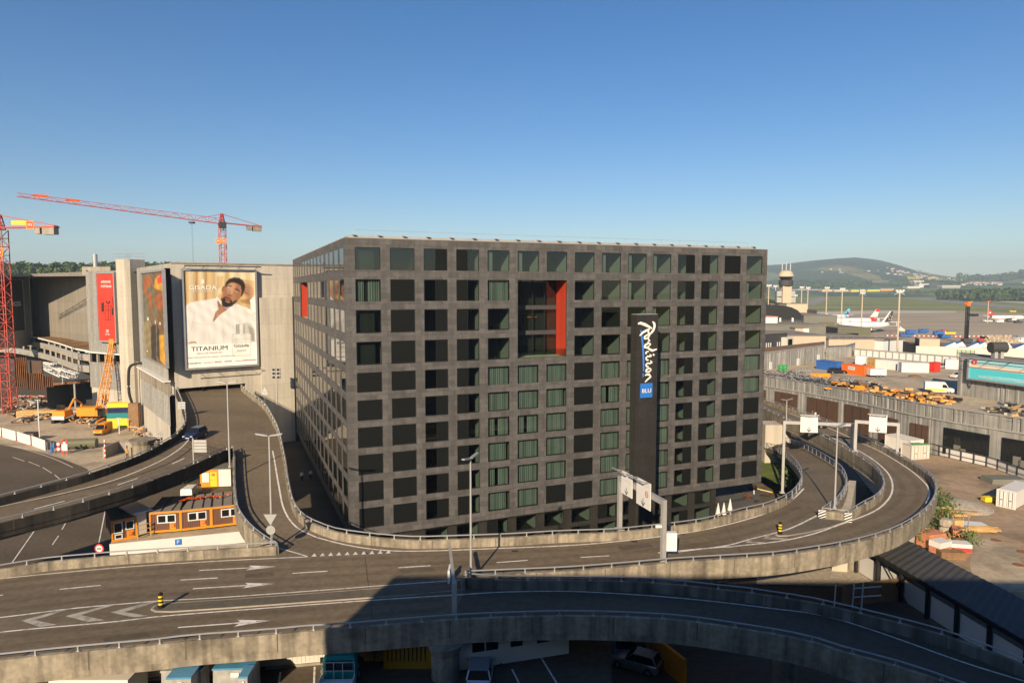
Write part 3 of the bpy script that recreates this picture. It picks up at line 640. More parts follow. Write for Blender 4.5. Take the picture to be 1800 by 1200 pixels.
M['room']=mat('room_wall',(.46,.46,.40),var=.04,scale=.3,rough=.9); M['roomd']=mat('room_dark',(.06,.058,.05),var=.1,rough=.9)
M['pane']=glass('window_pane',(.40,.48,.45),.95,ior=1.8); M['panec']=glass('clear_pane',(.42,.50,.45),.95,ior=1.9)
M['redwall']=mat('red_wall',(.40,.036,.012),var=.05,scale=.4,rough=.55,streak=(1.2,1.2,.02),sv=.12)
hotel=thing('hotel','large dark grey stone clad hotel block with a grid of square windows','hotel',HO,HRZ)
FX,FD,ZT,ZB=61.2,64.5,37.25,2.5
COLX=[1.13+4.02*k for k in range(15)]; WW=2.9
ROWS=[(33.69,36.26),(30.08,32.63),(26.44,29.10),(22.77,25.46),(19.6,21.89),(16.29,18.68),(13.09,15.5),(9.93,12.3),(6.75,9.10),(3.56,5.94)]
LCOL=[.9+4.27*k for k in range(15)]; LW=3.05
GRID=['ddstrrrrrrrstbr','cbstcVVrrrrstbr','dbstrVVddrrstbr','rbstrVVrrrrstbr','bbstcccbcccstbc','bbstcccbcccstbc','bbstcccbcccstbb','bbstcccbcccstbb','bbstcccbcccstbb','bbstccbbcccstbb']
def wall_grid(mb,us,zs,solid,P,dep=.13):
    """front skin with reveals around the openings; P(u,v,z) maps into the building"""
    for i in range(len(us)-1):
        for j in range(len(zs)-1):
            if not solid(i,j):
                u0,u1,z0,z1=us[i],us[i+1],zs[j],zs[j+1]
                if i==0 or solid(i-1,j): mb.quad(P(u0,0,z0),P(u0,dep,z0),P(u0,dep,z1),P(u0,0,z1))
                if i==len(us)-2 or solid(i+1,j): mb.quad(P(u1,0,z0),P(u1,0,z1),P(u1,dep,z1),P(u1,dep,z0))
                if j==0 or solid(i,j-1): mb.quad(P(u0,0,z0),P(u1,0,z0),P(u1,dep,z0),P(u0,dep,z0))
                if j==len(zs)-2 or solid(i,j+1): mb.quad(P(u0,0,z1),P(u0,dep,z1),P(u1,dep,z1),P(u1,0,z1))
            else: mb.quad(P(us[i],0,zs[j]),P(us[i+1],0,zs[j]),P(us[i+1],0,zs[j+1]),P(us[i],0,zs[j+1]))
def cuts(lo,hi,sp):
    c=[lo]
    for a,b in sp: c+=[a,b]
    return c+[hi]
rows_up=sorted(ROWS)
zs=cuts(ZB,ZT,rows_up); us=cuts(0,FX,[(x,x+WW) for x in COLX])
def vis(i,j,col,row): return 0
wall=MB()
def solid_f(i,j):
    if 11<=i<=13 and 2*(9-3)+1<=j<=2*(9-1)+1: return False       # the red loggia, two bays wide, three floors high
    return not(i%2==1 and j%2==1)
wall_grid(wall,us,zs,solid_f,lambda u,v,z:Vector((u,v,z)),.13)
usl=cuts(0,FD,[(x,x+LW) for x in LCOL])
def solid_l(i,j):
    if 19<=i<=23 and 15<=j<=17: return False
    return not(i%2==1 and j%2==1)
wall_grid(wall,usl,zs,solid_l,lambda u,v,z:Vector((v,u,z)),.13)
# right and back faces (seen only from the side): same grid
usr=cuts(0,FD,[(x,x+LW) for x in LCOL])
wall_grid(wall,usr,zs,lambda i,j: not(i%2==1 and j%2==1),lambda u,v,z:Vector((FX-v,u,z)),.24)
wall_grid(wall,us,zs,lambda i,j: not(i%2==1 and j%2==1),lambda u,v,z:Vector((u,FD-v,z)),.24)
wall.quad((0,0,ZB),(0,FD,ZB),(FX,FD,ZB),(FX,0,ZB))
build(wall,'wall',M['clad'],hotel)
mb=MB(); mb.box(.3,FX-.3,.3,FD-.3,36.6,36.9); mb.box(0,FX,0,.3,ZT,ZT+.06); mb.box(0,.3,.3,FD,ZT,ZT+.06); mb.box(FX-.3,FX,.3,FD,ZT,ZT+.06); build(mb,'roof',M['roofgrey'],hotel)
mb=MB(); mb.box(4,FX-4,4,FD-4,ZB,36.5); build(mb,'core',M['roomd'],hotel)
# white roof edge strip with clamps and thin wires
mb=MB(); mb.box(.6,FX-1.5,.75,.85,ZT+.1,ZT+.38); mb.box(.75,.85,1,FD-2,ZT+.1,ZT+.36)
for k in range(21): x=1+k*2.9; mb.box(x,x+.4,.4,1.0,ZT+.38,ZT+.48)
for k in range(18): y=3+k*3.4; mb.box(.5,1.0,y,y+.4,ZT+.36,ZT+.45)
build(mb,'roof_edge_strip',M['steel'],hotel)
mb=MB()
for k in range(20): x=1.2+k*3; mb.tube((x,.9,ZT),(x,.9,ZT+1.0),.02,5)
mb.tube((1.2,.9,ZT+1.0),(58.2,.9,ZT+1.0),.02,5); build(mb,'roof_safety_line',M['steel'],hotel)
# ---- windows
def wp(kind,w,h,v=0):
    """pieces of one window, lower left corner at the origin, inwards = +y"""
    P=[]; f=MB(); e=.075; fy0,fy1=.03,.135
    f.box(0,w,fy0,fy1,0,e); f.box(0,w,fy0,fy1,h-e,h); f.box(0,e,fy0,fy1,e,h-e); f.box(w-e,w,fy0,fy1,e,h-e)
    split={'s':w*.5,'t':w*.5}.get(kind)
    if split: f.box(split-.03,split+.03,fy0,fy1,e,h-e)
    P.append(('frame',f,['frame']))
    if kind=='b':
        b=MB(); n=10
        for k in range(n): z0=e+(h-2*e)*k/n; b.box(e,w-e,.065,.11,z0+.006,z0+(h-2*e)/n)
        P.append(('blind',b,['blind'])); return P
    x0,x1=e,w-e
    if kind=='s': x1=split-.03; bx=(split+.03,w-e)
    if kind=='t': x0=split+.03; bx=(e,split-.03)
    if split:
        b=MB(); n=10
        for k in range(n): z0=e+(h-2*e)*k/n; b.box(bx[0],bx[1],.065,.11,z0+.006,z0+(h-2*e)/n)
        P.append(('blind',b,['blind']))
    p=MB(); p.quad((x0,.075,e),(x1,.075,e),(x1,.075,h-e),(x0,.075,h-e)); P.append(('pane',p,['panec' if kind=='d' else 'pane']))
    r=MB(); D=3.4; a0,a1=(-.25,w+.15); zf,zc=-.35,h+.18
    wm=0 if kind!='d' else 1
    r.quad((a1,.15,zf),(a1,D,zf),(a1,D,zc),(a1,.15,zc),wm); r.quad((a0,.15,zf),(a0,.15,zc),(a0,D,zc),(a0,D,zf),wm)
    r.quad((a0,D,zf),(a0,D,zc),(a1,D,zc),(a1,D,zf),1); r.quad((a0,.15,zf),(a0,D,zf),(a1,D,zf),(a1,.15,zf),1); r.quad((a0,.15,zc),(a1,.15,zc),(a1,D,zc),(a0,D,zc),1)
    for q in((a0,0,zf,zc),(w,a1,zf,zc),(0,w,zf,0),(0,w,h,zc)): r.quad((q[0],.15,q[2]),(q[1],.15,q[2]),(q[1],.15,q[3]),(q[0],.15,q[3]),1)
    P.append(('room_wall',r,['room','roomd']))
    if kind=='r':
        k=MB()
        if v==0: k.box(.4,1.6,2.2,2.8,zf+.68,zf+.74); k.box(.4,.5,2.2,2.8,zf,zf+.68); k.box(1.5,1.6,2.2,2.8,zf,zf+.68)
        if v==1: k.box(.2,1.9,1.9,3.3,zf,zf+.5); k.box(.2,1.9,3.2,3.3,zf+.5,zf+1.1)
        if v!=2: P.append(('furniture',k,['slate' if v else 'brownwood']))
        if v==2:
            k=MB(); A=[];B=[]
            for q in range(15): x=.06+q*.05; y=.4+.05*math.sin(q*1.6); A.append((x,y,.02)); B.append((x,y,h-.03))
            k.strip(A,B); P.append(('curtain',k,['curt']))
    if kind=='c':
        c=MB(); n=46; A=[];B=[]; rr=random.Random(11+v); xa,xb=((.05,w-.05),(.05,w-.32),(.22,w-.05),(.05,w-.05))[v]
        for k in range(n+1):
            if v==3 and k==17: c.strip(A,B); A=[];B=[]
            if v==3 and 17<=k<23: continue
            x=xa+(xb-xa)*k/n; y=.42+.05*math.sin(k*1.35)+rr.uniform(-.03,.03); A.append((x,y,.02)); B.append((x,y,h-.03))
        c.strip(A,B); P.append(('curtain',c,['curt']))
    return P
proto={}; VR=random.Random(12)
def winobj(kind,h,x,z,i):
    v=0
    if kind=='r': v=VR.choice((0,0,1,1,2))
    if kind=='c': v=VR.choice((0,0,0,1,1,2,2,3))
    key=(kind,round(h,1),v)
    if key not in proto:
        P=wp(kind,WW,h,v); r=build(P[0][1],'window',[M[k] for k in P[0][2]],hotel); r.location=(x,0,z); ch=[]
        for nme,m_,ks in P[1:]: ch.append(build(m_,nme,[M[k] for k in ks],r))
        proto[key]=(r,ch)
    else:
        r0,ch=proto[key]; r=r0.copy(); COL.objects.link(r); r.location=(x,0,z)
        for c in ch: q=c.copy(); COL.objects.link(q); q.parent=r
    lb={'b':'window with its dark blind fully closed','c':'window with a pale green curtain drawn','r':'open window with a sunlit wall inside','d':'dark clear window','s':'window half open on the left, dark blind on the right','t':'window with dark blind on the left, open on the right'}[kind]
    r['label']=lb
restm=[];rest=MB()
def addrest(P,Mx):
    for nme,m_,ks in P:
        if nme=='furniture': continue
        idx=[]
        for k in ks:
            if k not in restm: restm.append(k)
            idx.append(restm.index(k))
        b=len(rest.v); rest.v+=[tuple(Mx@Vector(v)) for v in m_.v]; rest.f+=[tuple(i+b for i in f) for f in m_.f]; rest.m+=[idx[q] for q in m_.m]
cnt=0
for c in range(15):
    for r in range(10):
        k=GRID[r][c]
        if k=='V': continue
        z0,z1=ROWS[r]; h=(2.62 if r<4 else 2.36); zz=z1-h
        if cnt<99: winobj(k,h,COLX[c],zz,cnt); cnt+=1
        else: addrest(wp(k,WW,h,(c*3+r*5)%3),Matrix.Translation((COLX[c],0,zz)))
M['paneside']=glass('side_pane',(.42,.50,.45),.95,ior=2.3)
def wl(w,h):
    f=MB(); e=.05; f.box(0,w,.0,.1,0,e); f.box(0,w,.0,.1,h-e,h); f.box(0,e,.0,.1,e,h-e); f.box(w-e,w,.0,.1,e,h-e)
    p=MB(); p.quad((e,.012,e),(w-e,.012,e),(w-e,.012,h-e),(e,.012,h-e)); r=[q for q in wp('d',w,h) if q[0]=='room_wall'][0]; return [('frame',f,['frame']),('pane',p,['paneside']),r]
ML=Matrix(((0,1,0,0),(1,0,0,0),(0,0,1,0),(0,0,0,1)))
for c in range(15):
    for r in range(10):
        if c in(9,10,11) and r in(1,2): continue
        z0,z1=ROWS[r]; h=z1-z0; addrest(wl(LW,h),Matrix.Translation((0,LCOL[c],z0))@ML)
for c in range(15):
    for r in range(10):
        z0,z1=ROWS[r]
        addrest(wp('b',LW,z1-z0),Matrix.Translation((FX,LCOL[c],z0))@Matrix(((0,-1,0,0),(1,0,0,0),(0,0,1,0),(0,0,0,1))))
        addrest(wp('b',WW,z1-z0),Matrix.Translation((COLX[c]+WW,FD,z0))@Matrix.Rotation(math.pi,4,'Z'))
ow=build(rest,'window',[M[k] for k in restm],hotel,kind='stuff')
# ---- the red loggia
def lp(px,py,x):  # where a sight line meets the hotel's own plane x=const
    p0=HO+HD*x; q=onpl(px,py,p0,HD); v=q-HO; return v.dot(HN),q.z
LX0,LX1,LZ0,LZ1=COLX[5],COLX[6]+WW,22.77,32.64
LDP=max(1.5,min(5,lp(977,560,LX1)[0]))
mb=MB(); mb.quad((LX1,.24,LZ0),(LX1,LDP,LZ0),(LX1,LDP,LZ1),(LX1,.24,LZ1)); mb.quad((LX0,.24,LZ0),(LX0,.24,LZ1),(LX0,LDP,LZ1),(LX0,LDP,LZ0)); build(mb,'red_wall',M['redwall'],hotel)
mb=MB(); mb.quad((LX0,.24,LZ0),(LX1,.24,LZ0),(LX1,LDP,LZ0),(LX0,LDP,LZ0)); build(mb,'loggia_floor',M['conc_light'],hotel)
mb=MB(); mb.quad((LX0,.24,LZ1),(LX0,LDP,LZ1),(LX1,LDP,LZ1),(LX1,.24,LZ1)); build(mb,'loggia_ceiling',M['roomd'],hotel)
mb=MB(); nx3=4
for k in range(nx3+1):
    x=LX0+(LX1-LX0)*k/nx3; mb.box(max(LX0,x-.07),min(LX1,x+.07),LDP-.12,LDP,LZ0,LZ1)
lg=build(mb,'mullion',M['frame'],hotel)
mb=MB()
for z in(LZ0+3.3,LZ0+6.6): mb.box(LX0,LX1,LDP-.16,LDP+.3,z-.55,z)
build(mb,'floor_band',M['slate'],hotel)
mb=MB(); mb.quad((LX0,LDP-.05,LZ0),(LX1,LDP-.05,LZ0),(LX1,LDP-.05,LZ1),(LX0,LDP-.05,LZ1)); build(mb,'glazing',M['panec'],hotel)
mb=MB()
for k in range(3):
    z0=LZ0+3.3*k; mb.box(LX0,LX1,LDP+.3,LDP+4,z0-.6 if k else z0-.1,z0-.56 if k else z0-.02,0); mb.box(LX0+1.6,LX0+2.2,LDP+1.2,LDP+1.8,z0,z0+2.7,1 if k==0 else 0)
    mb.box(LX1-.9,LX1-.3,LDP+.8,LDP+3,z0,z0+2.7,1 if k!=1 else 2)
mb.box(LX0+2.6,LX0+2.75,LDP+.5,LDP+.65,LZ0+3.3,LZ0+5.1,2); mb.box(LX0+2.6,LX0+4.4,LDP+.5,LDP+.65,LZ0+4.95,LZ0+5.1,2); mb.box(LX0+1.2,LX0+1.35,LDP+.5,LDP+.65,LZ0+3.3,LZ0+5.1,2)
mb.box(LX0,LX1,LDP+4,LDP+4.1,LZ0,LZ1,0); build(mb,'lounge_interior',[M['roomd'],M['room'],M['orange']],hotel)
mb=MB(); mb.quad((LX0,.1,LZ0),(LX1,.1,LZ0),(LX1,.1,LZ0+1.05),(LX0,.1,LZ0+1.05)); build(mb,'glass_railing',M['greenglass'],hotel)
# second loggia round on the left face
U0,U1,Z0,Z1=LCOL[9],LCOL[11]+LW,ROWS[2][0],ROWS[1][1]
mb=MB(); mb.quad((.24,U1,Z0),(5,U1,Z0),(5,U1,Z1),(.24,U1,Z1)); mb.quad((.24,U0,Z0),(.24,U0,Z1),(5,U0,Z1),(5,U0,Z0)); mb.quad((5,U0,Z0),(5,U0,Z1),(5,U1,Z1),(5,U1,Z0)); build(mb,'red_wall',M['redwall'],hotel)
mb=MB(); mb.quad((.24,U0,Z0),(5,U0,Z0),(5,U1,Z0),(.24,U1,Z0)); build(mb,'loggia_floor',M['conc_light'],hotel)
# ---- dark recessed ground floor
GZ=-3.25; gw=MB(); gus=cuts(6,53.2,[(x,x+WW) for x in COLX[2:13]]); gzs=[GZ,-2.75,-.25,.3,2.2,ZB]
wall_grid(gw,gus,gzs,lambda i,j: not(i%2==1 and j in(1,3)),lambda u,v,z:Vector((u,.5+v,z)),.2)
gw.quad((53.2,.5,GZ),(53.2,40,GZ),(53.2,40,ZB),(53.2,.5,ZB)); gw.quad((6,.5,GZ),(6,.5,ZB),(1,12,ZB),(1,12,GZ)); gw.quad((1,12,GZ),(1,12,ZB),(1,FD,ZB),(1,FD,GZ))
build(gw,'plinth_wall',M['cladk'],hotel)
g2=MB(); gm=[]
for i,x in enumerate(COLX[2:13]):
    for z,h in((.3,1.9),(-2.75,2.5)):
        k='rrrstrrr'[(i*2+(z<0))%8]
        for nme,m_,ks in wp(k,WW,h):
            for q in ks:
                if q not in gm: gm.append(q)
            b=len(g2.v); g2.v+=[(v[0]+x,v[1]+.5,v[2]+z) for v in m_.v]; g2.f+=[tuple(j+b for j in f) for f in m_.f]; g2.m+=[gm.index(ks[j]) for j in m_.m]
build(g2,'shop_window',[M[k] for k in gm],hotel,kind='stuff')
# ---- sign tower
PX0,PX1,PY,PT=35.57,38.75,-5.0,28.25
pyl=thing('sign_tower','tall black sign tower with white vertical script in front of the hotel','sign tower',HO+HD*37.1+HN*-4.3+Vector((0,0,-3.2)),HRZ)
PL=lambda x,y,z:(x-37.1,y+4.3,z+3.2)
mb=MB(); mb.box(PX0-37.1,PX1-37.1,PY+4.3,.7,0,PT+3.2); build(mb,'body',M['cladk'],pyl)
mb=MB(); mb.box(PX0-37.05,PX1-37.15,PY+4.35,.65,PT+3.2,PT+3.28); build(mb,'cap',M['galv'],pyl)
M['letter']=mat('sign_white',(.86,.80,.70),var=.03,rough=.5); M['swoosh']=mat('sign_blue_stroke',(.05,.20,.62),var=.05,rough=.45)
STR=[[(342,188,9),(375,182,15),(430,203,17),(506,246,9)],[(514,168,7),(535,192,15),(538,225,15),(522,270,14),(492,304,11),(466,300,9),(461,276,10),(478,252,12),(440,268,13),(402,288,13),(362,325,7)],
[(486,322,7),(450,318,10),(420,338,11),(418,360,10),(440,362,8),(468,338,7),(484,326,6)],[(470,345,6),(462,368,9),(484,386,6),(455,400,6)],
[(494,422,6),(462,414,10),(428,432,12),(418,458,10),(440,466,8),(472,446,7),(494,424,6)],[(420,452,7),(460,470,11),(510,500,13),(566,485,7)],
[(470,508,6),(440,512,9),(432,528,9),(446,534,5)],[(518,540,9),(536,556,9)],
[(478,540,5),(502,560,9),(478,566,9),(452,562,8),(436,582,10),(446,606,10),(468,606,6)],
[(486,612,5),(508,634,9),(482,646,9),(456,640,8),(436,658,10),(446,682,10),(468,680,6)],
[(498,708,6),(470,700,9),(440,716,11),(438,740,10),(464,744,9),(494,726,8),(498,708,6)],
[(484,764,6),(450,772,10),(424,778,7)],[(450,774,6),(482,782,9),(494,800,9),(460,824,10),(424,856,6)]]
def strokes(mb,S,d0):
    for i,st in enumerate(S):
        pts=[]
        for x,y,wd in st:
            xl=333-(y-85)*.0109; pts.append(Vector(((x-xl)/249*3.18+PX0-37.1,PY+4.3-d0-.004*i,PT+3.2-(y-88)*.01125)))
        cv=smooth_pts(pts,.06); ws=[]
        for p in cv:
            # width by nearest control points
            ds=sorted(((p-q).length,k) for k,q in enumerate(pts))[:2]; w0,w1=st[ds[0][1]][2],st[ds[1][1]][2]; s_=ds[0][0]+ds[1][0]
            ws.append((w0*(ds[1][0])+w1*ds[0][0])/max(s_,1e-6)*.01125)
        A=[];B=[]
        for k,p in enumerate(cv):
            t=cv[min(k+1,len(cv)-1)]-cv[max(k-1,0)]; t.normalize(); n=Vector((-t.z,0,t.x)); A.append(p+n*ws[k]); B.append(p-n*ws[k])
        mb.strip(A,B)
mb=MB(); strokes(mb,STR,.03); build(mb,'lettering',M['letter'],pyl)
mb=MB(); strokes(mb,[[(376,260,6),(384,320,11),(398,420,12),(407,560,11),(410,735,9)],[(404,755,8),(405,778,9),(404,802,5)]],.03); build(mb,'brush_stroke',M['swoosh'],pyl)
zb1=PT+3.2-(872-88)*.01125; x0=(373-325)/249*3.18+PX0-37.1; mb=MB(); mb.box(x0,x0+1.8,PY+4.2,PY+4.3,zb1-1.85,zb1); build(mb,'blue_plate',M['signblue'],pyl)
text('BLU',.72,Matrix.Translation((x0+.9,PY+4.17,zb1-.98))@Matrix.Rotation(R(90),4,'X'),M['letter'],'lettering',pyl,sx=1.15,ext=.01)
# ================================================================ CAR PARK WITH ITS POSTERS
K1=Vector((-63.6,128,0)); FDIR=Vector((.805,.593,0)); FNRM=Vector((.593,-.805,0))
park=thing('car_park','large pale concrete car park block with wide ramp mouth and big posters','car park',K1)
def fl(px,py,off=0):
    q=onpl(px,py,K1+FNRM*off,FNRM); v=q-K1; return v.dot(FDIR),q.z
def FP(u,v,z): return K1+FDIR*u-FNRM*v+Vector((0,0,z))
ZP=36.3
tx0,_=fl(315,690); tx1,_=fl(432,676); tz=fl(375,678)[1]
mb=MB(); us_=[0,tx0,tx1,42]; zs_=[0,11.0,tz,ZP]
wall_grid(mb,us_,zs_,lambda i,j: not(i==1 and j==1),FP,1.0)
mb.quad(FP(0,0,ZP),FP(42,0,ZP),FP(42,40,ZP),FP(0,40,ZP)); mb.quad(FP(0,0,0),FP(0,0,ZP),FP(0,12,ZP),FP(0,12,0)); mb.quad(FP(42,0,0),FP(42,40,0),FP(42,40,ZP),FP(42,0,ZP))
def panelled(name,col,bw,bh,var=.04,mort=.6):
    m=cladding(name,col,bw,bh,var,.045); return m
M['panelwall']=panelled('panelled_concrete',(.49,.445,.37),14,3.05,.045); M['panelwall2']=panelled('panelled_grey_concrete',(.235,.21,.172),11,3.4,.06)
M['ribbed']=cladding('ribbed_sheet',(.28,.272,.25),2.1,40,.05)
build(mb,'wall',M['panelwall'],park,True)
mb=MB()
for a,b,c in((0,1,2),): pass
I=lambda u,v,z:FP(u,v,z)
mb.quad(I(.3,1,tz+.3),I(tx1+6,1,tz+.3),I(tx1+6,34,tz+.3),I(.3,34,tz+.3)); mb.quad(I(.3,34,8),I(tx1+6,34,8),I(tx1+6,34,tz+.3),I(.3,34,tz+.3)); mb.quad(I(.3,1,8),I(.3,34,8),I(.3,34,tz+.3),I(.3,1,tz+.3)); mb.quad(I(tx1+6,1,8),I(tx1+6,34,8),I(tx1+6,34,tz+.3),I(tx1+6,1,tz+.3))
build(mb,'ramp_mouth',M['conc_grey'],park,True)
bx0=fl(455,560)[0]; bx1=fl(512,560)[0]; bz=fl(480,523)[1]
mb=MB(); P8=[FP(u,v,z) for z in(0,bz) for u,v in((bx0,-1.1),(bx1,-1.1),(bx1,-.005),(bx0,-.005))]; mb.add(P8,[(4,5,6,7),(0,1,5,4),(1,2,6,5),(2,3,7,6),(3,0,4,7)]); build(mb,'wall_bay',M['panelwall'],park,True)
mb=MB(); q0=FP(bx1+.3,-1.3,0); mb.tube(q0,q0+Vector((0,0,bz+.2)),.42,10); mb.tube(q0+Vector((0,0,bz+.2)),q0+Vector((0,0,bz+.2))+FDIR*6,.2,8); build(mb,'down_pipe',M['black'],park,True)
mb=MB(); mb.box(0,0,0,0,0,0) if False else None
P8=[FP(u,v,z) for z in(ZP,ZP+.25) for u,v in((-.1,-.15),(42,-.15),(42,.4),(-.1,.4))]; mb.add(P8,[(0,1,5,4),(4,5,6,7),(2,3,7,6),(3,0,4,7)]); build(mb,'coping',M['conc_grey'],park,True)
# the older drum behind: facets left of the corner
A3=Vector((-83,152,0)); B3=K1+Vector((-1.0,-.6,0)); A2=Vector((-108.6,175,0)); B2=Vector((-96.3,168,0)); A1=Vector((-171,244,0)); B1=Vector((-133.5,215,0)); A0=Vector((-165,216,0)); B0=Vector((-168,238,0))
drum=thing('car_park','weathered round car park drum clad in ribbed grey sheet, left of the pale block','car park',(-100,165,0))
def facet(mb,a,b,z0,z1,ribs=0,m=0,dep=.12):
    d=(b-a); L=d.length; d.normalize(); n=Vector((d.y,-d.x,0))
    if not ribs: mb.quad(a+Vector((0,0,z0)),b+Vector((0,0,z0)),b+Vector((0,0,z1)),a+Vector((0,0,z1)),m); return
    k=max(2,int(L/ribs)); A=[];B=[]
    for i in range(k+1):
        p=a+d*(L*i/k)
        for o,dd in((0,-.28),(dep,-.18),(dep,.18),(0,.28)):
            q=p+d*(dd*ribs)+n*o; A.append(q+Vector((0,0,z0))); B.append(q+Vector((0,0,z1)))
    mb.strip(A,B,m)
for q_ in((A2,B2,15.6,36,1.0),(A3,B3,14.4,36.1,1.0),(A2,B2,6.3,12.6,1.6),(A3,B3,5.8,11.4,1.6),(A0,B0,12,36.4,1.4)): mb=MB(); facet(mb,*q_); build(mb,'ribbed_cladding',M['ribbed'],drum,True)
mb=MB(); facet(mb,A1,B1,12,36.9); facet(mb,B1,A2,12,36.4); facet(mb,B0+Vector((0,.5,0)),A1,12,36.6); build(mb,'wall',M['panelwall2'],drum,True)
mb=MB(); facet(mb,A2,B2,0,6.3); facet(mb,A3,B3,0,5.8); facet(mb,B2,A3,0,15); build(mb,'base_wall',M['conc_light'],drum,True)
mb=MB(); mb.poly([p+Vector((0,0,35.4)) for p in(A0,B0,A1,B1,A2,B2,A3,B3,Vector((-50,190,0)),Vector((-100,230,0)))]); build(mb,'roof',M['roofgrey'],drum,True)
for a,b,z0,z1 in((A2,B2,12.6,15.3),(A3,B3,11.4,14.1)):
    mb=MB()
    d=(b-a); L=d.length; d.normalize(); n=Vector((d.y,-d.x,0)); k=int(L/3.4)
    for i in range(k+1):
        p=a+d*(L*i/k); Mx=Matrix.Translation(p)@Matrix.Rotation(math.atan2(d.y,d.x),4,'Z'); mb.box(-.3,.3,-.25,.25,z0,z1,0,Mx)
    Mx=Matrix.Translation(a)@Matrix.Rotation(math.atan2(d.y,d.x),4,'Z'); mb.box(-.5,L+.5,-1.0,.3,z1,z1+.3,1,Mx); mb.box(-.2,L,-.2,.2,z0-.05,z0+.25,0,Mx)
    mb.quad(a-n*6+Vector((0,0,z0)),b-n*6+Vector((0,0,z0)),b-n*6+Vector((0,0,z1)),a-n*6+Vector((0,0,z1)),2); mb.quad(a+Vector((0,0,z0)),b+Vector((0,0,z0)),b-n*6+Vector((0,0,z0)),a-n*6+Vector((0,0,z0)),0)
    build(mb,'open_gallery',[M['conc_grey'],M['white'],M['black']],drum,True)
# stair pillar
pc=Vector((-87.6,157,0)); tw=thing('stair_tower','tall pale concrete stair pillar between the red and the brown poster','tower',pc,R(-24)); mb=MB()
mb.prism([(-2.3,-1.4),(-1.3,-2.3),(1.6,-2.3),(2.3,-1.5),(2.3,2.3),(-2.3,2.3)],0,38.2); build(mb,'wall',panelled('pillar_concrete',(.47,.425,.345),30,3.0,.04),tw)
mb=MB()
for a in(-2.2,0,2.2): 
    for b in(-2.2,2.2): mb.tube((a,b,38.2),(a,b,39.5),.04,5)
for z in(38.9,39.5): mb.path([(-2.2,-2.2,z),(2.2,-2.2,z),(2.2,2.2,z),(-2.2,2.2,z),(-2.2,-2.2,z)],.035,4)
build(mb,'roof_railing',M['steel'],tw)
cp=thing('vent_stack','round white flue on a small roof plant room','flue',aty(168,470,178)); mb=MB(); mb.tube((0,0,-1),(0,0,3.4),.55,12); build(mb,'flue',M['galv'],cp); mb=MB(); mb.box(-2.3,5,-2,3,-2,.1); build(mb,'plant_room',M['conc_grey'],cp)
# curved open decks with a planted roof, in front of the grey wall
def curve_deck(px,z,back,th,name,m,par,bm=0):
    back_=34 if back==0 and z>14 else 12
    F=smooth_pts([onz(p[0],p[1],z) for p in px],1.5); n=len(F); Bk=[f+Vector((f.x,f.y,0)).normalized()*back_ for f in F]
    mb=MB(); mb.strip(F,Bk,bm); mb.strip(zup(F,-th),F,1); mb.strip(zup(Bk,-th),zup(F,-th),1); build(mb,name,m,par,True); return F
gal=thing('parking_gallery','open curved parking decks with a brown planted roof at far left','parking deck',(-110,168,0))
g1=curve_deck([(-40,578),(20,587),(52,590),(75,595),(105,603),(130,611),(157,616)],15.2,0,.45,'planted_roof',[M['sedum'],M['white']],gal)
g2_=curve_deck([(-40,594),(20,599),(52,604),(80,609),(110,618),(135,626),(157,629)],12.4,0,.9,'deck',[M['conc_grey'],M['conc_grey']],gal)
g3=curve_deck([(-40,612),(20,616),(52,621),(80,627),(110,637),(135,646),(157,649)],9.2,0,.9,'deck',[M['conc_grey'],M['conc_grey']],gal)
mb=MB()
for F,z in((g2_,12.4),(g3,9.2)):
    for q in resample(F,n=15): Mx=Matrix.Translation(q+Vector((.1,1.2,0))); mb.box(-.28,.28,-.25,.25,0,2.4 if z>12 else 2.3,0,Mx)
build(mb,'column',M['conc_grey'],gal,True,kind='stuff')
mb=MB()
for F in(g2_,g3):
    F2=offs(F,0); mb.strip(F,zup(F,1.0)); 
build(mb,'balustrade',M['steel'],gal,True)
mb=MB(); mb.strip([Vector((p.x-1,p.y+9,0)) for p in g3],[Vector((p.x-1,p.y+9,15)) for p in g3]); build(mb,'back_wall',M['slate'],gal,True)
# ---------------------------------------------------------------- posters
def board(name,label,a,b,z0,z1,prt,par=None):
    """framed poster between ground points a and b"""
    d=(b-a).normalized(); c=(a+b)/2; t=thing(name,label,'poster',(c.x,c.y,z0)); W=(b-a).length; h=z1-z0
    fr=facing(Vector((c.x,c.y,z0)),d); mb=MB(); f=.38
    mb.box(-W/2-f,W/2+f,-f,0,-.3,.26,0,fr); mb.box(-W/2-f,W/2+f,h,h+f,-.3,.26,0,fr); mb.box(-W/2-f,-W/2,0,h,-.3,.26,0,fr); mb.box(W/2,W/2+f,0,h,-.3,.26,0,fr); build(mb,'frame',M['galv'],t,True)
    return t,fr,W,h
def prints(t,fr,W,h,polys,conv,name='poster_print',back='white'):
    mb=MB(); keys=[back]; mb.box(-W/2,W/2,0,h,-.2,0,0,fr); z=.012
    for k,ps in polys:
        if k not in keys: keys.append(k)
        q=[fr@Vector((*conv(*p),z)) for p in ps]; mb.poly(q,keys.index(k)); z+=.003
    build(mb,name,[M[k] for k in keys],t,True); return z
import numpy as np
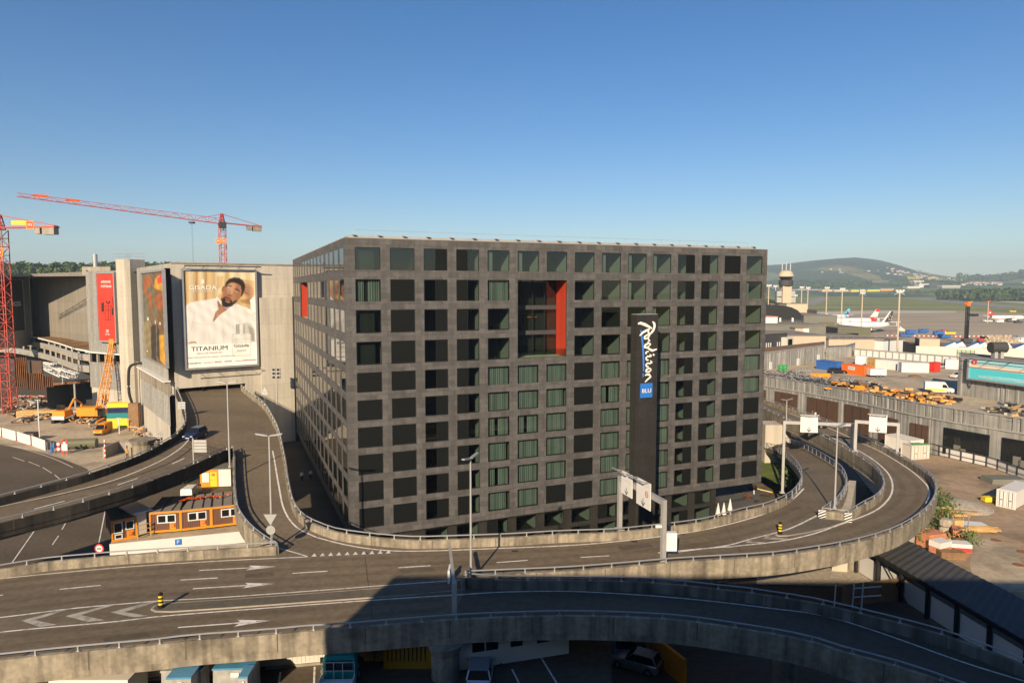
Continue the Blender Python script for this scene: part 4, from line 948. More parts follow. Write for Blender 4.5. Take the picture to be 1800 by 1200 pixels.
def paint(t,fr,W,h,polys,conv,nx,ny,back,post=None,blur=1.0):
    """a printed sheet: the picture is worked out point by point and kept as the sheet's own ink colour"""
    X,Y=np.meshgrid((np.arange(nx+1)/nx-.5)*W,np.arange(ny+1)/ny*h); I=np.zeros(X.shape+(3,)); I[:]=PM[back]; masks={}
    for n_,(k,ps) in enumerate(polys):
        q=[conv(*p_) for p_ in ps]; ins=np.zeros(X.shape,bool)
        for a in range(len(q)):
            (x0,y0),(x1,y1)=q[a],q[a-1]
            if y0==y1: continue
            ins^=((y0>Y)!=(y1>Y))&(X<(x1-x0)*(Y-y0)/(y1-y0)+x0)
        I[ins]=PM[k]; masks.setdefault(k,ins)
    def bl(A,n):
        for _ in range(n):
            for ax in(0,1): A=(np.roll(A,1,ax)+2*A+np.roll(A,-1,ax))/4
        return A
    soft=bl(I.copy(),14); sharp=bl(I.copy(),1)*.5+I*.5; I=sharp*.84+soft*.16
    if post is not None: I=post(I,X/W+.5,Y/h,masks,bl)
    vs=np.stack([X,Y,np.full(X.shape,.012)],-1).reshape(-1,3); V=[fr@Vector(v) for v in vs.tolist()]
    mb=MB(); w_=nx+1; mb.add(V,[(j*w_+i,j*w_+i+1,(j+1)*w_+i+1,(j+1)*w_+i) for j in range(ny) for i in range(nx)])
    o=build(mb,'poster_print',M['painted'],t,True); at=o.data.color_attributes.new('print','FLOAT_COLOR','POINT'); C4=np.ones((len(V),4)); C4[:,:3]=np.clip(I.reshape(-1,3),0,1); at.data.foreach_set('color',C4.ravel().astype(np.float32))
    mb=MB(); mb.box(-W/2,W/2,0,h,-.2,0,0,fr); build(mb,'backing',M['steel'],t,True); return .03
M['painted']=painted('printed_sheet')
def lamps(t,fr,W,h,top=True):
    mb=MB()
    for zz in((h+1.0,h+.3),) if top else (): pass
    for k in range(5):
        x=-W/2+W*k/4; mb.tube(fr@Vector((x,h+.35,0)),fr@Vector((x+.3,h+.9,1.3)),.05,5)
    mb.tube(fr@Vector((-W/2,h+.9,1.3)),fr@Vector((W/2+1,h+.9,1.3)),.12,6)
    for k in range(4): x=-W/2+W*(k+.4)/4; mb.tube(fr@Vector((x,-.4,0)),fr@Vector((x+.2,-1.0,1.0)),.05,5)
    mb.tube(fr@Vector((-W/2+.4,-1.0,1.0)),fr@Vector((W/2+.6,-1.0,1.0)),.1,6)
    build(mb,'lamp_bar',M['slate'],t,True)
PM={'p_tan':(.66,.47,.22),'p_tan2':(.80,.66,.42),'p_tan3':(.42,.24,.09),'p_shirt':(.86,.83,.78),'p_fold':(.66,.62,.56),'p_fold2':(.76,.72,.66),'p_skin':(.42,.20,.10),'p_skin2':(.56,.30,.17),'p_skin3':(.27,.115,.055),'p_hair':(.02,.013,.01),'p_lip':(.38,.13,.09),'p_white':(.88,.86,.81),'p_grey':(.34,.33,.29),'p_grey2':(.58,.56,.50),'p_dgrey':(.10,.10,.095),'p_silver':(.68,.68,.66),'p_bottle':(.82,.81,.75),'p_text':(.08,.09,.09),'p_red':(.66,.03,.018),'p_red2':(.74,.05,.03),'p_brown':(.19,.10,.04),'p_amber':(.58,.30,.03),'p_rust':(.33,.10,.025),'p_olive':(.15,.135,.085),'p_khaki':(.25,.20,.10),'p_dark':(.045,.03,.02),'p_green':(.035,.04,.03),'p_aqua':(.09,.55,.62),'p_sky':(.32,.68,.78),'p_sand':(.72,.62,.48)}
for k,c in PM.items(): M[k]=mat('print_'+k[2:],c,var=.03,scale=.4,rough=.45)
def ell(cx,cy,rx,ry,rot=0,n=18):
    c,s=math.cos(R(rot)),math.sin(R(rot)); return [(cx+rx*math.cos(t)*c-ry*math.sin(t)*s,cy+rx*math.cos(t)*s+ry*math.sin(t)*c) for t in[2*math.pi*k/n for k in range(n)]]
u0,zt=fl(322,478,.7); u1,zt2=fl(447,475,.7); _,zb=fl(328,647,.7); _,zb2=fl(452,639,.7)
t,fr,W,h=board('billboard','huge poster of a man in a white shirt with a perfume bottle',FP(u0,-.7,0),FP(u1,-.7,0),(zb+zb2)/2,(zt+zt2)/2,None)
def cv1(x,y):
    xl=826+(y-192)*.0244; xr=1412+(y-185)*.037; yt=192-(x-826)*.012; yb=972-(x-845)*.045
    return (min(1,max(0,(x-xl)/(xr-xl)))-.5)*W, min(1,max(0,1-(y-yt)/(yb-yt)))*h
G=[('p_tan',[(800,170),(1430,170),(1450,790),(800,800)]),('p_tan3',[(826,190),(850,190),(852,500),(826,500)]),('p_tan2',[(868,190),(905,190),(905,470),(870,470)]),('p_tan3',[(922,190),(940,190),(940,450),(922,460)]),('p_tan2',[(955,190),(985,190),(985,440),(955,440)]),('p_tan3',[(1000,190),(1012,190),(1012,430),(1000,430)]),
('p_tan2',[(1080,190),(1165,190),(1150,330),(1080,420)]),('p_tan',[(1095,230),(1150,230),(1140,310),(1095,340)]),('p_tan2',[(1200,190),(1412,190),(1412,260),(1200,240)]),('p_tan3',[(1290,420),(1420,395),(1425,540),(1330,500)]),('p_tan',[(1295,440),(1380,455),(1420,500),(1330,492)]),
('p_shirt',[(826,482),(870,450),(920,436),(1000,425),(1085,408),(1100,395),(1125,430),(1190,470),(1270,452),(1300,468),(1350,482),(1395,505),(1425,540),(1430,780),(1150,800),(935,785),(905,755),(850,785),(838,700)]),
('p_fold2',[(905,600),(990,618),(1050,612),(1055,618),(990,628),(905,612)]),('p_fold2',[(915,450),(905,560),(880,660),(852,720),(890,660),(915,570)]),('p_fold',[(848,710),(868,680),(862,705)]),('p_fold2',[(1300,470),(1345,520),(1405,540),(1420,560),(1350,540)]),('p_fold2',[(1140,610),(1160,700),(1150,780),(1130,700)]),('p_fold2',[(1010,640),(1040,700),(1030,770),(1020,700)]),
('p_skin3',[(1102,418),(1120,450),(1170,490),(1225,470),(1240,450),(1170,505),(1112,545),(1068,600),(1060,590),(1085,515),(1108,500),(1098,440)]),('p_skin',[(1120,460),(1165,490),(1150,510),(1105,545),(1075,590),(1085,540),(1108,505)]),
('p_skin2',[(1384,300),(1410,335),(1404,375),(1385,412),(1350,398),(1318,372),(1318,330),(1335,300),(1322,284),(1300,272),(1308,262),(1345,284)]),('p_skin3',[(1330,345),(1375,372),(1380,380),(1325,362)]),('p_skin',[(1315,300),(1365,318),(1372,328),(1318,316)]),('p_skin3',[(1315,322),(1370,345),(1368,350),(1315,331)]),
('p_shirt',[(1376,418),(1416,385),(1426,530),(1385,500)]),
('p_skin3',ell(1147,335,13,26,8)),('p_skin',[(1148,345),(1160,302),(1180,272),(1225,258),(1275,268),(1312,300),(1318,340),(1300,390),(1265,430),(1215,470),(1165,478),(1135,450),(1128,405)]),('p_skin2',[(1195,290),(1240,282),(1265,300),(1240,330),(1225,370),(1200,385),(1178,360),(1172,320)]),
('p_hair',[(1160,318),(1168,280),(1195,250),(1235,236),(1282,238),(1318,262),(1335,300),(1328,345),(1305,392),(1296,392),(1302,345),(1296,305),(1265,284),(1225,276),(1190,286),(1174,312)]),
('p_hair',[(1126,398),(1140,412),(1150,400),(1168,392),(1205,408),(1222,425),(1225,438),(1255,418),(1268,430),(1215,474),(1165,484),(1136,462)]),('p_skin2',[(1163,418),(1178,430),(1205,436),(1200,444),(1172,440)]),('p_lip',[(1158,402),(1180,405),(1212,422),(1200,430),(1168,418)]),
('p_hair',[(1180,308),(1200,300),(1222,308),(1222,314),(1198,308)]),('p_hair',[(1240,328),(1262,325),(1290,345),(1288,352),(1258,336)]),('p_white',ell(1203,322,11,5,15)),('p_hair',ell(1204,322,5,5)),('p_white',ell(1258,350,11,5,20)),('p_hair',ell(1258,350,5,5)),('p_skin3',[(1205,345),(1196,372),(1182,384),(1200,394),(1216,392),(1222,378)]),('p_skin2',[(1208,340),(1222,345),(1215,378),(1204,380)]),
('p_skin3',[(850,778),(885,758),(915,756),(934,776)]),('p_tan',[(868,770),(900,762),(920,772)]),
('p_white',[(845,776),(1432,756),(1450,980),(840,985)]),('p_grey2',[(1336,600),(1385,612),(1418,660),(1420,756),(1340,758)]),('p_grey',[(1360,625),(1400,650),(1419,700),(1420,756),(1385,757)]),
('p_grey2',[(1221,702),(1236,695),(1372,690),(1386,702),(1388,876),(1222,882)]),('p_bottle',[(1226,707),(1240,700),(1368,696),(1380,706),(1382,870),(1227,876)]),('p_silver',[(1253,617),(1335,612),(1336,696),(1254,698)]),('p_dgrey',[(1258,618),(1266,617),(1267,697),(1259,697)]),('p_grey',[(1270,617),(1285,616),(1286,697),(1271,697)]),('p_white',[(1290,616),(1312,615),(1313,697),(1291,697)]),('p_grey',[(1318,614),(1332,613),(1333,696),(1319,697)]),('p_grey2',[(1235,742),(1375,738),(1375,741),(1235,745)]),('p_grey2',[(1235,850),(1375,846),(1375,848),(1235,853)]),
('p_white',[(968,290),(972,262),(982,250),(980,268),(990,262),(986,276),(996,274),(988,292)]),('p_grey2',[(1294,775),(1300,758),(1304,778)])]
G+=[('p_grey2',[(1085,508),(1088,508),(1104,548),(1101,550)]),('p_fold2',[(1150,560),(1200,600),(1210,690),(1190,640)])]
def post1(I,U,V_,mk,bl):
    sh=mk['p_shirt'].astype(float); up=bl(sh,3)
    folds=.5+.5*np.sin(U*34+V_*21+2.2*np.sin(V_*9+U*3))*np.sin(U*11-V_*17+1.3); folds=bl(folds,2)
    white=(I.min(2)>.55)&(V_>.23)
    I=np.where(white[...,None],I*(1-.20*(1-folds)[...,None]*up[...,None]),I)
    I=np.where((V_>.23)[...,None],I*(1-.10*(1-V_)[...,None]),I)
    tan=(I[...,2]<.5)&(V_>.6); band_=.88+.12*np.sin(U*40)
    return np.where(tan[...,None],I*band_[...,None],I)
zz=paint(t,fr,W,h,G,cv1,150,200,'p_white',post1)
def ptext(s,x,y,hpx,k,sx=1.0,al='CENTER'):
    u,v=cv1(x,y); u2,v2=cv1(x,y+hpx); return text(s,abs(v-v2)*1.38,fr@Matrix.Translation((u,v,zz+.03)),M[k],'lettering',t,True,ext=.008,sx=sx,align=al)
ptext('GISADA',981,325,36,'p_white',1.2); ptext('SWITZERLAND',984,354,11,'p_white',1.5); ptext('TITANIUM',1033,815,36,'p_text',1.22); ptext('EAU DE PARFUM',1032,851,14,'p_grey2',1.35); ptext('THE NEW FRAGRANCE BY GISADA SWITZERLAND',1030,883,10,'p_grey2',1.25); ptext('Gisada',1301,793,26,'p_dgrey',1.25); ptext('titanium',1301,832,14,'p_grey2',1.2)
for s,x,k in(('AVAILABLE IN',908,'p_text'),('DOUGLAS',1020,'p_grey2'),('IMPORT',1104,'p_red'),('MANOR',1186,'p_dgrey'),('Parfumerie',1283,'p_grey2'),('MARIONNAUD',1375,'p_red')): ptext(s,x,934-(x-908)*.045,10,k,1.15)
lamps(t,fr,W,h)
# red poster on the left facet
def onf(px,py,a,b,off):
    d=(b-a).normalized(); n=Vector((d.y,-d.x,0)); q=onpl(px,py,a+n*off,n); return q
def fboard(name,label,a,b,xl,xr,yt,yb,off=.7):
    d=(b-a).normalized(); p=onf(xl,yt,a,b,off); q=onf(xr,yt,a,b,off); zb=onf((xl+xr)/2,yb,a,b,off).z; zt=(p.z+q.z)/2; p.z=q.z=0
    return board(name,label,p,q,zb,zt,None)
t,fr,W,h=fboard('billboard','tall red poster with gift drawings on the ribbed wall',A2,B2,170.5,200,481,598.5)
c2=lambda x,y:((x-91)/(227-91)*W-W/2 if False else (min(1,max(0,(x-(91+(y-195)*.045))/125.)))*W-W/2,(1-min(1,max(0,(y-195)/545.)))*h)
def rect(x0,y0,x1,y1): return [(x0,y0),(x1,y0),(x1,y1),(x0,y1)]
GR=[('p_dark',rect(124,430,146,505)),('p_dark',rect(122,390,125,432)),('p_dark',rect(138,390,141,432)),('p_dark',rect(122,390,141,393)),('p_dark',rect(122,408,141,411)),('p_dark',rect(152,452,156,570)),('p_dark',rect(194,452,198,574)),('p_dark',rect(152,452,198,456)),('p_dark',rect(152,488,198,492)),('p_dark',rect(152,568,198,572)),('p_dark',rect(173,452,179,570)),('p_dark',rect(120,514,152,518)),('p_dark',rect(203,470,216,530)),('p_dark',rect(203,425,206,470)),('p_dark',rect(213,425,216,470)),('p_dark',rect(206,380,210,428)),('p_dark',rect(203,546,218,550)),('p_dark',[(175,450),(160,425),(163,410),(176,430),(190,408),(193,424),(177,450),(187,424),(177,440),(166,422)])]
zz=prints(t,fr,W,h,GR,c2,back='p_red2')
def pt2(s,x,y,hp,k,sx=1):
    u,v=c2(x,y); text(s,hp/545.*h*1.38,fr@Matrix.Translation((u,v,zz+.03)),M[k],'lettering',t,True,ext=.008,sx=sx)
pt2('HAPPINESS MADE',160,262,20,'p_white',.62); pt2('IN SWITZERLAND',163,298,20,'p_white',.66); pt2('100',172,662,26,'p_white',.8); pt2('EST. 1908',174,688,12,'p_white',.8)
# brown poster on the right facet
t,fr,W,h=fboard('billboard','tall brown poster with a figure in yellow trousers on the ribbed wall',A3,B3,249,287,479,632)
def c3(x,y):
    yt=186-(x-468)*.06; yb=838+(x-490)*.43; xl=468+(y-186)*.03; xr=640+(y-180)*.045
    return (min(1,max(0,(x-xl)/(xr-xl)))-.5)*W,(1-min(1,max(0,(y-yt)/(yb-yt))))*h
GB=[('p_olive',rect(440,150,560,950)),('p_khaki',[(480,560),(545,560),(545,860),(490,840)]),('p_brown',[(560,150),(690,150),(690,450),(575,430)]),('p_amber',[(580,230),(610,205),(655,210),(655,330),(590,310),(570,290)]),('p_rust',[(485,230),(500,200),(525,195),(552,230),(560,270),(520,300),(505,350),(485,340)]),('p_rust',[(505,350),(550,330),(560,480),(540,500),(530,420)]),('p_rust',[(575,430),(590,350),(660,330),(668,480),(610,470)]),('p_red2',[(596,225),(640,195),(660,215),(660,260),(600,270)]),('p_dark',[(545,590),(585,585),(590,890),(548,850)]),('p_brown',[(590,480),(680,480),(690,950),(600,900)]),('p_amber',[(612,670),(655,665),(668,880),(660,912),(622,870)]),('p_dark',[(595,560),(612,640),(618,870),(596,830)]),('p_rust',[(542,400),(556,400),(556,600),(544,600)])]
def post3(I,U,V_,mk,bl):
    n_=.5+.5*np.sin(U*23+3*np.sin(V_*13))*np.sin(V_*31+U*9); return I*(.72+.5*bl(n_,3))[...,None]
zz=paint(t,fr,W,h,GB,c3,60,150,'p_olive',post3)
def pt3(s,x,y,hp,k,sx=1):
    u,v=c3(x,y); text(s,hp/680.*h*1.38,fr@Matrix.Translation((u,v,zz+.03)),M[k],'lettering',t,True,ext=.008,sx=sx)
pt3('Switch',522,540,34,'p_white',.6); pt3('the',585,565,34,'p_white',.6); pt3('new.',622,575,34,'p_white',.6); pt3('airport',512,795,14,'p_white',1)
# dark poster at the far left
t,fr,W,h=fboard('billboard','dark green poster at the far left behind the crane mast',A0,B0,-8,39,492,583,.5)
prints(t,fr,W,h,[('p_dark',[(.1,.1),(.5,.1),(.45,.9),(.15,.9)]),('p_khaki',[(.42,.3),(.5,.35),(.5,.6),(.44,.6)])],lambda x,y:((x-.5)*W,y*h),back='p_green')
text('BOSS',2.2,fr@Matrix.Translation((W*.22,h*.53,.08)),M['p_white'],'lettering',t,True,ext=.008)
# curved footbridge ledge and cable tray from the pillar to the corner
led=thing('gallery_walkway','curved pale walkway with railing posts at the foot of the brown poster','walkway',(-76,145,0))
L=smooth_pts([onz(a,b,13.4) for a,b in((246,641),(262,648),(280,656),(295,666),(305,674))],.8); Lb=offs(L,1.4); mb=MB(); mb.strip(L,Lb); mb.strip(zup(L,-.35),L); mb.strip(zup(L,-.35),zup(Lb,-.35)); build(mb,'slab',M['conc_light'],led,True)
mb=MB()
for q in resample(L,n=9): mb.tube(q,q+Vector((0,0,1.1)),.05,5)
mb.path(zup(L,1.1),.05,5); mb.path(zup(L,.6),.04,5); build(mb,'railing',M['steel'],led,True)
pp=thing('bent_pipe','thick dark hose bent over the walkway beside the concrete pillar','pipe',(-85,150,5)); mb=MB(); mb.path(smooth_pts([aty(232,708,151),aty(227,690,151),aty(226,660,151),aty(228,645,151),aty(236,640,151),aty(250,638,151)],.4),.3,8); build(mb,'hose',M['dark'],pp,True)
mb=MB(); q=aty(236,708,150.5); mb.box(q.x-1.1,q.x+1.1,q.y-.6,q.y+.6,0,q.z); build(mb,'casing',M['brownwood'],pp,True)
# ================================================================ VEHICLES, PEOPLE, LAMPS, GANTRIES
def loft(mb,secs,m=0,cap=True):
    n=len(secs[0]); vs=[v for s in secs for v in s]
    fs=[(i*n+k,i*n+(k+1)%n,(i+1)*n+(k+1)%n,(i+1)*n+k) for i in range(len(secs)-1) for k in range(n)]
    if cap: fs+=[tuple(reversed(range(n))),tuple(range((len(secs)-1)*n,len(secs)*n))]
    mb.add(vs,fs,m)
def wheel_parts(t,xs,hw,r,m='tyre'):
    for x in xs:
        for s in(-1,1):
            mb=MB(); mb.tube((x,s*hw-.1,r),(x,s*hw+.1,r),r,14); wl=build(mb,'wheel',M[m],t)
            mb=MB(); mb.tube((x,s*(hw+.1),r),(x,s*(hw+.115),r),r*.6,10); build(mb,'rim',M['chrome'],wl)
def section(x,w,z0,z1,rnd=.12,top=.9):
    return [Vector((x,-w*.96,z0)),Vector((x,w*.96,z0)),Vector((x,w,z0+(z1-z0)*.4)),Vector((x,w*.98,z1-rnd)),Vector((x,w*top,z1)),Vector((x,-w*top,z1)),Vector((x,-w*.98,z1-rnd)),Vector((x,-w,z0+(z1-z0)*.4))]
def car(label,loc,rz,paint,L=4.3,W=.88,hg=1.5,wagon=True,cat='car'):
    t=thing('parked_car' if cat=='car' else 'car',label,'car',loc,rz); h=L/2; mb=MB()
    loft(mb,[section(h,W*.78,.35,.62),section(h-.12,W*.92,.25,.72),section(h-.9,W,.2,.86),section(h*.35,W,.2,.95),section(-h*.6,W,.2,.97),section(-h+.15,W*.95,.25,.95),section(-h,W*.85,.35,.8)]); b=build(mb,'body',M[paint],t,smooth=False)
    mb=MB(); xf,xr=(h*.38,-h*.92) if wagon else (h*.3,-h*.6)
    def cs(x,w,z): return [Vector((x,-w,z)),Vector((x,w,z))]
    a=[Vector((xf,-W*.93,.93)),Vector((xf,W*.93,.93)),Vector((xr,W*.93,.94)),Vector((xr,-W*.93,.94))]; c=[Vector((xf-.75,-W*.75,hg-.04)),Vector((xf-.75,W*.75,hg-.04)),Vector((xr+(.3 if wagon else .6),W*.75,hg-.04)),Vector((xr+(.3 if wagon else .6),-W*.75,hg-.04))]
    mb.add(a+c,[(0,1,5,4),(1,2,6,5),(2,3,7,6),(3,0,4,7)]); build(mb,'window',M['glassdark'],t)
    mb=MB(); e=Vector((0,0,.05)); up=[p+e for p in c]; mid=[Vector((p.x*.96,p.y*.9,hg+.05)) for p in c]; mb.add(c+up,[(0,1,5,4),(1,2,6,5),(2,3,7,6),(3,0,4,7)]); mb.poly(up)
    for s in(-1,1):
        mb.tube((xf-.05,s*W*.9,.95),(xf-.75,s*W*.74,hg),.035,4); mb.tube((xf*.0-.2,s*W*.92,.95),(xf*.0-.2,s*W*.75,hg),.04,4); mb.tube((xr,s*W*.92,.95),(xr+.3,s*W*.74,hg),.06,4)
    build(mb,'roof',M[paint],t)
    for s in(-1,1):
        mb=MB(); mb.box(h-.16,h-.02,s*W*.62-.16,s*W*.62+.16,.58,.72); build(mb,'headlight',M['lampglass'],t)
        mb=MB(); mb.box(-h-.01,-h+.1,s*W*.68-.12,s*W*.68+.12,.65,.85); build(mb,'tail_light',M['red'],t)
        mb=MB(); mb.box(h*.3,h*.36,s*W*1.02-.02,s*W*1.18,.93,1.06) if s>0 else mb.box(h*.3,h*.36,-W*1.18,-W*1.02+.02,.93,1.06); build(mb,'mirror',M[paint],t)
    wheel_parts(t,(h*.62,-h*.62),W-.1,.32); mb=MB(); mb.box(h-.05,h+.01,-.26,.26,.4,.5); build(mb,'number_plate',M['white'],t); return t
def van(label,loc,rz,paint,stripe=None,L=5.6,W=1.0,hg=2.45,pick=False):
    t=thing('van',label,'van',loc,rz); h=L/2; mb=MB()
    loft(mb,[section(h,W*.85,.4,.95),section(h-.2,W*.97,.3,1.1),section(h-1.0,W,.25,1.25)]+([section(h-1.75,W*.95,.25,hg,.2,.8),section(-h+.05,W,.25,hg,.15,.88),section(-h,W,.25,hg-.02,.15,.86)] if not pick else [section(h-1.7,W*.93,.25,hg,.2,.8),section(h-2.6,W*.93,.25,hg,.2,.8),section(h-2.65,W,.25,1.2),section(-h,W,.25,1.2)])); build(mb,'body',M[paint],t)
    mb=MB(); x0,x1,z0,z1=h-.98,h-1.7,1.27,hg-.14; w0,w1=W*.86,W*.78; n=Vector((.05,0,.03)); mb.add([Vector((x0,-w0,z0))+n,Vector((x0,w0,z0))+n,Vector((x1,w1,z1))+n,Vector((x1,-w1,z1))+n],[(0,1,2,3)]); build(mb,'windscreen',M['glassdark'],t)
    for s in(-1,1):
        mb=MB(); y=s*(W+.012); mb.add([(h-1.2,y*.985,1.25),(h-2.3,y,1.25),(h-2.3,y*.965,1.95),(h-1.65,y*.95,1.95)],[(0,1,2,3)]); build(mb,'side_window',M['glassdark'],t)
        mb=MB(); mb.box(h-.2,h-.02,s*W*.68-.16,s*W*.68+.16,.85,1.05); build(mb,'headlight',M['lampglass'],t)
        mb=MB(); mb.box(h-1.15,h-1.05,s*W*1.14-.1,s*W*1.14+.1,1.3,1.62); build(mb,'mirror',M['black'],t)
    if stripe:
        mb=MB()
        for s in(-1,1): y=s*(W+.014); mb.add([(h-.9,y,.55),(-h+.2,y,.55),(-h+.2,y,1.0),(h-2.2,y,.95)],[(0,1,2,3)])
        build(mb,'side_stripe',M[stripe],t)
    mb=MB(); mb.box(h-.06,h+.04,-W*.8,W*.8,.35,.62); build(mb,'bumper',M['black'],t); wheel_parts(t,(h-1.0,-h+1.1),W-.12,.36); return t
def person(label,loc,rz,top,legs,stride=.28,hat=None,sc=1.0):
    t=thing('person',label,'person',loc,rz)
    V=[(0,0,.95),(0,0,1.18),(0,0,1.42),(.02,0,1.56),(.03,0,1.66),(.02,.1,.9),(stride*.5+.06,.1,.5),(stride*.45,.1,.07),(stride*.45+.16,.1,.04),(.02,-.1,.9),(-stride*.2+.04,-.1,.5),(-stride*.9,-.1,.1),(-stride*.9+.15,-.1,.05),(0,.2,1.4),(-.08,.26,1.12),(.06,.26,.88),(0,-.2,1.4),(.05,-.26,1.12),(.18,-.24,.9)]
    E=[(0,1),(1,2),(2,3),(3,4),(0,5),(5,6),(6,7),(7,8),(0,9),(9,10),(10,11),(11,12),(2,13),(13,14),(14,15),(2,16),(16,17),(17,18)]
    Rr=[.15,.14,.15,.06,.105,.095,.065,.05,.045,.095,.065,.05,.045,.065,.048,.04,.065,.048,.04]
    me=bpy.data.meshes.new('body'); me.from_pydata([tuple(c*sc for c in v) for v in V],E,[]); o=bpy.data.objects.new('body',me); COL.objects.link(o)
    o.modifiers.new('s','SKIN'); sv=me.skin_vertices[0].data
    for i,r in enumerate(Rr): sv[i].radius=(r*sc,r*sc)
    sv[0].use_root=True; o.modifiers.new('u','SUBSURF').levels=1
    bpy.context.view_layer.update(); m2=bpy.data.meshes.new_from_object(o.evaluated_get(bpy.context.evaluated_depsgraph_get())); o.modifiers.clear(); o.data=m2; m2.name='body'
    for k in(top,legs,'skin','p_hair'): m2.materials.append(M[k])
    for p in m2.polygons:
        c=p.center; p.material_index=2 if c.z>1.5*sc or (abs(c.y)>.2*sc and c.z<.95*sc) else (1 if c.z<.95*sc else 0)
        if c.z>1.62*sc and c.x<.06*sc or c.z>1.7*sc: p.material_index=3
    o.parent=t
    if hat: mb=MB(); mb.lathe([(.15,1.68),(.15,1.74),(.12,1.82),(.05,1.86)],10,c=(.02,0,0)); build(mb,'helmet',M[hat],t)
    return t
def lamp_post(label,base,h,rz,group=None,arms=2):
    t=thing('street_lamp',label,'street lamp',base,rz,group); mb=MB(); mb.tube((0,0,0),(0,0,h),.11,8,0,.07); mb.lathe([(.2,0),(.2,.12),(.13,.2)],8); build(mb,'pole',M['steel'],t)
    for s in((-1,1) if arms==2 else (1,)):
        mb=MB(); mb.box(s*.1 if s>0 else -1.25,1.25 if s>0 else -.1,-.14,.14,h-.02,h+.07,0,Matrix.Translation((0,0,h))@Matrix.Rotation(-s*.16,4,'Y')@Matrix.Translation((0,0,-h))); hd=build(mb,'lamp_head',M['galv'],t)
        mb=MB(); Mx=Matrix.Translation((0,0,h))@Matrix.Rotation(-s*.16,4,'Y')@Matrix.Translation((0,0,-h)); mb.box(s*.35 if s>0 else -1.15,1.15 if s>0 else -.35,-.1,.1,h-.05,h-.03,0,Mx); build(mb,'lamp_glass',M['lampglass'],hd)
    return t
def lamp_at(label,px,py,z,ytop,rz=0,arms=2):
    b=onz(px,py,z); h=aty(px,ytop,b.y).z-z; return lamp_post(label,b,h,rz,None,arms)
lamp_at('slim double lamp rising in front of the ramp mouth',404,821,10.2,673)
lamp_at('slim double lamp on the parapet of the merging lane',478,952,8.2,766)
lamp_at('tall grey lamp at the tip of the near branch, in front of the windows',828,1006,8.2,806,R(65))
lamp_at('tall grey lamp on the nose between the two ramps',1467,893,8.2,750,R(30))
lamp_at('pale lamp post standing beside the dark hedge',1377,850,0,755,R(60))
lamp_at('small double lamp far along the outer ramp by the brown gates',1382,742,7.9,703,R(20))
# floodlight rack on a mast right of the poster
b=aty(488,746,134); t=thing('floodlight_mast','thin mast with six small square floodlights beside the ramp','floodlight',b); h=aty(488,660,134).z-b.z; mb=MB(); mb.tube((0,0,0),(0,0,h),.13,8); build(mb,'pole',M['steel'],t)
for i in range(3):
    for j in(-1,1): mb=MB(); mb.box(j*.45-.33,j*.45+.33,-.2,.2,h-.6+i*.75,h-.02+i*.75); fl_=build(mb,'floodlight',M['galv'],t); mb=MB(); mb.box(j*.45-.26,j*.45+.26,-.23,-.205,h-.54+i*.75,h-.08+i*.75); build(mb,'lens',M['black'],fl_)
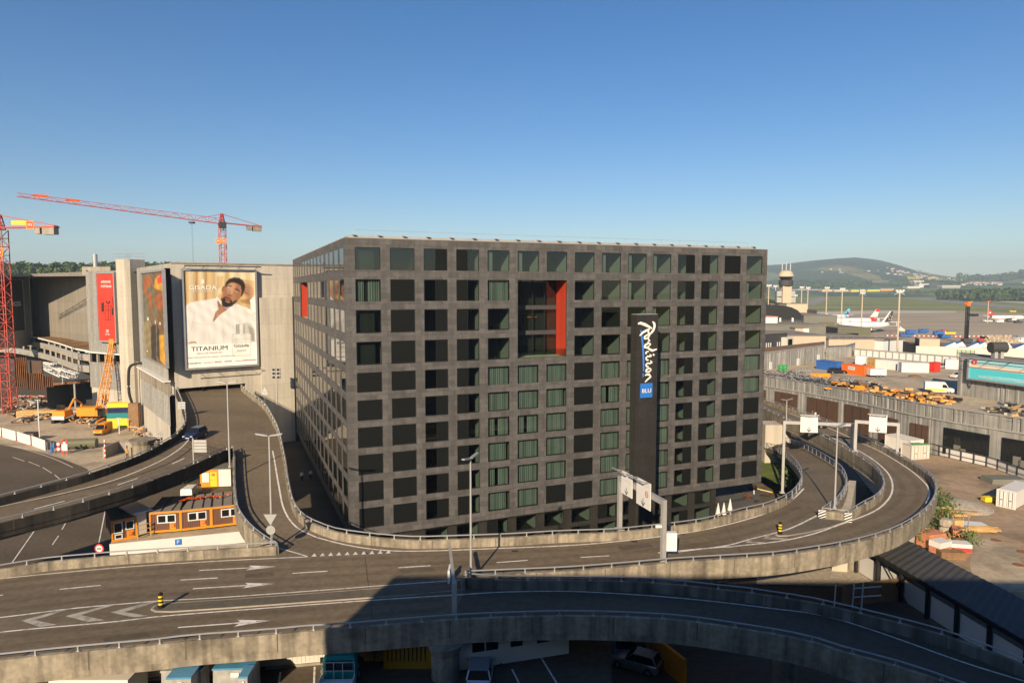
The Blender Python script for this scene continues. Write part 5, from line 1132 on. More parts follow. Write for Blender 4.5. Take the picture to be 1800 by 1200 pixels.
# overhead gantries
def gantry(label,A,B,zt,signs,cabinet=False):
    """A, B: feet; beam at zt; signs: (fraction, width, height, marks, drop)"""
    c=(A+B)/2; t=thing('sign_gantry',label,'gantry',c); d=(B-A); d.z=0; L=d.length; d.normalize(); mb=MB(); rz=math.atan2(d.y,d.x)
    for p in(A,B): mb=MB(); Mx=Matrix.Translation(p)@Matrix.Rotation(rz,4,'Z'); mb.box(-.19,.19,-.19,.19,0,zt-p.z-.24,0,Mx); mb.box(-.4,.4,-.35,.35,-.02,.12,0,Mx); build(mb,'post',M['steel'],t,True)
    Mx=Matrix.Translation((A.x,A.y,zt))@Matrix.Rotation(rz,4,'Z'); mb=MB(); mb.box(-.19,L+.19,-.18,.18,-.24,.22,0,Mx); build(mb,'beam',M['steel'],t,True)
    for f,w_,h_,marks,drop in signs:
        p=A+d*(L*f); fr=facing(Vector((p.x,p.y,zt)),d if marks.get('flip',1)>0 else -d)@Matrix.Translation((0,0,.3)); s=thing('direction_sign',marks['label'],'sign',(p.x,p.y,zt-drop))
        mb=MB(); yt=h_*.47; yb=yt-h_; mb.box(-w_/2,w_/2,yb,yt,-.04,.04,0,fr); build(mb,'panel',M['white'],s,True)
        mb=MB()
        for x in(-w_*.35,w_*.4): mb.tube(fr@Vector((x,yt,0)),fr@Vector((x,yt+.25,.9)),.04,5)
        mb.tube(fr@Vector((-w_*.62,yt+.25,.9)),fr@Vector((w_*.5,yt+.25,.9)),.07,6); build(mb,'lamp_bar',M['galv'],s,True)
        mb=MB(); ax,ay=marks.get('ax',0),yb+h_*.16; q=.075*h_
        for ps in([(ax-q*.3,ay-q*.5),(ax+q*.3,ay-q*.5),(ax+q*.3,ay+q*2.4),(ax-q*.3,ay+q*2.4)],[(ax,ay-q*2.0),(ax+q*1.9,ay+q*.3),(ax+q*1.5,ay+q*.8),(ax,ay-q*.8)],[(ax,ay-q*2.0),(ax,ay-q*.8),(ax-q*1.5,ay+q*.8),(ax-q*1.9,ay+q*.3)]): mb.poly([fr@Vector((x,y,.055)) for x,y in ps])
        build(mb,'arrow',M['p_dgrey'],s,True)
        for s_,tx,ty,sz,k in marks.get('text',[]): text(s_,sz,fr@Matrix.Translation((tx,yt+ty,.055)),M[k],'lettering',s,True,ext=.004)
        if marks.get('ring'):
            cx,cy=w_*.25,(yt+yb)/2+.1; r=h_*.115; mb=MB()
            mb.add([fr@Vector((cx+rr*math.cos(a),cy+rr*math.sin(a),.055)) for rr in(r,r*.68) for a in[2*math.pi*k/20 for k in range(20)]],[(k,(k+1)%20,20+(k+1)%20,20+k) for k in range(20)]); build(mb,'ring',M['red'],s,True)
            mb=MB(); mb.box(cx-r*.5,cx+r*.5,cy-r*.12,cy+r*.12,.055,.06,0,fr); build(mb,'bar',M['p_dgrey'],s,True)
    if cabinet:
        mb=MB(); Mx=Matrix.Translation(A)@Matrix.Rotation(rz,4,'Z'); mb.box(.2,1.2,-.3,.25,1.9,3.5,0,Matrix.Translation(A+Vector((.55,.35,0)))@Matrix.Rotation(R(0),4,'Z')@Matrix.Translation((-.55,0,0))); build(mb,'cabinet',M['lampglass'],t,True)
        mb=MB(); p=A+Vector((-.5,-.2,4.2)); mb.box(p.x-.25,p.x+.3,p.y-.12,p.y+.12,p.z-.1,p.z+.12); build(mb,'camera',M['white'],t,True)
gA=onz(1165,1006,6.9); gB=onz(1089,930,8.0)
gantry('big grey sign gantry across the main deck in front of the hotel',gA,gB,13.15,[(.76,2.1,2.2,{'flip':-1,'label':'left white overhead sign, pinkish at the top','text':[('Bülach Nord',0,-.75,.3,'p_grey2')]},1),(.37,2.5,2.45,{'flip':-1,'label':'right white overhead sign with a red ring','ring':1,'text':[('Airport',.5,-.35,.3,'p_grey2')]},1)],True)
a=onz(1497,793,7.0); b=aty(1378,768,a.y+2); b.z=0; gantry('grey gantry with one white sign over the inner ramp',Vector((b.x,b.y,0)),a,aty(1430,744,a.y+1).z,[(.36,2.5,2.6,{'label':'white overhead sign over the inner ramp with faint blue words','text':[('Parking P1',0,-.25,.3,'p_dgrey'),('Shopping Transit',0,-1.15,.26,'p_grey2')]},1)])
a=onz(1503,793,7.6); b=onz(1577,796,7.9); gantry('grey gantry with one white sign over the outer ramp',a,b,aty(1540,746,97).z,[(.52,2.3,2.5,{'label':'white overhead sign over the outer ramp beside brown gates','text':[('Check-in Halle',.1,-.22,.28,'p_dgrey')]},1)])
# tall portal leg in the shade at the middle, with its narrow sign seen edge on
a=onz(799,1113,6.6); t=thing('sign_gantry','dark cantilever gantry leg in the shade with a narrow edge on sign','gantry',a); top=aty(794,1030,a.y); mb=MB(); mb.box(-.17,.17,-.17,.17,0,top.z-a.z+.3); 
q=aty(791,1001,a.y+7); mb.tube((0,0,top.z-a.z+.2),(q.x-a.x,q.y-a.y,top.z-a.z+.2),.15,4); build(mb,'post',M['steel'],t)
mb=MB(); z0s,z1s=aty(791,1019,q.y).z-a.z,aty(791,996,q.y).z-a.z; mb.box(q.x-a.x-.12,q.x-a.x+.05,6.2,7.6,z0s,z1s); build(mb,'sign_panel',M['white'],t); mb=MB(); mb.box(q.x-a.x-.15,q.x-a.x-.122,6.4,7.0,z0s+.2,z0s+.6); build(mb,'sign_mark',M['red'],t)
# striped bollards
def bollard(label,px,py,z=7.6):
    b=onz(px,py,z); t=thing('bollard',label,'bollard',b); mb=MB(); mb.lathe([(.24,0),(.24,.06),(.2,.1)],12); build(mb,'base',M['black'],t)
    mb=MB()
    for k in range(7): mb.tube((0,0,.1+k*.14),(0,0,.24+k*.14),.17,12,k%2)
    mb.tube((0,0,1.08),(0,0,1.16),.17,12,0,.09); build(mb,'post',[M['black'],M['yellow']],t)
bollard('black and yellow bollard at the left tip of the median island',283,1067); bollard('black and yellow bollard at the tip of the right gore',1371,937)
# white post with yield and round signs (backs seen) on the merging lane
b=onz(477,958,8.3); t=thing('road_sign','grey back of a triangular sign above a round one','road sign',b); mb=MB(); mb.tube((0,0,0),(0,0,3),.05,6); build(mb,'pole',M['steel'],t)
mb=MB(); mb.prism([(-.55,0),(0,-.02),(.55,0),(0,.02)],0,.01) if False else None
mb.poly([(-.6,-.06,2.9),(.6,-.06,2.9),(0,-.06,1.9)]); mb.poly([(-.6,-.1,2.9),(0,-.1,1.9),(.6,-.1,2.9)]); build(mb,'yield_plate',M['galv'],t)
mb=MB(); mb.tube((0,-.05,1.45),(0,-.09,1.45),.42,18); build(mb,'round_plate',M['galv'],t)
# direction sign with louvred boards on the high ramp
b=onz(341,822,9.6); t=thing('direction_sign','grey four board direction sign seen from behind on the high ramp','sign',b); mb=MB(); mb.tube((-.0,0,-.4),(0,0,3.7),.1,8); build(mb,'pole',M['steel'],t)
for k in range(4): mb=MB(); mb.box(-.1,1.65,-.04,.04,1.95+k*.4,2.29+k*.4); build(mb,'board',M['steel'],t)
b=onz(466,712,10.6); t=thing('road_sign','small grey sign seen from behind on the right rail of the ramp','road sign',b); mb=MB(); mb.tube((0,0,0),(0,0,3.2),.05,6); build(mb,'pole',M['steel'],t); mb=MB(); mb.box(-.5,.5,-.03,.03,1.9,2.4); mb.poly([(-.45,-.05,2.5),(.45,-.05,2.5),(0,-.05,3.3)]); build(mb,'plate',M['galv'],t)
b=onz(320,735,11); t=thing('road_sign','grey sign boards on the left rail of the ramp','road sign',b); mb=MB(); mb.tube((0,0,0),(0,0,3),.05,6); build(mb,'pole',M['steel'],t)
for k in range(3): mb=MB(); mb.box(-.6,.6,-.03,.03,1.5+k*.4,1.85+k*.4); build(mb,'board',M['galv'],t)
# traffic
p=onz(343,770,10.5); car('dark blue estate car driving down the high ramp',p,R(-94),'navy',L=4.1)
p=onz(1432,750,7.52); car('dark saloon car half hidden by the white sign on the outer ramp',p,R(-40),'navy',wagon=False)
# ================================================================ CONSTRUCTION SIDE ON THE LEFT, CRANES, SITE CABINS
def lattice(mb,a,b,w,n,r=.06,up=Vector((0,0,1)),tri=False,w2=None):
    """four-chord lattice boom from a to b"""
    a=Vector(a); b=Vector(b); d=(b-a).normalized(); s=d.cross(up)
    if s.length<.1: s=Vector((1,0,0))
    s.normalize(); u=s.cross(d).normalized(); w2=w2 or w; C=[]
    cs=[(-.5,-.5),(.5,-.5),(.5,.5),(-.5,.5)] if not tri else [(-.5,-.5),(.5,-.5),(0,.5)]
    for i in range(n+1):
        ww=w+(w2-w)*i/n; p=a+(b-a)*(i/n); C.append([p+s*(x*ww)+u*(y*ww) for x,y in cs])
    k=len(cs)
    for j in range(k): mb.tube(C[0][j],C[n][j],r*1.5,4)
    for i in range(n):
        for j in range(k):
            q=(j+1)%k; mb.tube(C[i][j],C[i][q],r*.8,3,cap=False)
            if (i+j)%2: mb.tube(C[i][j],C[i+1][q],r*.8,3,cap=False)
            else: mb.tube(C[i][q],C[i+1][j],r*.8,3,cap=False)
def tower_crane(label,base,zj,jibdir,jl,cl,col,w=1.9,rise=0.0,mscale=1.0):
    t=thing('tower_crane',label,'crane',base); h=zj-base[2]; d=Vector((jibdir[0],jibdir[1],0)).normalized(); mb=MB(); lattice(mb,(0,0,0),(0,0,h),w,int(h/2.1),.085); build(mb,'mast',M[col],t)
    top=Vector((0,0,h)); mb=MB(); tip=top+d*jl+Vector((0,0,rise)); lattice(mb,top+Vector((0,0,1.0)),tip+Vector((0,0,.6)),1.9*mscale,int(jl/2.2),.07,tri=True,w2=1.1*mscale); build(mb,'jib',M[col],t)
    mb=MB(); e=top-d*cl-Vector((0,0,rise*cl/jl*.6)); s=Vector((-d.y,d.x,0)); 
    for q in(-.7,.7): mb.tube(top+s*q+Vector((0,0,.5)),e+s*q+Vector((0,0,.5)),.22,4)
    for k in range(6): p=top+(e-top)*(k/5); mb.tube(p+s*.7+Vector((0,0,.5)),p-s*.7+Vector((0,0,.5)),.1,4)
    mb.tube(top+Vector((0,0,3.6)),e+Vector((0,0,.8)),.13,4); mb.tube(top+Vector((0,0,3.6)),top+d*6+Vector((0,0,2.0)),.13,4); build(mb,'counter_jib',M[col],t)
    mb=MB(); lattice(mb,top,top+Vector((0,0,3.8)),1.6,2,.12,w2=.5); build(mb,'tower_head',M[col],t)
    mb=MB(); rz=math.atan2(d.y,d.x); Mx=Matrix.Translation(e+(top-e)*.12)@Matrix.Rotation(rz,4,'Z'); mb.box(-1.6,1.6,-.8,.8,-1.3,.9,0,Mx); mb.box(2.2,3.6,-.8,.8,-1.1,.4,0,Mx); build(mb,'counterweight',M['conc_grey'],t)
    mb=MB(); Mx=Matrix.Translation(top+d*.4+s*1.7)@Matrix.Rotation(rz,4,'Z'); mb.box(-1.2,1.0,-.8,.8,-1.6,.6,0,Mx); cab=build(mb,'cab',M['slate'],t); mb=MB(); mb.box(.9,1.06,-.7,.7,-1.2,.4,0,Mx); build(mb,'window',M['glassdark'],cab)
    mb=MB(); p=top+d*(jl*.17); mb.box(p.x-.8,p.x+.8,p.y-.8,p.y+.8,p.z-.4,p.z+.2); tr=build(mb,'trolley',M['slate'],t); mb=MB(); mb.tube(p+s*.5,p+s*.5-Vector((0,0,h*.6)),.025,4); mb.tube(p-s*.5,p-s*.5-Vector((0,0,h*.6)),.025,4); build(mb,'hoist_rope',M['slate'],t)
    return t,top,d,e,s
def emblem(t,fr,sz=1.0,nm='company_plate'):
    mb=MB(); mb.box(-sz,sz,-sz,sz,-.05,.05,0,fr); p=build(mb,nm,M['orange'],t); mb=MB(); mb.box(-sz*.72,sz*.72,-sz*.72,sz*.72,.055,.065,0,fr); build(mb,'plate_field',M['red'],p); text('m',sz*1.5,fr@Matrix.Translation((0,sz*.12,.08)),M['white'],'lettering',p,ext=.005)
b=aty(393,480,250); b.z=0; zj=aty(393,390,250).z; tp=aty(30,341,212); ct=aty(463,394,256)
t,top,d,e,s=tower_crane('red tower crane with a very long jib behind the posters',b,zj-.8,(tp.x-b.x,tp.y-b.y),(Vector((tp.x,tp.y))-Vector((b.x,b.y))).length,(Vector((ct.x,ct.y))-Vector((b.x,b.y))).length,'cranered',1.9,rise=tp.z-zj)
for f in(.90,.76): p=top+d*((Vector((tp.x,tp.y))-Vector((b.x,b.y))).length*f); p.z+=(tp.z-zj)*f+1.2; mb=MB(); mb.box(-2,2,-.06,.06,-.4,.4,0,Matrix.Translation(p)@Matrix.Rotation(math.atan2(d.y,d.x),4,'Z')); build(mb,'flag_board',M['ored'],t)
for x in(-.98,.98): emblem(t,facing(Vector((x*1.0,-1.15,top.z-6.2)),(1,0,0)),.9)
b=aty(17,700,172); b.z=0; zj=aty(17,404,172).z; ct=aty(110,404,172)
t,top,d,e,s=tower_crane('red tower crane at the left edge of the site with a short counter jib',b,zj,(-1,.12),40,ct.x-b.x,'cranered',2.3)
emblem(t,facing(Vector((.3,-1.35,top.z-5.6)),(1,0,0)),1.1); emblem(t,facing(e+(top-e)*.42+Vector((0,-1,1.0)),(1,0,0)),1.0)
mb=MB(); Mx=Matrix.Translation(e+(top-e)*.62+Vector((0,-.8,1.6))); mb.box(-1.9,1.9,-.05,.05,-.5,.5,0,Mx); build(mb,'yellow_board',M['yellow'],t)
# orange crawler crane leaning against the facade
b=onz(178,738,0); tip=aty(198,601,b.y+6); t=thing('crawler_crane','orange crawler crane with its lattice boom raised before the facade','crane',b); mb=MB(); lattice(mb,(0,0,2),tip-b,1.7,12,.075,w2=.9); build(mb,'boom',M['orange'],t)
mb=MB(); mb.box(-5,-.5,-1.4,1.4,1.2,3.2); mb.box(-.4,1.6,-1.5,1.5,1.2,2.6); build(mb,'upper_body',M['orange'],t); 
for s_ in(-1,1): mb=MB(); mb.box(-3,2.6,s_*1.9-.4,s_*1.9+.4,0,1.0); build(mb,'track',M['black'],t)
mb=MB(); mb.box(.6,1.9,-2.4,-1.4,1.4,3.3); build(mb,'cab',M['glassdark'],t)
mb=MB(); q=tip-b; mb.box(q.x-.6,q.x+.6,q.y-.6,q.y+.6,q.z-.6,q.z+.8); mb.tube(q,(q.x-1.5,q.y-.8,5),.03,4); build(mb,'boom_head',M['orange'],t)
# excavator
b=onz(110,742,0); t=thing('excavator','yellow excavator seen from the back at the edge of the pit','excavator',b); mb=MB(); mb.box(-1.5,1.5,-1.4,1.8,1.6,2.9,top=.94); build(mb,'upper_body',M['orange'],t); mb=MB(); mb.box(-1.45,1.45,-1.6,-1.4,.9,1.7); build(mb,'counterweight',M['lampglass'],t)
for s_ in(-1,1): mb=MB(); mb.box(s_*1.1-.35,s_*1.1+.35,-1.8,2.2,0,.9); build(mb,'track',M['black'],t)
mb=MB(); mb.box(-1.4,-.4,.2,1.7,2.9,4.0); build(mb,'cab',M['glassdark'],t); mb=MB(); mb.path([(.3,1.6,2.4),(.4,4,5.0),(.4,6.8,3.4)],.25,6); mb.path([(.4,6.8,3.4),(.4,6.2,1.0)],.2,6); build(mb,'arm',M['orange'],t); mb=MB(); mb.prism([(-.3,5.7),(1.1,5.7),(1.1,6.6),(-.3,6.6)],.1,1.1); build(mb,'bucket',M['rust'],t)
# pit with sheet piles, white trusses and a rusty waler
pit=thing('excavation_pit','dark construction pit with rusty edge beam under white trusses','pit',onz(120,716,0)); a0,a1=onz(84,722,0),onz(160,716,0); mb=MB(); zt=aty(120,676,a0.y).z
mb.quad(a0+Vector((0,9,0)),a1+Vector((0,9,0)),a1+Vector((0,9,zt)),a0+Vector((0,9,zt))); mb.quad(a0,a0+Vector((0,9,0)),a0+Vector((0,9,zt)),a0+Vector((0,0,zt))); mb.quad(a0+Vector((0,0,zt)),a1+Vector((0,0,zt)),a1+Vector((0,9,zt)),a0+Vector((0,9,zt))); build(mb,'lining',M['slate'],pit,True)
mb=MB(); mb.tube(a0+Vector((-.3,-.3,zt)),a1+Vector((.3,-.3,zt+.3)),.4,4); build(mb,'edge_beam',M['rust'],pit,True)
mb=MB(); p=a0.lerp(a1,.66); mb.tube(p+Vector((0,-.4,0)),p+Vector((0,-.4,zt)),.25,6); build(mb,'prop',M['steel'],pit,True)
mb=MB(); 
for A_,B_ in(((60,640),(96,645)),((82,644),(110,657)),((96,650),(136,662))): lattice(mb,aty(*A_,a0.y+2),aty(*B_,a0.y+1),1.5,6,.1)
build(mb,'truss',M['lampglass'],pit,True,kind='stuff')
mb=MB()
for px in(56,75,110,136): p=aty(px,668,a0.y+1); mb.tube(Vector((p.x,p.y,zt)),aty(px,642,a0.y+1),.14,6)
build(mb,'strut',M['steel'],pit,True,kind='stuff')
sp=thing('sheet_pile_wall','rusty brown sheet pile wall standing left of the pit','sheet piles',onz(45,710,0)); mb=MB()
def piles(mb,pxa,pxb,pyb,pyt,Y):
    n=int((pxb-pxa)/1.6); A=[];B=[]
    for k in range(n+1):
        px=pxa+(pxb-pxa)*k/n; y=Y+(.25 if k%2 else -.25); p=aty(px,pyb,y); q=aty(px,pyt,y); A.append(p); B.append(Vector((p.x,p.y,q.z)))
    mb.strip(A,B)
piles(mb,28,50,680,628,162); piles(mb,50,78,685,656,160); piles(mb,78,94,680,661,158); build(mb,'piles',M['rust'],sp,True)
sp2=thing('dark_hoarding','dark brown timber panel wall hanging over the pit','hoarding',onz(62,700,0)); mb=MB(); a=aty(54,668,163); b=aty(73,634,163); mb.box(a.x,b.x,163,163.4,a.z,b.z); build(mb,'panel',M['redbrown'],sp2,True)
# small yard things
b=onz(181,762,0); van('yellow orange van facing the camera on the site yard',b,R(-82),'orange',L=5.2,W=.98,hg=2.3)
b=onz(214,750,0); t=thing('silo_container','yellow and blue container stacked on a yellow and teal one','container',b,R(8)); mb=MB(); mb.box(-2.4,2.4,-1.2,1.2,3.6,4.7,0); build(mb,'upper_box',M['navy'],t); mb=MB(); mb.box(-2.45,2.45,-1.25,1.25,4.7,5.7); build(mb,'upper_lid',M['yellow'],t); mb=MB(); mb.box(-2.6,2.6,-1.3,1.3,0,2.2); build(mb,'lower_box',M['yellow'],t); mb=MB(); mb.box(-2.6,2.6,-1.3,1.3,2.2,3.4); build(mb,'teal_band',M['teal'],t); mb=MB(); mb.box(-2.3,2.3,-1.1,1.1,3.4,3.6); build(mb,'deck',M['slate'],t)
for k,(px,py) in enumerate(((232,752),(241,750))): b=onz(px,py,0); t=thing('gas_bottle_rack',('nearer' if k==0 else 'farther')+' grey rack of gas bottles right of the yellow container','rack',b); mb=MB(); [mb.tube((x,y,.2),(x,y,1.9),.16,8) for x in(-.4,0,.4) for y in(-.3,.1)]; build(mb,'bottles',M['slate'],t); mb=MB(); [mb.tube((x,y,0),(x,y,2.2),.05,4) for x in(-.7,.7) for y in(-.5,.5)]; mb.box(-.75,.75,-.55,.55,2.2,2.28); build(mb,'rack_frame',M['galv'],t)
b=onz(40,764,0); t=thing('timber_shed','small brown timber box with a grey lid behind the white hoarding','shed',onz(53,774,0)); mb=MB(); mb.box(-1.4,1.4,-1,1,0,1.6); build(mb,'wall',M['brownwood'],t); mb=MB(); mb.box(-1.5,1.5,-1.1,1.1,1.6,1.7); build(mb,'lid',M['slate'],t)
for k in range(4):
    x0,x1=(-22+k*26,2+k*26); ys=(762,768,775,783,792); t0=onz(x0,ys[k],0); t1=onz(x1,ys[k+1],0); t=thing('white_hoarding',['white hoarding panel at the left edge','white hoarding panel, second from the left','white hoarding panel, third from the left','white hoarding panel nearest the red and white board'][k],'hoarding',t0,0,'white hoarding panels by the left road'); mb=MB(); mb.prism([(t0.x,t0.y),(t1.x,t1.y),(t1.x,t1.y+.08),(t0.x,t0.y+.08)],0,2.05); build(mb,'panel',M['white'],t,True); mb=MB(); mb.box(t0.x-.4,t0.x+.4,t0.y-.2,t0.y+.2,-.01,.15); build(mb,'foot',M['red'],t,True)
b=onz(110,798,0); t=thing('road_works_board','red and white road works board with two round prohibition signs','sign board',b); mb=MB(); mb.box(-.1,1.0,-.05,.05,.7,2.4); build(mb,'board',M['white'],t); mb=MB(); mb.box(-.1,.25,-.07,-.055,0,.7); mb.box(.65,1.0,-.07,-.055,0,.7); mb.box(-.1,.2,-.07,-.055,2.0,2.8); mb.box(.7,1.0,-.07,-.055,2.0,2.8); build(mb,'red_stripe',M['red'],t)
for k in range(2):
    mb=MB(); mb.tube((-.75,-.02,1.0+k*.95),(-.75,.02,1.0+k*.95),.42,18); r_=build(mb,'round_sign',M['red'],t); mb=MB(); mb.tube((-.75,-.03,1.0+k*.95),(-.75,-.022,1.0+k*.95),.3,18); build(mb,'sign_face',M['white'],r_)
t=thing('toilet_cabin','small blue barrels on a rack beside the red board','barrels',onz(92,796,0)); mb=MB(); [mb.tube((x,0,z),(x,0,z+.9),.3,10) for x,z in((0,.1),(.2,1.1))]; build(mb,'barrel',M['blue'],t,kind='stuff'); mb=MB(); [mb.tube((x,y,0),(x,y,2.2),.04,4) for x in(-.6,.7) for y in(-.5,.5)]; build(mb,'rack_frame',M['galv'],t)
t=thing('water_tank','long dark green tank lying on the yard','tank',onz(142,788,0),R(12)); mb=MB(); mb.tube((-2.9,0,1),(2.9,0,1),1.0,14); build(mb,'shell',M['olive'],t); mb=MB(); mb.box(-2.4,-2,-.8,.8,0,.5); mb.box(2,2.4,-.8,.8,0,.5); build(mb,'saddle',M['slate'],t)
for k,(px,py,zt) in enumerate(((70,774,703),(210,762,735))):
    b=onz(px,py,0); h=aty(px,zt,b.y).z; t=thing('site_light',['tall thin site light pole behind the white hoarding','short white site light pole in front of the yellow container'][k],'lamp',b); mb=MB(); mb.tube((0,0,0),(0,0,h),.1,6); build(mb,'pole',M['lampglass'],t); mb=MB(); mb.box(-.6,.6,-.1,.1,h,h+.12); build(mb,'lamp_head',M['galv'],t)
t=thing('barrier','red and white striped barrier plank left of the pit','barrier',onz(52,702,0)); mb=MB()
for k in range(8): mb.box(-4+k,-3+k,-.04,.04,.8,1.05,k%2); mb.box(-4+k,-3+k,.8,.88,.8,1.05,(k+1)%2)
build(mb,'plank',[M['red'],M['white']],t); mb=MB(); [mb.box(x-.1,x+.1,-.3,.3,0,.8) for x in(-3.5,0,3.5)]; build(mb,'foot',M['slate'],t)
t=thing('timber_pile','orange formwork timber stack left of the excavator','timber',onz(70,735,0)); mb=MB(); [mb.box(-5,4.5,-1+i*.7,-.5+i*.7,j*.5,j*.5+.4) for i in range(4) for j in range(4)]; build(mb,'beams',M['wood'],t,kind='stuff')
rr=random.Random(8)
def debris(name,label,cat,spots,n,mats,smax=1.6,zh=1.2,z0=0,thin=.12):
    mb=MB()
    for px,py in spots:
        c=onz(px,py,z0)
        for k in range(n):
            p=c+Vector((rr.uniform(-1.6,1.6),rr.uniform(-1.6,1.6),rr.uniform(0,zh))); L=rr.uniform(.4,smax); Mx=Matrix.Translation(p)@Matrix.Rotation(rr.uniform(0,3.1),4,'Z')@Matrix.Rotation(rr.uniform(-.35,.35),4,'Y'); mb.box(-L,L,-thin*rr.uniform(.5,2),thin*rr.uniform(.5,2),0,thin*rr.uniform(1,3),rr.randrange(len(mats)),Mx)
    return build(mb,name,[M[k] for k in mats],label=label,cat=cat,kind='stuff')
debris('building_debris','heap of timber, steel and rubble at the left end of the pit','debris',[(35,705),(50,712),(62,716),(45,725),(28,732),(66,738),(88,735),(140,732),(150,735),(20,712),(15,725),(40,742),(80,728),(58,705),(70,712),(30,718),(155,728)],18,['rust','conc_light','brownwood','steel','redbrown','conc_grey'])
debris('building_debris','mixed barriers and materials on the yard behind the high ramp','debris',[(268,772),(276,785),(285,778),(258,768),(292,770)],10,['galv','orange','red','conc_grey','black'],1.2,1.0)
debris('building_debris','stacked panels, pallets and fencing at the foot of the retaining wall','debris',[(250,762),(258,770),(243,758),(262,780),(150,745),(160,748),(140,744)],9,['galv','wood','orange','conc_light','slate'],1.3,1.4)
b=onz(272,786,0); t=thing('work_platform','galvanised scaffold platform standing by the ramp','scaffold',b); mb=MB(); [mb.tube((x,y,0),(x,y,3.2),.06,4) for x in(-1.6,0,1.6) for y in(-.8,.8)]; [mb.tube((-1.6,y,z),(1.6,y,z),.05,4) for y in(-.8,.8) for z in(1,2.1,3.1)]; mb.box(-1.6,1.6,-.8,.8,1.95,2.05); build(mb,'scaffold_frame',M['galv'],t)
b=onz(223,790,0); person('worker in dark clothes and orange vest walking by the concrete pit',onz(224,805,0),R(-60),'orange','black',.25,'orange')
t=thing('concrete_bay','low open concrete bay with a red and white barrier post','wall',onz(217,800,0)); mb=MB(); mb.box(-2.4,-2.1,-2.5,2.5,0,2.2); mb.box(2.6,2.9,-2.5,2.5,0,2.0); mb.box(-2.1,2.6,2.2,2.5,0,2.0); build(mb,'wall',M['conc_grey'],t); mb=MB(); [mb.box(-2.0,-1.8,-2.7,-2.5,k*.45,k*.45+.45,k%2) for k in range(8)]; build(mb,'striped_post',[M['red'],M['white']],t)
# ---------------------------------------------------------------- brown site cabins beneath the ramp
def cabin(label,px0,px1,pyb0,pyb1,z0,kind,tint,depth=5.5,h=2.3):
    a=onz(px0,pyb0,z0); b=onz(px1,pyb1,z0); d=b-a; L=d.length; rz=math.atan2(d.y,d.x); t=thing('site_cabin',label,'site cabin',a,rz); mb=MB()
    n=int(L/.22)
    for k in range(n): x=L*k/n; mb.box(x+.02,x+L/n-.02,-.03,.0,.25,h-.2)
    mb.box(0,L,0,depth,.2,h-.05); build(mb,'wall',M[tint],t)
    mb=MB(); f=.075
    for x in(0,L): mb.box(x-f,x+f,-.1,.12,0,h); mb.box(x-f,x+f,depth-.12,depth+.1,0,h)
    mb.box(f,L-f,-.1,.12,0,.22); mb.box(f,L-f,-.1,.12,h-.2,h); build(mb,'frame',M['orange'],t)
    mb=MB(); mb.box(-.1,L+.1,-.1,depth+.1,h,h+.06,0)
    for k in range(int(L/1.1)+1): mb.box(min(L-.05,k*1.1)-.04,min(L-.05,k*1.1)+.04,-.05,depth,h+.06,h+.13,1)
    build(mb,'roof',[M['roofgrey'],M['dark']],t)
    wx=L*.25 if kind!='door' else L*.5
    if kind=='win':
        for k in(0,1):
            mb=MB(); x=wx+k*.95; mb.box(x-.06,x+.9,-.09,-.03,1.0,1.1); mb.box(x-.06,x+.9,-.09,-.03,1.85,1.95); mb.box(x-.06,x+.05,-.09,-.03,1.1,1.85); mb.box(x+.8,x+.9,-.09,-.03,1.1,1.85); w_=build(mb,'window',M['lampglass'],t); mb=MB(); mb.quad((x+.05,-.05,1.1),(x+.8,-.05,1.1),(x+.8,-.05,1.85),(x+.05,-.05,1.85)); build(mb,'pane',M['glassdark'],w_)
        mb=MB(); mb.box(wx+1.2,wx+1.8,-.06,-.031,.25,.98); build(mb,'orange_panel',M['orange'],t); emblem(t,facing(Vector((wx+1.5,-.12,.7)),(1,0,0)),.2)
    return t,L
cabin('brown site cabin right of centre with a double window and dark plinth',265,318,936,932,4.6,'win','cabin')
cabin('reddish brown cabin in the middle with an orange panel',319,371,932,926,4.6,'win','cabin')
cabin('reddish brown cabin half hidden by the curved parapet',373,440,926,918,4.6,'win','cabin')
t,L=cabin('orange framed cabin at the left end with barred windows',198,240,952,944,4.4,'door','cabin')
for x0,x1,z0,z1 in((.12,1.0,.85,2.05),(.2,.95,.2,.75),(1.25,2.1,1.05,2.05)):
    mb=MB(); mb.box(x0,x1,-.1,-.03,z0,z0+.1); mb.box(x0,x1,-.1,-.03,z1-.1,z1); mb.box(x0,x0+.1,-.1,-.03,z0+.1,z1-.1); mb.box(x1-.1,x1,-.1,-.03,z0+.1,z1-.1); w_=build(mb,'window',M['lampglass'],t); mb=MB(); mb.quad((x0+.1,-.05,z0+.1),(x1-.1,-.05,z0+.1),(x1-.1,-.05,z1-.1),(x0+.1,-.05,z1-.1)); build(mb,'pane',M['glassdark'],w_)
mb=MB(); mb.box(1.35,2.05,-.07,-.032,.22,.95); build(mb,'orange_panel',M['orange'],t); emblem(t,facing(Vector((1.7,-.12,.6)),(1,0,0)),.2)
a=onz(241,944,4.6); b=onz(264,938,4.6); d=b-a; t=thing('site_cabin','white cabin with a flat pale roof and a rail between the brown ones','site cabin',a,math.atan2(d.y,d.x)); mb=MB(); mb.box(.1,d.length-.1,.6,6,0,2.5); build(mb,'wall',M['cream'],t); mb=MB(); mb.box(-.1,d.length+.5,.3,6.6,2.5,2.6); build(mb,'roof',M['lampglass'],t); mb=MB()
for z in(.3,.8,1.3): mb.tube((0,-.2,z),(d.length,-.2,z),.05,4)
for x in(0,d.length): mb.tube((x,-.2,-.2),(x,-.2,1.4),.05,4)
build(mb,'railing',M['wood'],t)
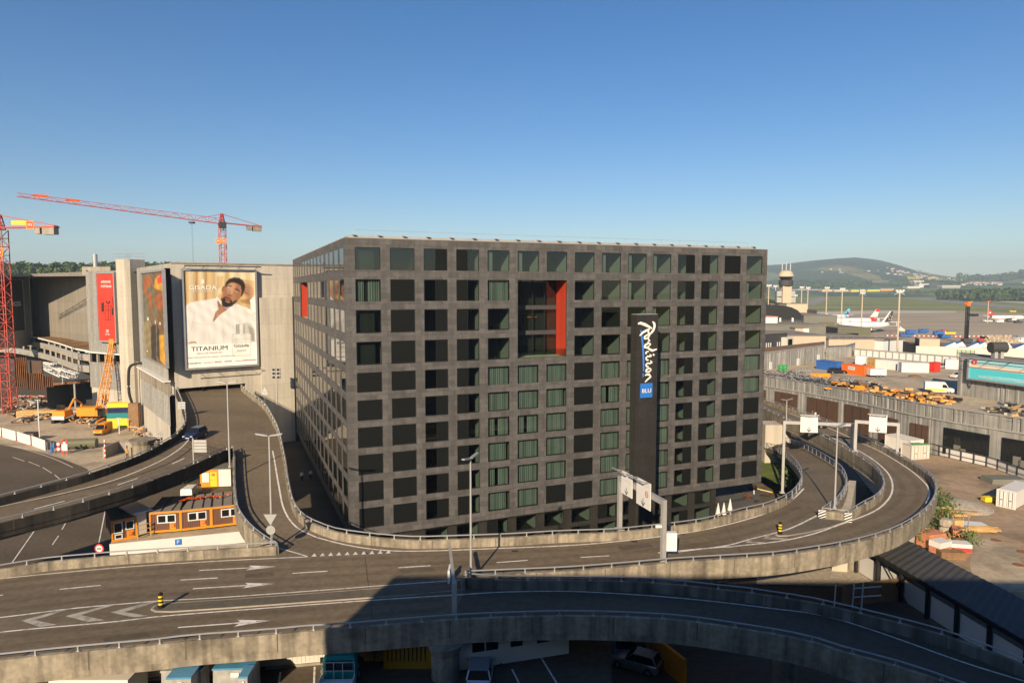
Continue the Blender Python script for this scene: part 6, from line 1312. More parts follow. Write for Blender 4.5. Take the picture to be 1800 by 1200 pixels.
a=onz(193,972,4.4); b=onz(470,944,4.4); d=b-a; t=thing('hoarding','long low white hoarding with blue parking signs below the cabins','hoarding',a,math.atan2(d.y,d.x)); mb=MB(); mb.box(0,d.length,0,.15,-.3,.95); build(mb,'panel',M['white'],t); mb=MB(); mb.box(0,d.length,-.1,.3,-4.4,-.31); build(mb,'base_wall',M['conc_grey'],t)
mb=MB(); pp=[onz(193,957,4.4),onz(450,930,4.4),onz(450,880,4.4),onz(270,890,4.4),onz(215,905,4.4)]; mb.prism([(q.x,q.y) for q in pp],0,4.38); build(mb,'site_platform',M['lot'],kind='structure')
for f in(.42,.86):
    x=d.length*f; mb=MB(); mb.box(x-.3,x+.3,-.08,-.003,.2,.8); p_=build(mb,'parking_sign',M['signblue'],t); text('P',.55,Matrix.Translation((x,-.1,.5))@Matrix.Rotation(R(90),4,'X'),M['white'],'lettering',p_,ext=.005)
b=onz(175,974,7.6); t=thing('road_sign','round white sign with red ring on the left parapet','road sign',b); mb=MB(); mb.tube((0,.02,.55),(0,-.02,.55),.42,20); build(mb,'red_plate',M['red'],t); mb=MB(); mb.tube((0,-.03,.55),(0,-.024,.55),.3,20); build(mb,'face',M['white'],t); mb=MB(); mb.box(-.2,.2,-.04,-.032,.5,.6); build(mb,'bar',M['black'],t)
b=onz(264,960,0); t=thing('thin_mast','thin grey mast standing in front of the cabins','mast',b); mb=MB(); mb.tube((0,0,0),(0,0,4.2),.06,6); build(mb,'pole',M['steel'],t)
a=onz(353,857,0); t=thing('site_cabin','small orange office cabin under the ramp fork','site cabin',a,R(8)); mb=MB(); mb.box(0,4.6,0,3.5,.1,2.9); build(mb,'wall',M['white'],t); mb=MB(); mb.box(-.05,2.7,-.06,-.003,.1,2.85); build(mb,'orange_front',M['orange'],t); mb=MB(); mb.box(.25,1.3,-.1,-.063,.9,2.4); build(mb,'window',M['lampglass'],t); mb=MB(); mb.box(1.5,2.5,-.1,-.063,.15,2.5); dd=build(mb,'door',M['yellow'],t); mb=MB(); mb.box(1.65,1.72,-.14,-.102,1.2,1.32); build(mb,'handle',M['black'],dd); emblem(t,facing(Vector((1.95,-.13,2.1)),(1,0,0)),.22); mb=MB(); mb.box(-.1,4.7,-.1,3.6,2.9,3.0); build(mb,'roof',M['olive2'],t)
car('teal topped car parked under the high ramp',onz(327,845,0),R(-95),'teal',L=4.4)
van('white van with a dark crate beside the brown cabins',onz(337,872,0),R(95),'lampglass',L=4.2,W=.85,hg=1.75)
t=thing('cable_coil','tangle of orange net on the brown cabin roof','net',(0,0,0)); mb=MB(); a=onz(318,880,7.1); b=onz(400,872,7.1); L_=[a.lerp(b,k/30)+Vector((0,rr.uniform(-.6,.6),rr.uniform(0,.25))) for k in range(31)]; mb.path(L_,.07,4); mb.path([p+Vector((rr.uniform(-.4,.4),rr.uniform(-.5,.5),.05)) for p in L_[:14]],.09,4); build(mb,'net',M['ored'],t,True)
# ================================================================ LONG RIBBED BUILDING ON THE RIGHT WITH ITS ROOF YARD
RZ=8.6
annex=thing('parking_building','long grey ribbed metal building with brown gates and a parking roof','building',(75,148,0))
AT=[Vector((p.x,p.y,0)) for p in (onz(1300,654,9.3),onz(1344,661,9.3),onz(1427,673.5,9.3),onz(1507,687,9.3),onz(1587,703,9.3),onz(1667,717,9.3),onz(1773,732.5,9.3),onz(1860,745,9.3))]
AT=smooth_pts(AT,1.0); rr=random.Random(21)
def ribs(mb,ps,z0,z1,m=0,step=.42,amp=.13,par=None):
    ps=resample(ps,step); P=[]
    for i,p in enumerate(ps):
        t=ps[min(i+1,len(ps)-1)]-ps[max(i-1,0)]; t.normalize(); n=Vector((t.y,-t.x,0)); a=rr.choice((-amp,0,0,amp)); P+=[p-t*step*.46+n*a,p+t*step*.46+n*a]
    mb.strip(zup(P,z0),zup(P,z1),m)
M['sheet']=mat('folded_sheet',(.36,.355,.33),var=.14,scale=.5,rough=.5,metal=.25,streak=(1.8,1.8,.02),sv=.3)
mb=MB(); ribs(mb,AT,6.9,9.35); build(mb,'upper_cladding',M['sheet'],annex,True)
mb=MB(); ribs(mb,AT,0,6.75,0,.5,.06); build(mb,'lower_cladding',M['sheet'],annex,True)
mb=MB(); o1=offs(AT,-.22); mb.strip(zup(o1,6.7),zup(o1,6.95)); mb.strip(zup(o1,6.95),zup(AT,6.95)); mb.strip(zup(o1,9.3),zup(o1,9.42)); mb.strip(zup(o1,9.42),zup(offs(AT,.3),9.42)); build(mb,'ledge',M['steel'],annex,True)
mb=MB(); bk=[Vector((p.x+(62-p.x)*0+30,p.y+75,RZ)) for p in AT]; rp=[Vector((p.x,p.y,RZ)) for p in AT]
far=[onz(1880,640,RZ),onz(1690,640,RZ),onz(1500,622,RZ),onz(1448,630,RZ),onz(1340,640,RZ)]
mb.poly(rp+far); build(mb,'parking_roof',M['lot'],annex,True)
def an(px):  # point of the facade on a sight line
    best=min(range(len(AT)),key=lambda i:abs(900+FPX*AT[i].x/(AT[i].y)*1.0-px)); return best
def ann(px,py):  # facade position for a picture column at about facade height
    r=ray(px,py); k=min(range(len(AT)),key=lambda i:abs(AT[i].x/AT[i].y-r.x/r.y)); return k
def onface(px0,px1,z0,z1,mats,name,off=.35,split=0,m2=None):
    a,b=AT[ann(px0,740)],AT[ann(px1,760)]; d=b-a; L=d.length; rz=math.atan2(d.y,d.x); F=Matrix.Translation(a)@Matrix.Rotation(rz,4,'Z'); mb=MB(); mb.box(0,L,-off,-.15,z0,z1,0,F)
    for k in range(1,split): mb.box(L*k/split-.05,L*k/split+.05,-off-.03,-off-.002,z0,z1,1,F)
    return build(mb,name,mats,annex,True),F,L
for px0,px1 in((1361,1404),(1421,1471),(1487,1531)): onface(px0,px1,.2,6.0,[M['redbrown'],M['dark']],'gate',split=3)
onface(1549,1581,.2,5.2,[M['redbrown'],M['dark']],'gate',split=2); onface(1602,1637,.2,5.2,[M['redbrown'],M['dark']],'gate',split=3); onface(1330,1346,.2,5.8,[M['redbrown'],M['dark']],'gate',split=1)
for px0,px1 in((1659,1741),(1765,1850)):
    w_,F,L=onface(px0,px1,.6,5.6,[M['frame'],M['frame']],'window',off=.25)
    mb=MB()
    for k in range(6): mb.box(L*k/6+.06,L*(k+1)/6-.06,-.29,-.253,.75,5.45,0,F) if False else mb.quad(F@Vector((L*k/6+.07,-.27,.75)),F@Vector((L*(k+1)/6-.07,-.27,.75)),F@Vector((L*(k+1)/6-.07,-.27,5.4)),F@Vector((L*k/6+.07,-.27,5.4)))
    build(mb,'pane',M['glassdark'],annex,True); mb=MB()
    for k in range(1,3): mb.box(L*.12*k+1,L*.12*k+2.2,-.32,-.28,.9,3.2-k*.5,0,F)
    build(mb,'blind_panel',M['olive2'],annex,True)
# low white fence in front
fe=thing('yard_fence','low white panel fence with dark posts along the ribbed building','fence',(90,115,0)); Fp=[onz(a,b,0) for a,b in((1632,795),(1680,808),(1740,822),(1800,843),(1870,866))]; Fp=smooth_pts(Fp,2.2); mb=MB(); mb.strip(zup(Fp,.15),zup(Fp,1.75)); build(mb,'panels',M['white'],fe,True)
mb=MB(); 
for p in Fp: mb.box(p.x-.09,p.x+.09,p.y-.3,p.y-.1,0,2.0)
mb.path(zup(offs(Fp,-.2),1.95),.08,4); mb.path(zup(offs(Fp,-.2),.9),.05,4); build(mb,'posts_and_rails',M['slate'],fe,True,kind='stuff')
def container(label,px0,px1,pyb0,pyb1,z0,col,h=2.6,dep=2.45,doors=False,side=0,par=None,name='shipping_container'):
    a=onz(px0,pyb0,z0); b=onz(px1,pyb1,z0); d=b-a; L=d.length; rz=math.atan2(d.y,d.x); t=thing(name,label,'container',a,rz); mb=MB(); n=max(3,int(L/.28)); mb.box(0.02,L-.02,.04,dep,.12,h-.1)
    for k in range(n): x=L*k/n; mb.box(x+.05,x+L/n*.55,-.01,.05,.15,h-.12)
    build(mb,'wall',M[col],t); mb=MB()
    for x in(0,L):
        for y in(0,dep): mb.box(x-.09,x+.09,y-.09,y+.09,0,h)
    for y in(0,dep): mb.box(.09,L-.09,y-.07,y+.07,0,.15); mb.box(.09,L-.09,y-.07,y+.07,h-.12,h)
    build(mb,'frame',M[col],t); mb=MB(); mb.box(.05,L-.05,.08,dep-.08,h-.02,h+.02); build(mb,'roof',M[col],t)
    if doors:
        for k in(0,1):
            mb=MB(); mb.box(L*.5*k+.12,L*.5*k+L*.5-.06,-.05,-.012,.2,h-.2); dd=build(mb,'door',M[col],t); mb=MB()
            for f in(.3,.7): x=L*.5*(k+f); mb.tube((x,-.09,.2),(x,-.09,h-.2),.03,5)
            mb.box(L*.5*k+L*.2,L*.5*k+L*.3,-.12,-.06,1.1,1.2); build(mb,'locking_bar',M['slate'],dd)
    return t,L,h
container('blue container on the parking roof left of the black car',1435,1470,648,653,RZ,'blue')
t,L,h=container('orange red container with a white sign board on the parking roof',1480,1519,655,661,RZ,'ored'); mb=MB(); mb.box(L*.28,L*.58,-.09,-.02,1.2,2.1); build(mb,'sign_plate',M['white'],t); text('Eberhard',.5,Matrix.Translation((L*.43,-.1,1.7))@Matrix.Rotation(R(90),4,'X'),M['p_dgrey'],'lettering',t,ext=.004)
container('pale yellow container end beside the white containers',1524,1538,645,647,RZ,'wood',doors=True)
container('white container next to the yellow container',1539,1561,647,649,RZ,'white')
container('long white container in the middle of the row',1561,1592,649,652,RZ,'white')
container('big white container nearest the small red one',1585,1632,654,655,RZ,'white',dep=3)
container('small red container at the right end of the white row',1633,1642,653,654,RZ,'red',h=2.7)
container('white box trailer beside the silver car',1662,1688,648,649,RZ,'white',h=2.7)
container('grey green container standing alone at the back of the roof',1504,1521,641,642,RZ,'lampglass',h=2.7)
container('white site container with a green mat on its roof beside the ramp',1602,1632,808,806,0,'cream',doors=True); t=thing('roof_mat','bright green mat lying on the white container roof','mat',onz(1617,780,2.7)); mb=MB(); mb.box(-1.6,1.6,-.4,.5,0,.06); build(mb,'mat',M['green'],t)
container('long low white container behind the one with the green mat',1556,1600,785,797,0,'white',dep=3)
container('large white container on the brown yard at the right edge',1752,1784,889,896,0,'white',dep=7,doors=True)
t=thing('generator','small yellow generator box in front of the white container','generator',onz(1738,882,0)); mb=MB(); mb.box(-.9,.9,-.5,.5,.15,.85,top=.92); build(mb,'body',M['yellow'],t); mb=MB(); mb.box(-.8,-.5,-.4,.4,0,.15); mb.box(.5,.8,-.4,.4,0,.15); build(mb,'skid',M['black'],t)
car('black estate car parked in front of the orange container',onz(1472,656,RZ),R(-8),'black',L=4.8,hg=1.45)
car('silver car parked beside the white box trailer',onz(1655,647,RZ),R(170),'chrome',L=4.4)
car('white hatchback half behind the billboard hut',onz(1684,664,RZ),R(200),'white',L=4.2)
van('white delivery van with a yellow side stripe on the parking roof',onz(1650,690,RZ),R(-22),'white','yellow')
t=thing('box_trailer','low grey covered trailer on the parking roof','trailer',onz(1541,662,RZ)); mb=MB(); mb.box(-2.2,2.0,-1,1,.5,2.1); build(mb,'cover',M['slate' if False else 'lampglass'],t); wheel_parts(t,(-.4,.5),.9,.33); mb=MB(); mb.tube((-2.2,0,.45),(-3.4,0,.45),.06,4); build(mb,'drawbar',M['dark'],t)
t=thing('oval_mound','flat brown disc of wood lying on the parking roof','disc',onz(1608,662,RZ)); mb=MB(); mb.lathe([(1.4,0),(1.5,.3),(.9,.5)],14); build(mb,'disc',M['brownwood'],t)
# timber, crates and scaffold heaps on the roof edge
def heap(name,label,cat,a,b,n,mats,sx,sz,z0,wid):
    mb=MB(); A=onz(*a,z0); B=onz(*b,z0); d=(B-A).normalized(); nrm=Vector((-d.y,d.x,0))
    for k in range(n):
        p=A.lerp(B,rr.random())+nrm*rr.uniform(.3,wid); l=rr.uniform(*sx); h_=rr.uniform(*sz); Mx=Matrix.Translation(p+Vector((0,0,rr.choice((0,0,.5,.9))*rr.random()*1.6)))@Matrix.Rotation(rr.uniform(0,3.14),4,'Z')@Matrix.Rotation(rr.uniform(-.12,.12),4,'X'); mb.box(-l,l,-h_*1.1,h_*1.1,0,h_*1.5,rr.randrange(len(mats)),Mx)
    return build(mb,name,[M[k] for k in mats],label=label,cat=cat,kind='stuff')
heap('timber_heap','long heap of yellow formwork timber and spools along the roof edge','timber heap',(1452,683),(1650,712),420,['wood','wood','orange','brownwood','rust','dark'],(.3,1.3),(.15,.4),RZ,7.0)
heap('timber_heap','stacked grey steel beams at the right end of the roof edge','beam stack',(1740,724),(1800,733),60,['steel','slate','wood'],(.8,2.2),(.12,.25),RZ,3.5)
mb=MB()
for (a,b,n) in(((1350,662),(1400,667),90),((1385,670),(1470,682),240),((1470,676),(1528,688),130)):
    A=onz(*a,RZ); B=onz(*b,RZ)
    for k in range(n):
        p=A.lerp(B,rr.random())+Vector((rr.uniform(-1,4),rr.uniform(0,7),rr.uniform(.1,1.3))); v=Vector((rr.uniform(-1,1),rr.uniform(-1,1),rr.uniform(-.35,.5)))*rr.uniform(.8,1.9); mb.tube(p-v,p+v,.07,4,rr.randrange(2))
build(mb,'scaffold_heap',[M['galv'],M['slate']],label='tangled heap of grey scaffold frames on the parking roof',cat='scaffold heap',kind='stuff')
for k,(px,py,hh) in enumerate(((1407,668,3.0),(1418,668,2.6))):
    t=thing('steel_trestle',('left' if k==0 else 'right')+' upright grey steel trestle in the scaffold heap','trestle',onz(px,py,RZ)); mb=MB(); [mb.tube((x,y,0),(x*.8,y,hh),.1,4) for x in(-.9,.9) for y in(-.7,.7)]; [mb.tube((-.9,y,z),(.9,y,z+.3),.07,4) for y in(-.7,.7) for z in(.4,1.4,2.3)]; build(mb,'trestle_frame',M['galv'],t)
t=thing('formwork_girder','long orange steel formwork frame beside the scaffold heap','frame',onz(1440,664,RZ)); mb=MB(); mb.box(-2.6,2.6,-.5,.5,.3,1.2); [mb.box(x-.15,x+.15,-.7,.7,0,.3) for x in(-2,0,2)]; build(mb,'frame_body',M['orange'],t)
for k in range(4): t=thing('green_drum',['upper left','lower left','upper right','lower right'][k]+' green drum of the four by the ribbed hut','drum',onz(1372+(k//2)*7,653-(k%2)*.0,RZ)+Vector((0,0,(1-k%2)*.95))); mb=MB(); mb.lathe([(.62,0),(.66,.1),(.66,.8),(.5,.92)],12); build(mb,'drum_body',M['green'],t)
# ribbed hut on the roof and its neighbours
def hut(label,pts,z1,mtl,roofm,name='roof_hut',rb=True,dep=10,z0=RZ,ztop2=None):
    ps=[onz(*p,z0) for p in pts]; c=sum(ps,Vector())/len(ps); t=thing(name,label,'hut' if name=='roof_hut' else 'building',c); mb=MB(); P=[Vector((p.x,p.y,0)) for p in ps]
    bkk=[p+Vector((p.x,p.y,0)).normalized()*dep for p in P]
    ring=P+list(reversed(bkk))
    if rb: ribs(mb,ring+[ring[0]],z0,z1,0,.5,.1)
    else: R2=ring+[ring[0]]; mb.strip(zup(R2,z0),zup(R2,z1))
    build(mb,'wall',M[mtl],t,True); mb=MB(); mb.poly(zup(ring,z1-.05)); build(mb,'roof',M[roofm],t,True)
    mb=MB(); R2=ring+[ring[0]]; mb.strip(zup(offs(R2,-.15),z1-.1),zup(offs(R2,-.15),z1+.15)); mb.strip(zup(offs(R2,-.15),z1+.15),zup(offs(R2,.2),z1+.15)); build(mb,'roof_edge',M['steel'],t,True); return t,P
t,P=hut('ribbed metal hut with a planted reddish roof on the parking deck',[(1325,655),(1345,650.5),(1448,634.5)],13.6,'sheet','sedum',dep=16)
for f,zz in((.05,2.2),(.5,2.1),(.86,2.4)):
    p=P[1].lerp(P[2],f); d=(P[2]-P[1]).normalized(); F=Matrix.Translation(p)@Matrix.Rotation(math.atan2(d.y,d.x),4,'Z'); mb=MB(); mb.box(0,1.6,-.25,-.12,RZ,RZ+zz,0,F); build(mb,'door',M['lampglass'],t,True)
hut('small ribbed hut behind the red shrubs',[(1452,631),(1487,629),(1502,624)],12.2,'sheet','roofgrey',dep=8)
for k,(px,py,m_,lb) in enumerate(((1453,629,'leafr','leftmost red leaved shrub by the hut'),(1461,628,'leaf','small round green shrub by the hut'),(1470,628,'leafr','taller red leaved shrub by the hut'),(1477,627,'leaf','green shrub between two red ones'),(1483,627,'leafr','rightmost red leaved shrub by the hut'))):
    p=onz(px,py,RZ); t=thing('potted_shrub',lb,'shrub',p); mb=MB(); mb.lathe([(.5,0),(.65,.7)],8); build(mb,'pot',M['slate'],t); mb=MB(); clump(mb,(0,0,1.8),1.0,1.1,70,rr,0,.28); build(mb,'crown',[M[m_],M[m_]],t)
# billboard hut
t,P=hut('grey ribbed hut carrying the wide turquoise billboard',[(1684,694),(1800,712),(1900,729)],16.8,'sheet','roofgrey',dep=12)
d=(P[1]-P[0]).normalized(); n=Vector((d.y,-d.x,0)); q0=onpl(1705,630,P[0]+n*1.1,n); q1=onpl(1705,664,P[0]+n*1.1,n); a=Vector((q0.x,q0.y,0)); b=a+d*17
t2,fr,W,h=board('billboard','wide turquoise sea billboard with a red logo square on the ribbed hut',a,b,q1.z,q0.z,None)
prints(t2,fr,W,h,[('p_sky',[(0,.62),(1,.62),(1,1),(0,1)]),('p_sand',[(0,.5),(.3,.52),(1,.5),(1,.78),(.5,.72),(0,.74)]),('p_aqua',[(0,0),(1,0),(1,.5),(.3,.52),(0,.53)]),('p_sky',[(.1,.2),(.5,.24),(.9,.2),(.5,.17)]),('p_red',[(.02,.72),(.075,.72),(.095,.76),(.095,.95),(.04,.95),(.02,.9)]),('p_white',[(.057+.018*math.cos(R(90+36*k))*(1 if k%2==0 else .45),.835+.075*math.sin(R(90+36*k))*(1 if k%2==0 else .45)) for k in range(10)])],lambda x,y:((x-.5)*W,y*h),back='p_sand')
text('EDELWEISS',.8,fr@Matrix.Translation((-W*.24,h*.79,.09)),M['p_grey2'],'lettering',t2,True,ext=.005,sx=1.5); text('Alle Aktualitäten und Ferienziele auf flyedelweiss.com',.62,fr@Matrix.Translation((-W*.07,h*.12,.09)),M['p_white'],'lettering',t2,True,ext=.005,sx=.78)
mb=MB()
for k in range(5): x=-W/2+.8+k*W/4.2; mb.tube(fr@Vector((x,h+.3,0)),fr@Vector((x-.5,h-.5,1.7)),.05,4)
mb.tube(fr@Vector((-W/2-1,h-.5,1.7)),fr@Vector((W/2,h-.5,1.7)),.07,5); mb.tube(fr@Vector((-W/2+.3,-.3,0)),fr@Vector((-W/2-.3,-2.2,-.8)),.14,4); build(mb,'lamp_bar',M['slate'],t2,True)
p=onpl(1754,612,P[0]-n*6,n); t=thing('ventilator','big grey drum ventilator on the hut roof','ventilator',Vector((p.x,p.y,16.8))); mb=MB(); mb.tube((-1.6,0,2.3),(1.6,0,2.3),1.15,14); build(mb,'drum',M['slate'],t); mb=MB(); mb.box(-1,-.3,-.6,.6,0,1.5); mb.box(.3,1,-.6,.6,0,1.5); build(mb,'legs',M['steel'],t)
for k in range(3): t=thing('cart',['left','middle','right'][k]+' low dark trolley at the foot of the billboard hut','trolley',onz(1768+k*13,712+k*2.2,RZ)); mb=MB(); mb.box(-.9,.9,-.5,.5,.35,.5); mb.tube((-.8,0,.5),(-.8,0,1.1),.05,4); build(mb,'platform',M['slate'],t); wheel_parts(t,(-.6,.6),.4,.18)
# white parapet wall with square panels behind the containers
t=thing('parapet_wall','long white parapet wall with square recessed panels behind the containers','wall',onz(1590,636,RZ)); a=onz(1502,626,RZ); b=onz(1698,643,RZ); d=b-a; L=d.length; F=Matrix.Translation(a)@Matrix.Rotation(math.atan2(d.y,d.x),4,'Z'); mb=MB(); mb.box(0,L,0,.4,0,2.6,0,F); build(mb,'wall',M['white'],t,True); mb=MB(); mb.box(0,L,-.3,-.1,2.5,2.75,0,F)
for k in range(17): mb.box(L*k/16-.12,L*k/16+.12,-.3,-.02,0,2.5,0,F)
mb.box(0,L,-.25,-.02,.1,.3,0,F); build(mb,'posts_and_rails',M['steel'],t,True,kind='stuff')
# white hall with roof lights
A_=Vector((137.8,232,0)); fd=Vector((.93,-.37,0)).normalized(); sd_=Vector((.36,.93,0)).normalized(); rzh=math.atan2(fd.y,fd.x)
wh=thing('hall','white flat hall with brown roof and zigzag roof lights','hall',aty(1700,640,235)); zt=12.2; Q=[A_,A_+fd*70,A_+fd*70+sd_*26,A_+sd_*26]; mb=MB(); mb.strip(zup(Q[:2],0),zup(Q[:2],zt)); mb.strip(zup(Q[1:3],0),zup(Q[1:3],zt)); build(mb,'wall',M['cream'],wh,True); mb=MB(); mb.strip(zup([Q[3],Q[0]],0),zup([Q[3],Q[0]],zt)); build(mb,'side_wall',M['slate'],wh,True); mb=MB(); mb.poly(zup(Q,zt-.4)); build(mb,'roof',M['sedum'],wh,True)
M['palegreen']=mat('pale_green_glass',(.34,.42,.30),var=.06,rough=.3)
FH=Matrix.Translation(A_)@Matrix.Rotation(rzh,4,'Z'); mb=MB(); mb.box(12,17,-.15,-.01,8.6,11.3,0,FH); w_=build(mb,'window',M['palegreen'],wh,True); mb=MB(); [mb.box(12+k*1.25-.05,12+k*1.25+.05,-.3,-.155,8.6,11.3,0,FH) for k in range(5)]; mb.box(12,17,-.3,-.155,10.2,10.3,0,FH); build(mb,'mullion',M['frame'],wh,True)
for k in range(4):
    for j in range(2):
        q=A_+fd*(11+k*6.6+j*3.0)+sd_*(3+j*4); t=thing('roof_light','zigzag roof light, '+['left','second','third','right'][k]+' pair, '+['front','rear'][j]+' half, on the white hall',  'roof light',(q.x,q.y,zt-.35),rzh,'zigzag roof lights'); mb=MB(); mb.add([(-2.2,0,0),(2.2,0,0),(2.2,5,0),(-2.2,5,0),(.9,0,1.7),(.9,5,1.7)],[(0,1,4),(3,5,2),(1,2,5,4)],0); build(mb,'gable',M['lampglass'],t); mb=MB(); mb.add([(-2.2,0,0),(.9,0,1.7),(.9,5,1.7),(-2.2,5,0)],[(0,1,2,3)]); build(mb,'glazing',M['glassdark'],t)
q=A_+fd*1.5+sd_*3; t=thing('roof_plant_room','pale plant room box on the left end of the white hall roof','plant room',(q.x,q.y,zt-.35),rzh); mb=MB(); mb.box(0,6,0,8,0,2.6); build(mb,'wall',M['beige'],t); mb=MB(); mb.box(-.15,-.003,0,8,0,2.6); build(mb,'dark_side',M['slate'],t)
# ================================================================ AIRPORT SIDE
def block(name,label,cat,px0,px1,Y0,Y1,pyt,mtl,roofm='roofgrey',dep=20,z0=0,edge=True):
    """building whose front runs from px0 at depth Y0 to px1 at depth Y1; roof line at picture row pyt on its left"""
    a=aty(px0,pyt,Y0); zt=a.z; a=Vector((a.x,a.y,0)); q=aty(px1,pyt,Y1); b=Vector((q.x,q.y,0)); d=(b-a); L=d.length; rz=math.atan2(d.y,d.x); t=thing(name,label,cat,(a.x,a.y,z0),rz); mb=MB(); mb.box(0,L,0,dep,0,zt-z0-.25); build(mb,'wall',M[mtl],t)
    mb=MB(); mb.box(-.25,L+.25,-.25,dep+.25,zt-z0-.25,zt-z0); build(mb,'roof',M[roofm],t); return t,L,zt-z0
t,L,h=block('terminal_wing','low beige wing with one long dark window strip','terminal wing',1381,1452,262,262,589,'beige',dep=30); mb=MB(); mb.box(8,L-.4,-.1,-.003,h-8.2,h-5.0); w_=build(mb,'window',M['glassdark'],t); mb=MB(); [mb.box(8+k*2-.06,8+k*2+.06,-.16,-.103,h-8.2,h-5.0) for k in range(1,4)]; mb.box(8,L-.4,-.16,-.103,h-6.6,h-6.45); build(mb,'mullion',M['steel'],w_)
t,L,h=block('terminal_wing','long beige flat wing right of the dark gap','terminal wing',1457,1553,275,275,595,'beige',dep=34); mb=MB(); [mb.tube((k*3+1,.1,h),(k*3+1,.1,h+1.1),.04,4) for k in range(int(L/3))]; mb.tube((0,.1,h+1.1),(L,.1,h+1.1),.05,4); build(mb,'roof_railing',M['steel'],t)
block('terminal_wing','pale grey end block beside the mast','terminal wing',1553,1590,272,280,598,'lampglass',dep=20)
t,L,h=block('office_block','dark slate office block with narrow white windows at the hotel edge','office block',1330,1384,238,250,587,'slate',dep=20)
for k,f in enumerate((.30,.37,.44,.66,.73)): mb=MB(); mb.box(L*f,L*f+.55,-.08,-.003,h-6.2,h-3.4); build(mb,'window',M['lampglass'],t)
mb=MB(); mb.box(L*.80,L*1.03,-2.2,-.003,h-7.5,h-1.8); by=build(mb,'oriel',M['cream'],t); mb=MB(); mb.box(L*.84,L*.98,-2.3,-2.203,h-5.5,h-2.4); build(mb,'pane',M['glassdark'],by)
block('terminal_wing','long grey flat wing with a small window behind the slate office','terminal wing',1330,1452,300,300,571,'olive2',dep=30)
t,L,h=block('roof_box','beige and white plant box on the grey wing','plant room',1398,1422,290,290,576,'beige',dep=6); mb=MB(); mb.box(L*.58,L,-.15,-.003,.5,h-.3); build(mb,'white_panel',M['white'],t)
t,L,h=block('dock_building','olive green dock building with a dark doorway','terminal dock',1413,1472,345,345,554,'olive2',dep=60); mb=MB(); mb.box(L*.02,L*.18+2,-.1,-.003,h-12,h-4); build(mb,'panel',M['olive2'],t); mb=MB(); mb.box(L*.18,L*.28,-.14,-.003,h-10.5,h-6); build(mb,'door',M['black'],t); mb=MB(); mb.box(L*.42,L*.93,-.12,-.003,h-11,h-3.4); build(mb,'wall_panel',M['olive'],t)
t,L,h=block('dock_building','olive green dock building with wide dark windows beside the white jet','terminal dock',1473,1531,325,325,576,'olive',dep=70); mb=MB(); mb.box(L*.03,L*.22,-.1,-.003,h-6.3,h-2.6); mb.box(L*.25,L*.62,-.1,-.003,h-6.3,h-2.6); build(mb,'window',M['glassdark'],t)
mb=MB(); mb.box(-.35,-.253,-.5,70,0,h); build(mb,'dark_side',M['slate'],t)
t,L,h=block('dock_building','dark brown flat roofed pier building behind the olive docks','terminal dock',1394,1436,430,440,545,'slate','sedum',dep=60)
for k in range(3): mb=MB(); mb.box(5+k*6,6.5+k*6,8,10,h,h+2.5); build(mb,'roof_vent',M['lampglass'],t)
# dark vaulted hall
b=aty(1345,562,330); t=thing('vaulted_hall','black vaulted hall roof at the foot of the control tower','hall',(b.x-6,330,0)); zt=aty(1360,536,330).z; zb=aty(1360,562,330).z; pr=[]
for k in range(11):
    a=math.pi*k/10; pr.append((11-13*math.cos(a),zb+(zt-zb)*math.sin(a)**.8))
mb=MB(); A=[(x,0,z) for x,z in pr]; B=[(x,34,z) for x,z in pr]; mb.strip([Vector(p) for p in A],[Vector(p) for p in B]); mb.poly(A); build(mb,'roof',M['dark'],t); mb=MB(); mb.box(-2,24,0,34,0,zb); build(mb,'wall',M['slate'],t); mb=MB(); [mb.tube((x,-.6,zb-6),(x,-.6,zb+1),.5,6) for x in(8,13,19)]; mb.tube((6,-.8,zb-2),(22,-.8,zb-6),.5,4); build(mb,'column',M['lampglass'],t)
block('annex_house','small white annex with an orange tiled roof at the hotel edge','annex',1330,1367,316,316,556,'white','tile',dep=14)
# control tower
b=aty(1380,540,395); b=Vector((b.x,b.y,0)); t=thing('control_tower','beige control tower with round glazed cab and three antennas','control tower',b); zc=aty(1380,492,395).z; mb=MB(); mb.box(-2.5,2.5,-2.5,2.5,0,zc); build(mb,'shaft',M['beige'],t)
mb=MB(); mb.lathe([(2.6,zc-3.8),(3.9,zc-3.3),(3.9,zc-.2),(3.4,zc)],16); build(mb,'lower_gallery',M['slate'],t); mb=MB(); mb.lathe([(3.0,zc),(3.9,zc+1.9)],16); build(mb,'cab_glass',M['glassdark'],t); mb=MB(); mb.lathe([(4.2,zc+1.9),(4.2,zc+2.6),(3.3,zc+4.6),(1.6,zc+5.4)],16); build(mb,'cab_roof',M['beige'],t)
for x in(-2.3,0,2.4): mb=MB(); mb.tube((x,0,zc+4),(x,0,zc+9.5),.13,5); [mb.tube((x-.5,0,zc+5+k*1.6),(x+.5,0,zc+5+k*1.6),.08,4) for k in range(3)]; build(mb,'antenna',M['lampglass'],t)
for s_ in(-1,1):
    for k in range(2): mb=MB(); mb.box(s_*3.9-1.3,s_*3.9+1.3,-1,1,zc-13+k*3.6,zc-10+k*3.6); build(mb,'side_panel',M['steel'],t)
t2,L,h=block('terminal_wing','low beige block behind the vaulted hall right of the tower','terminal wing',1383,1419,385,385,533,'beige',dep=25)
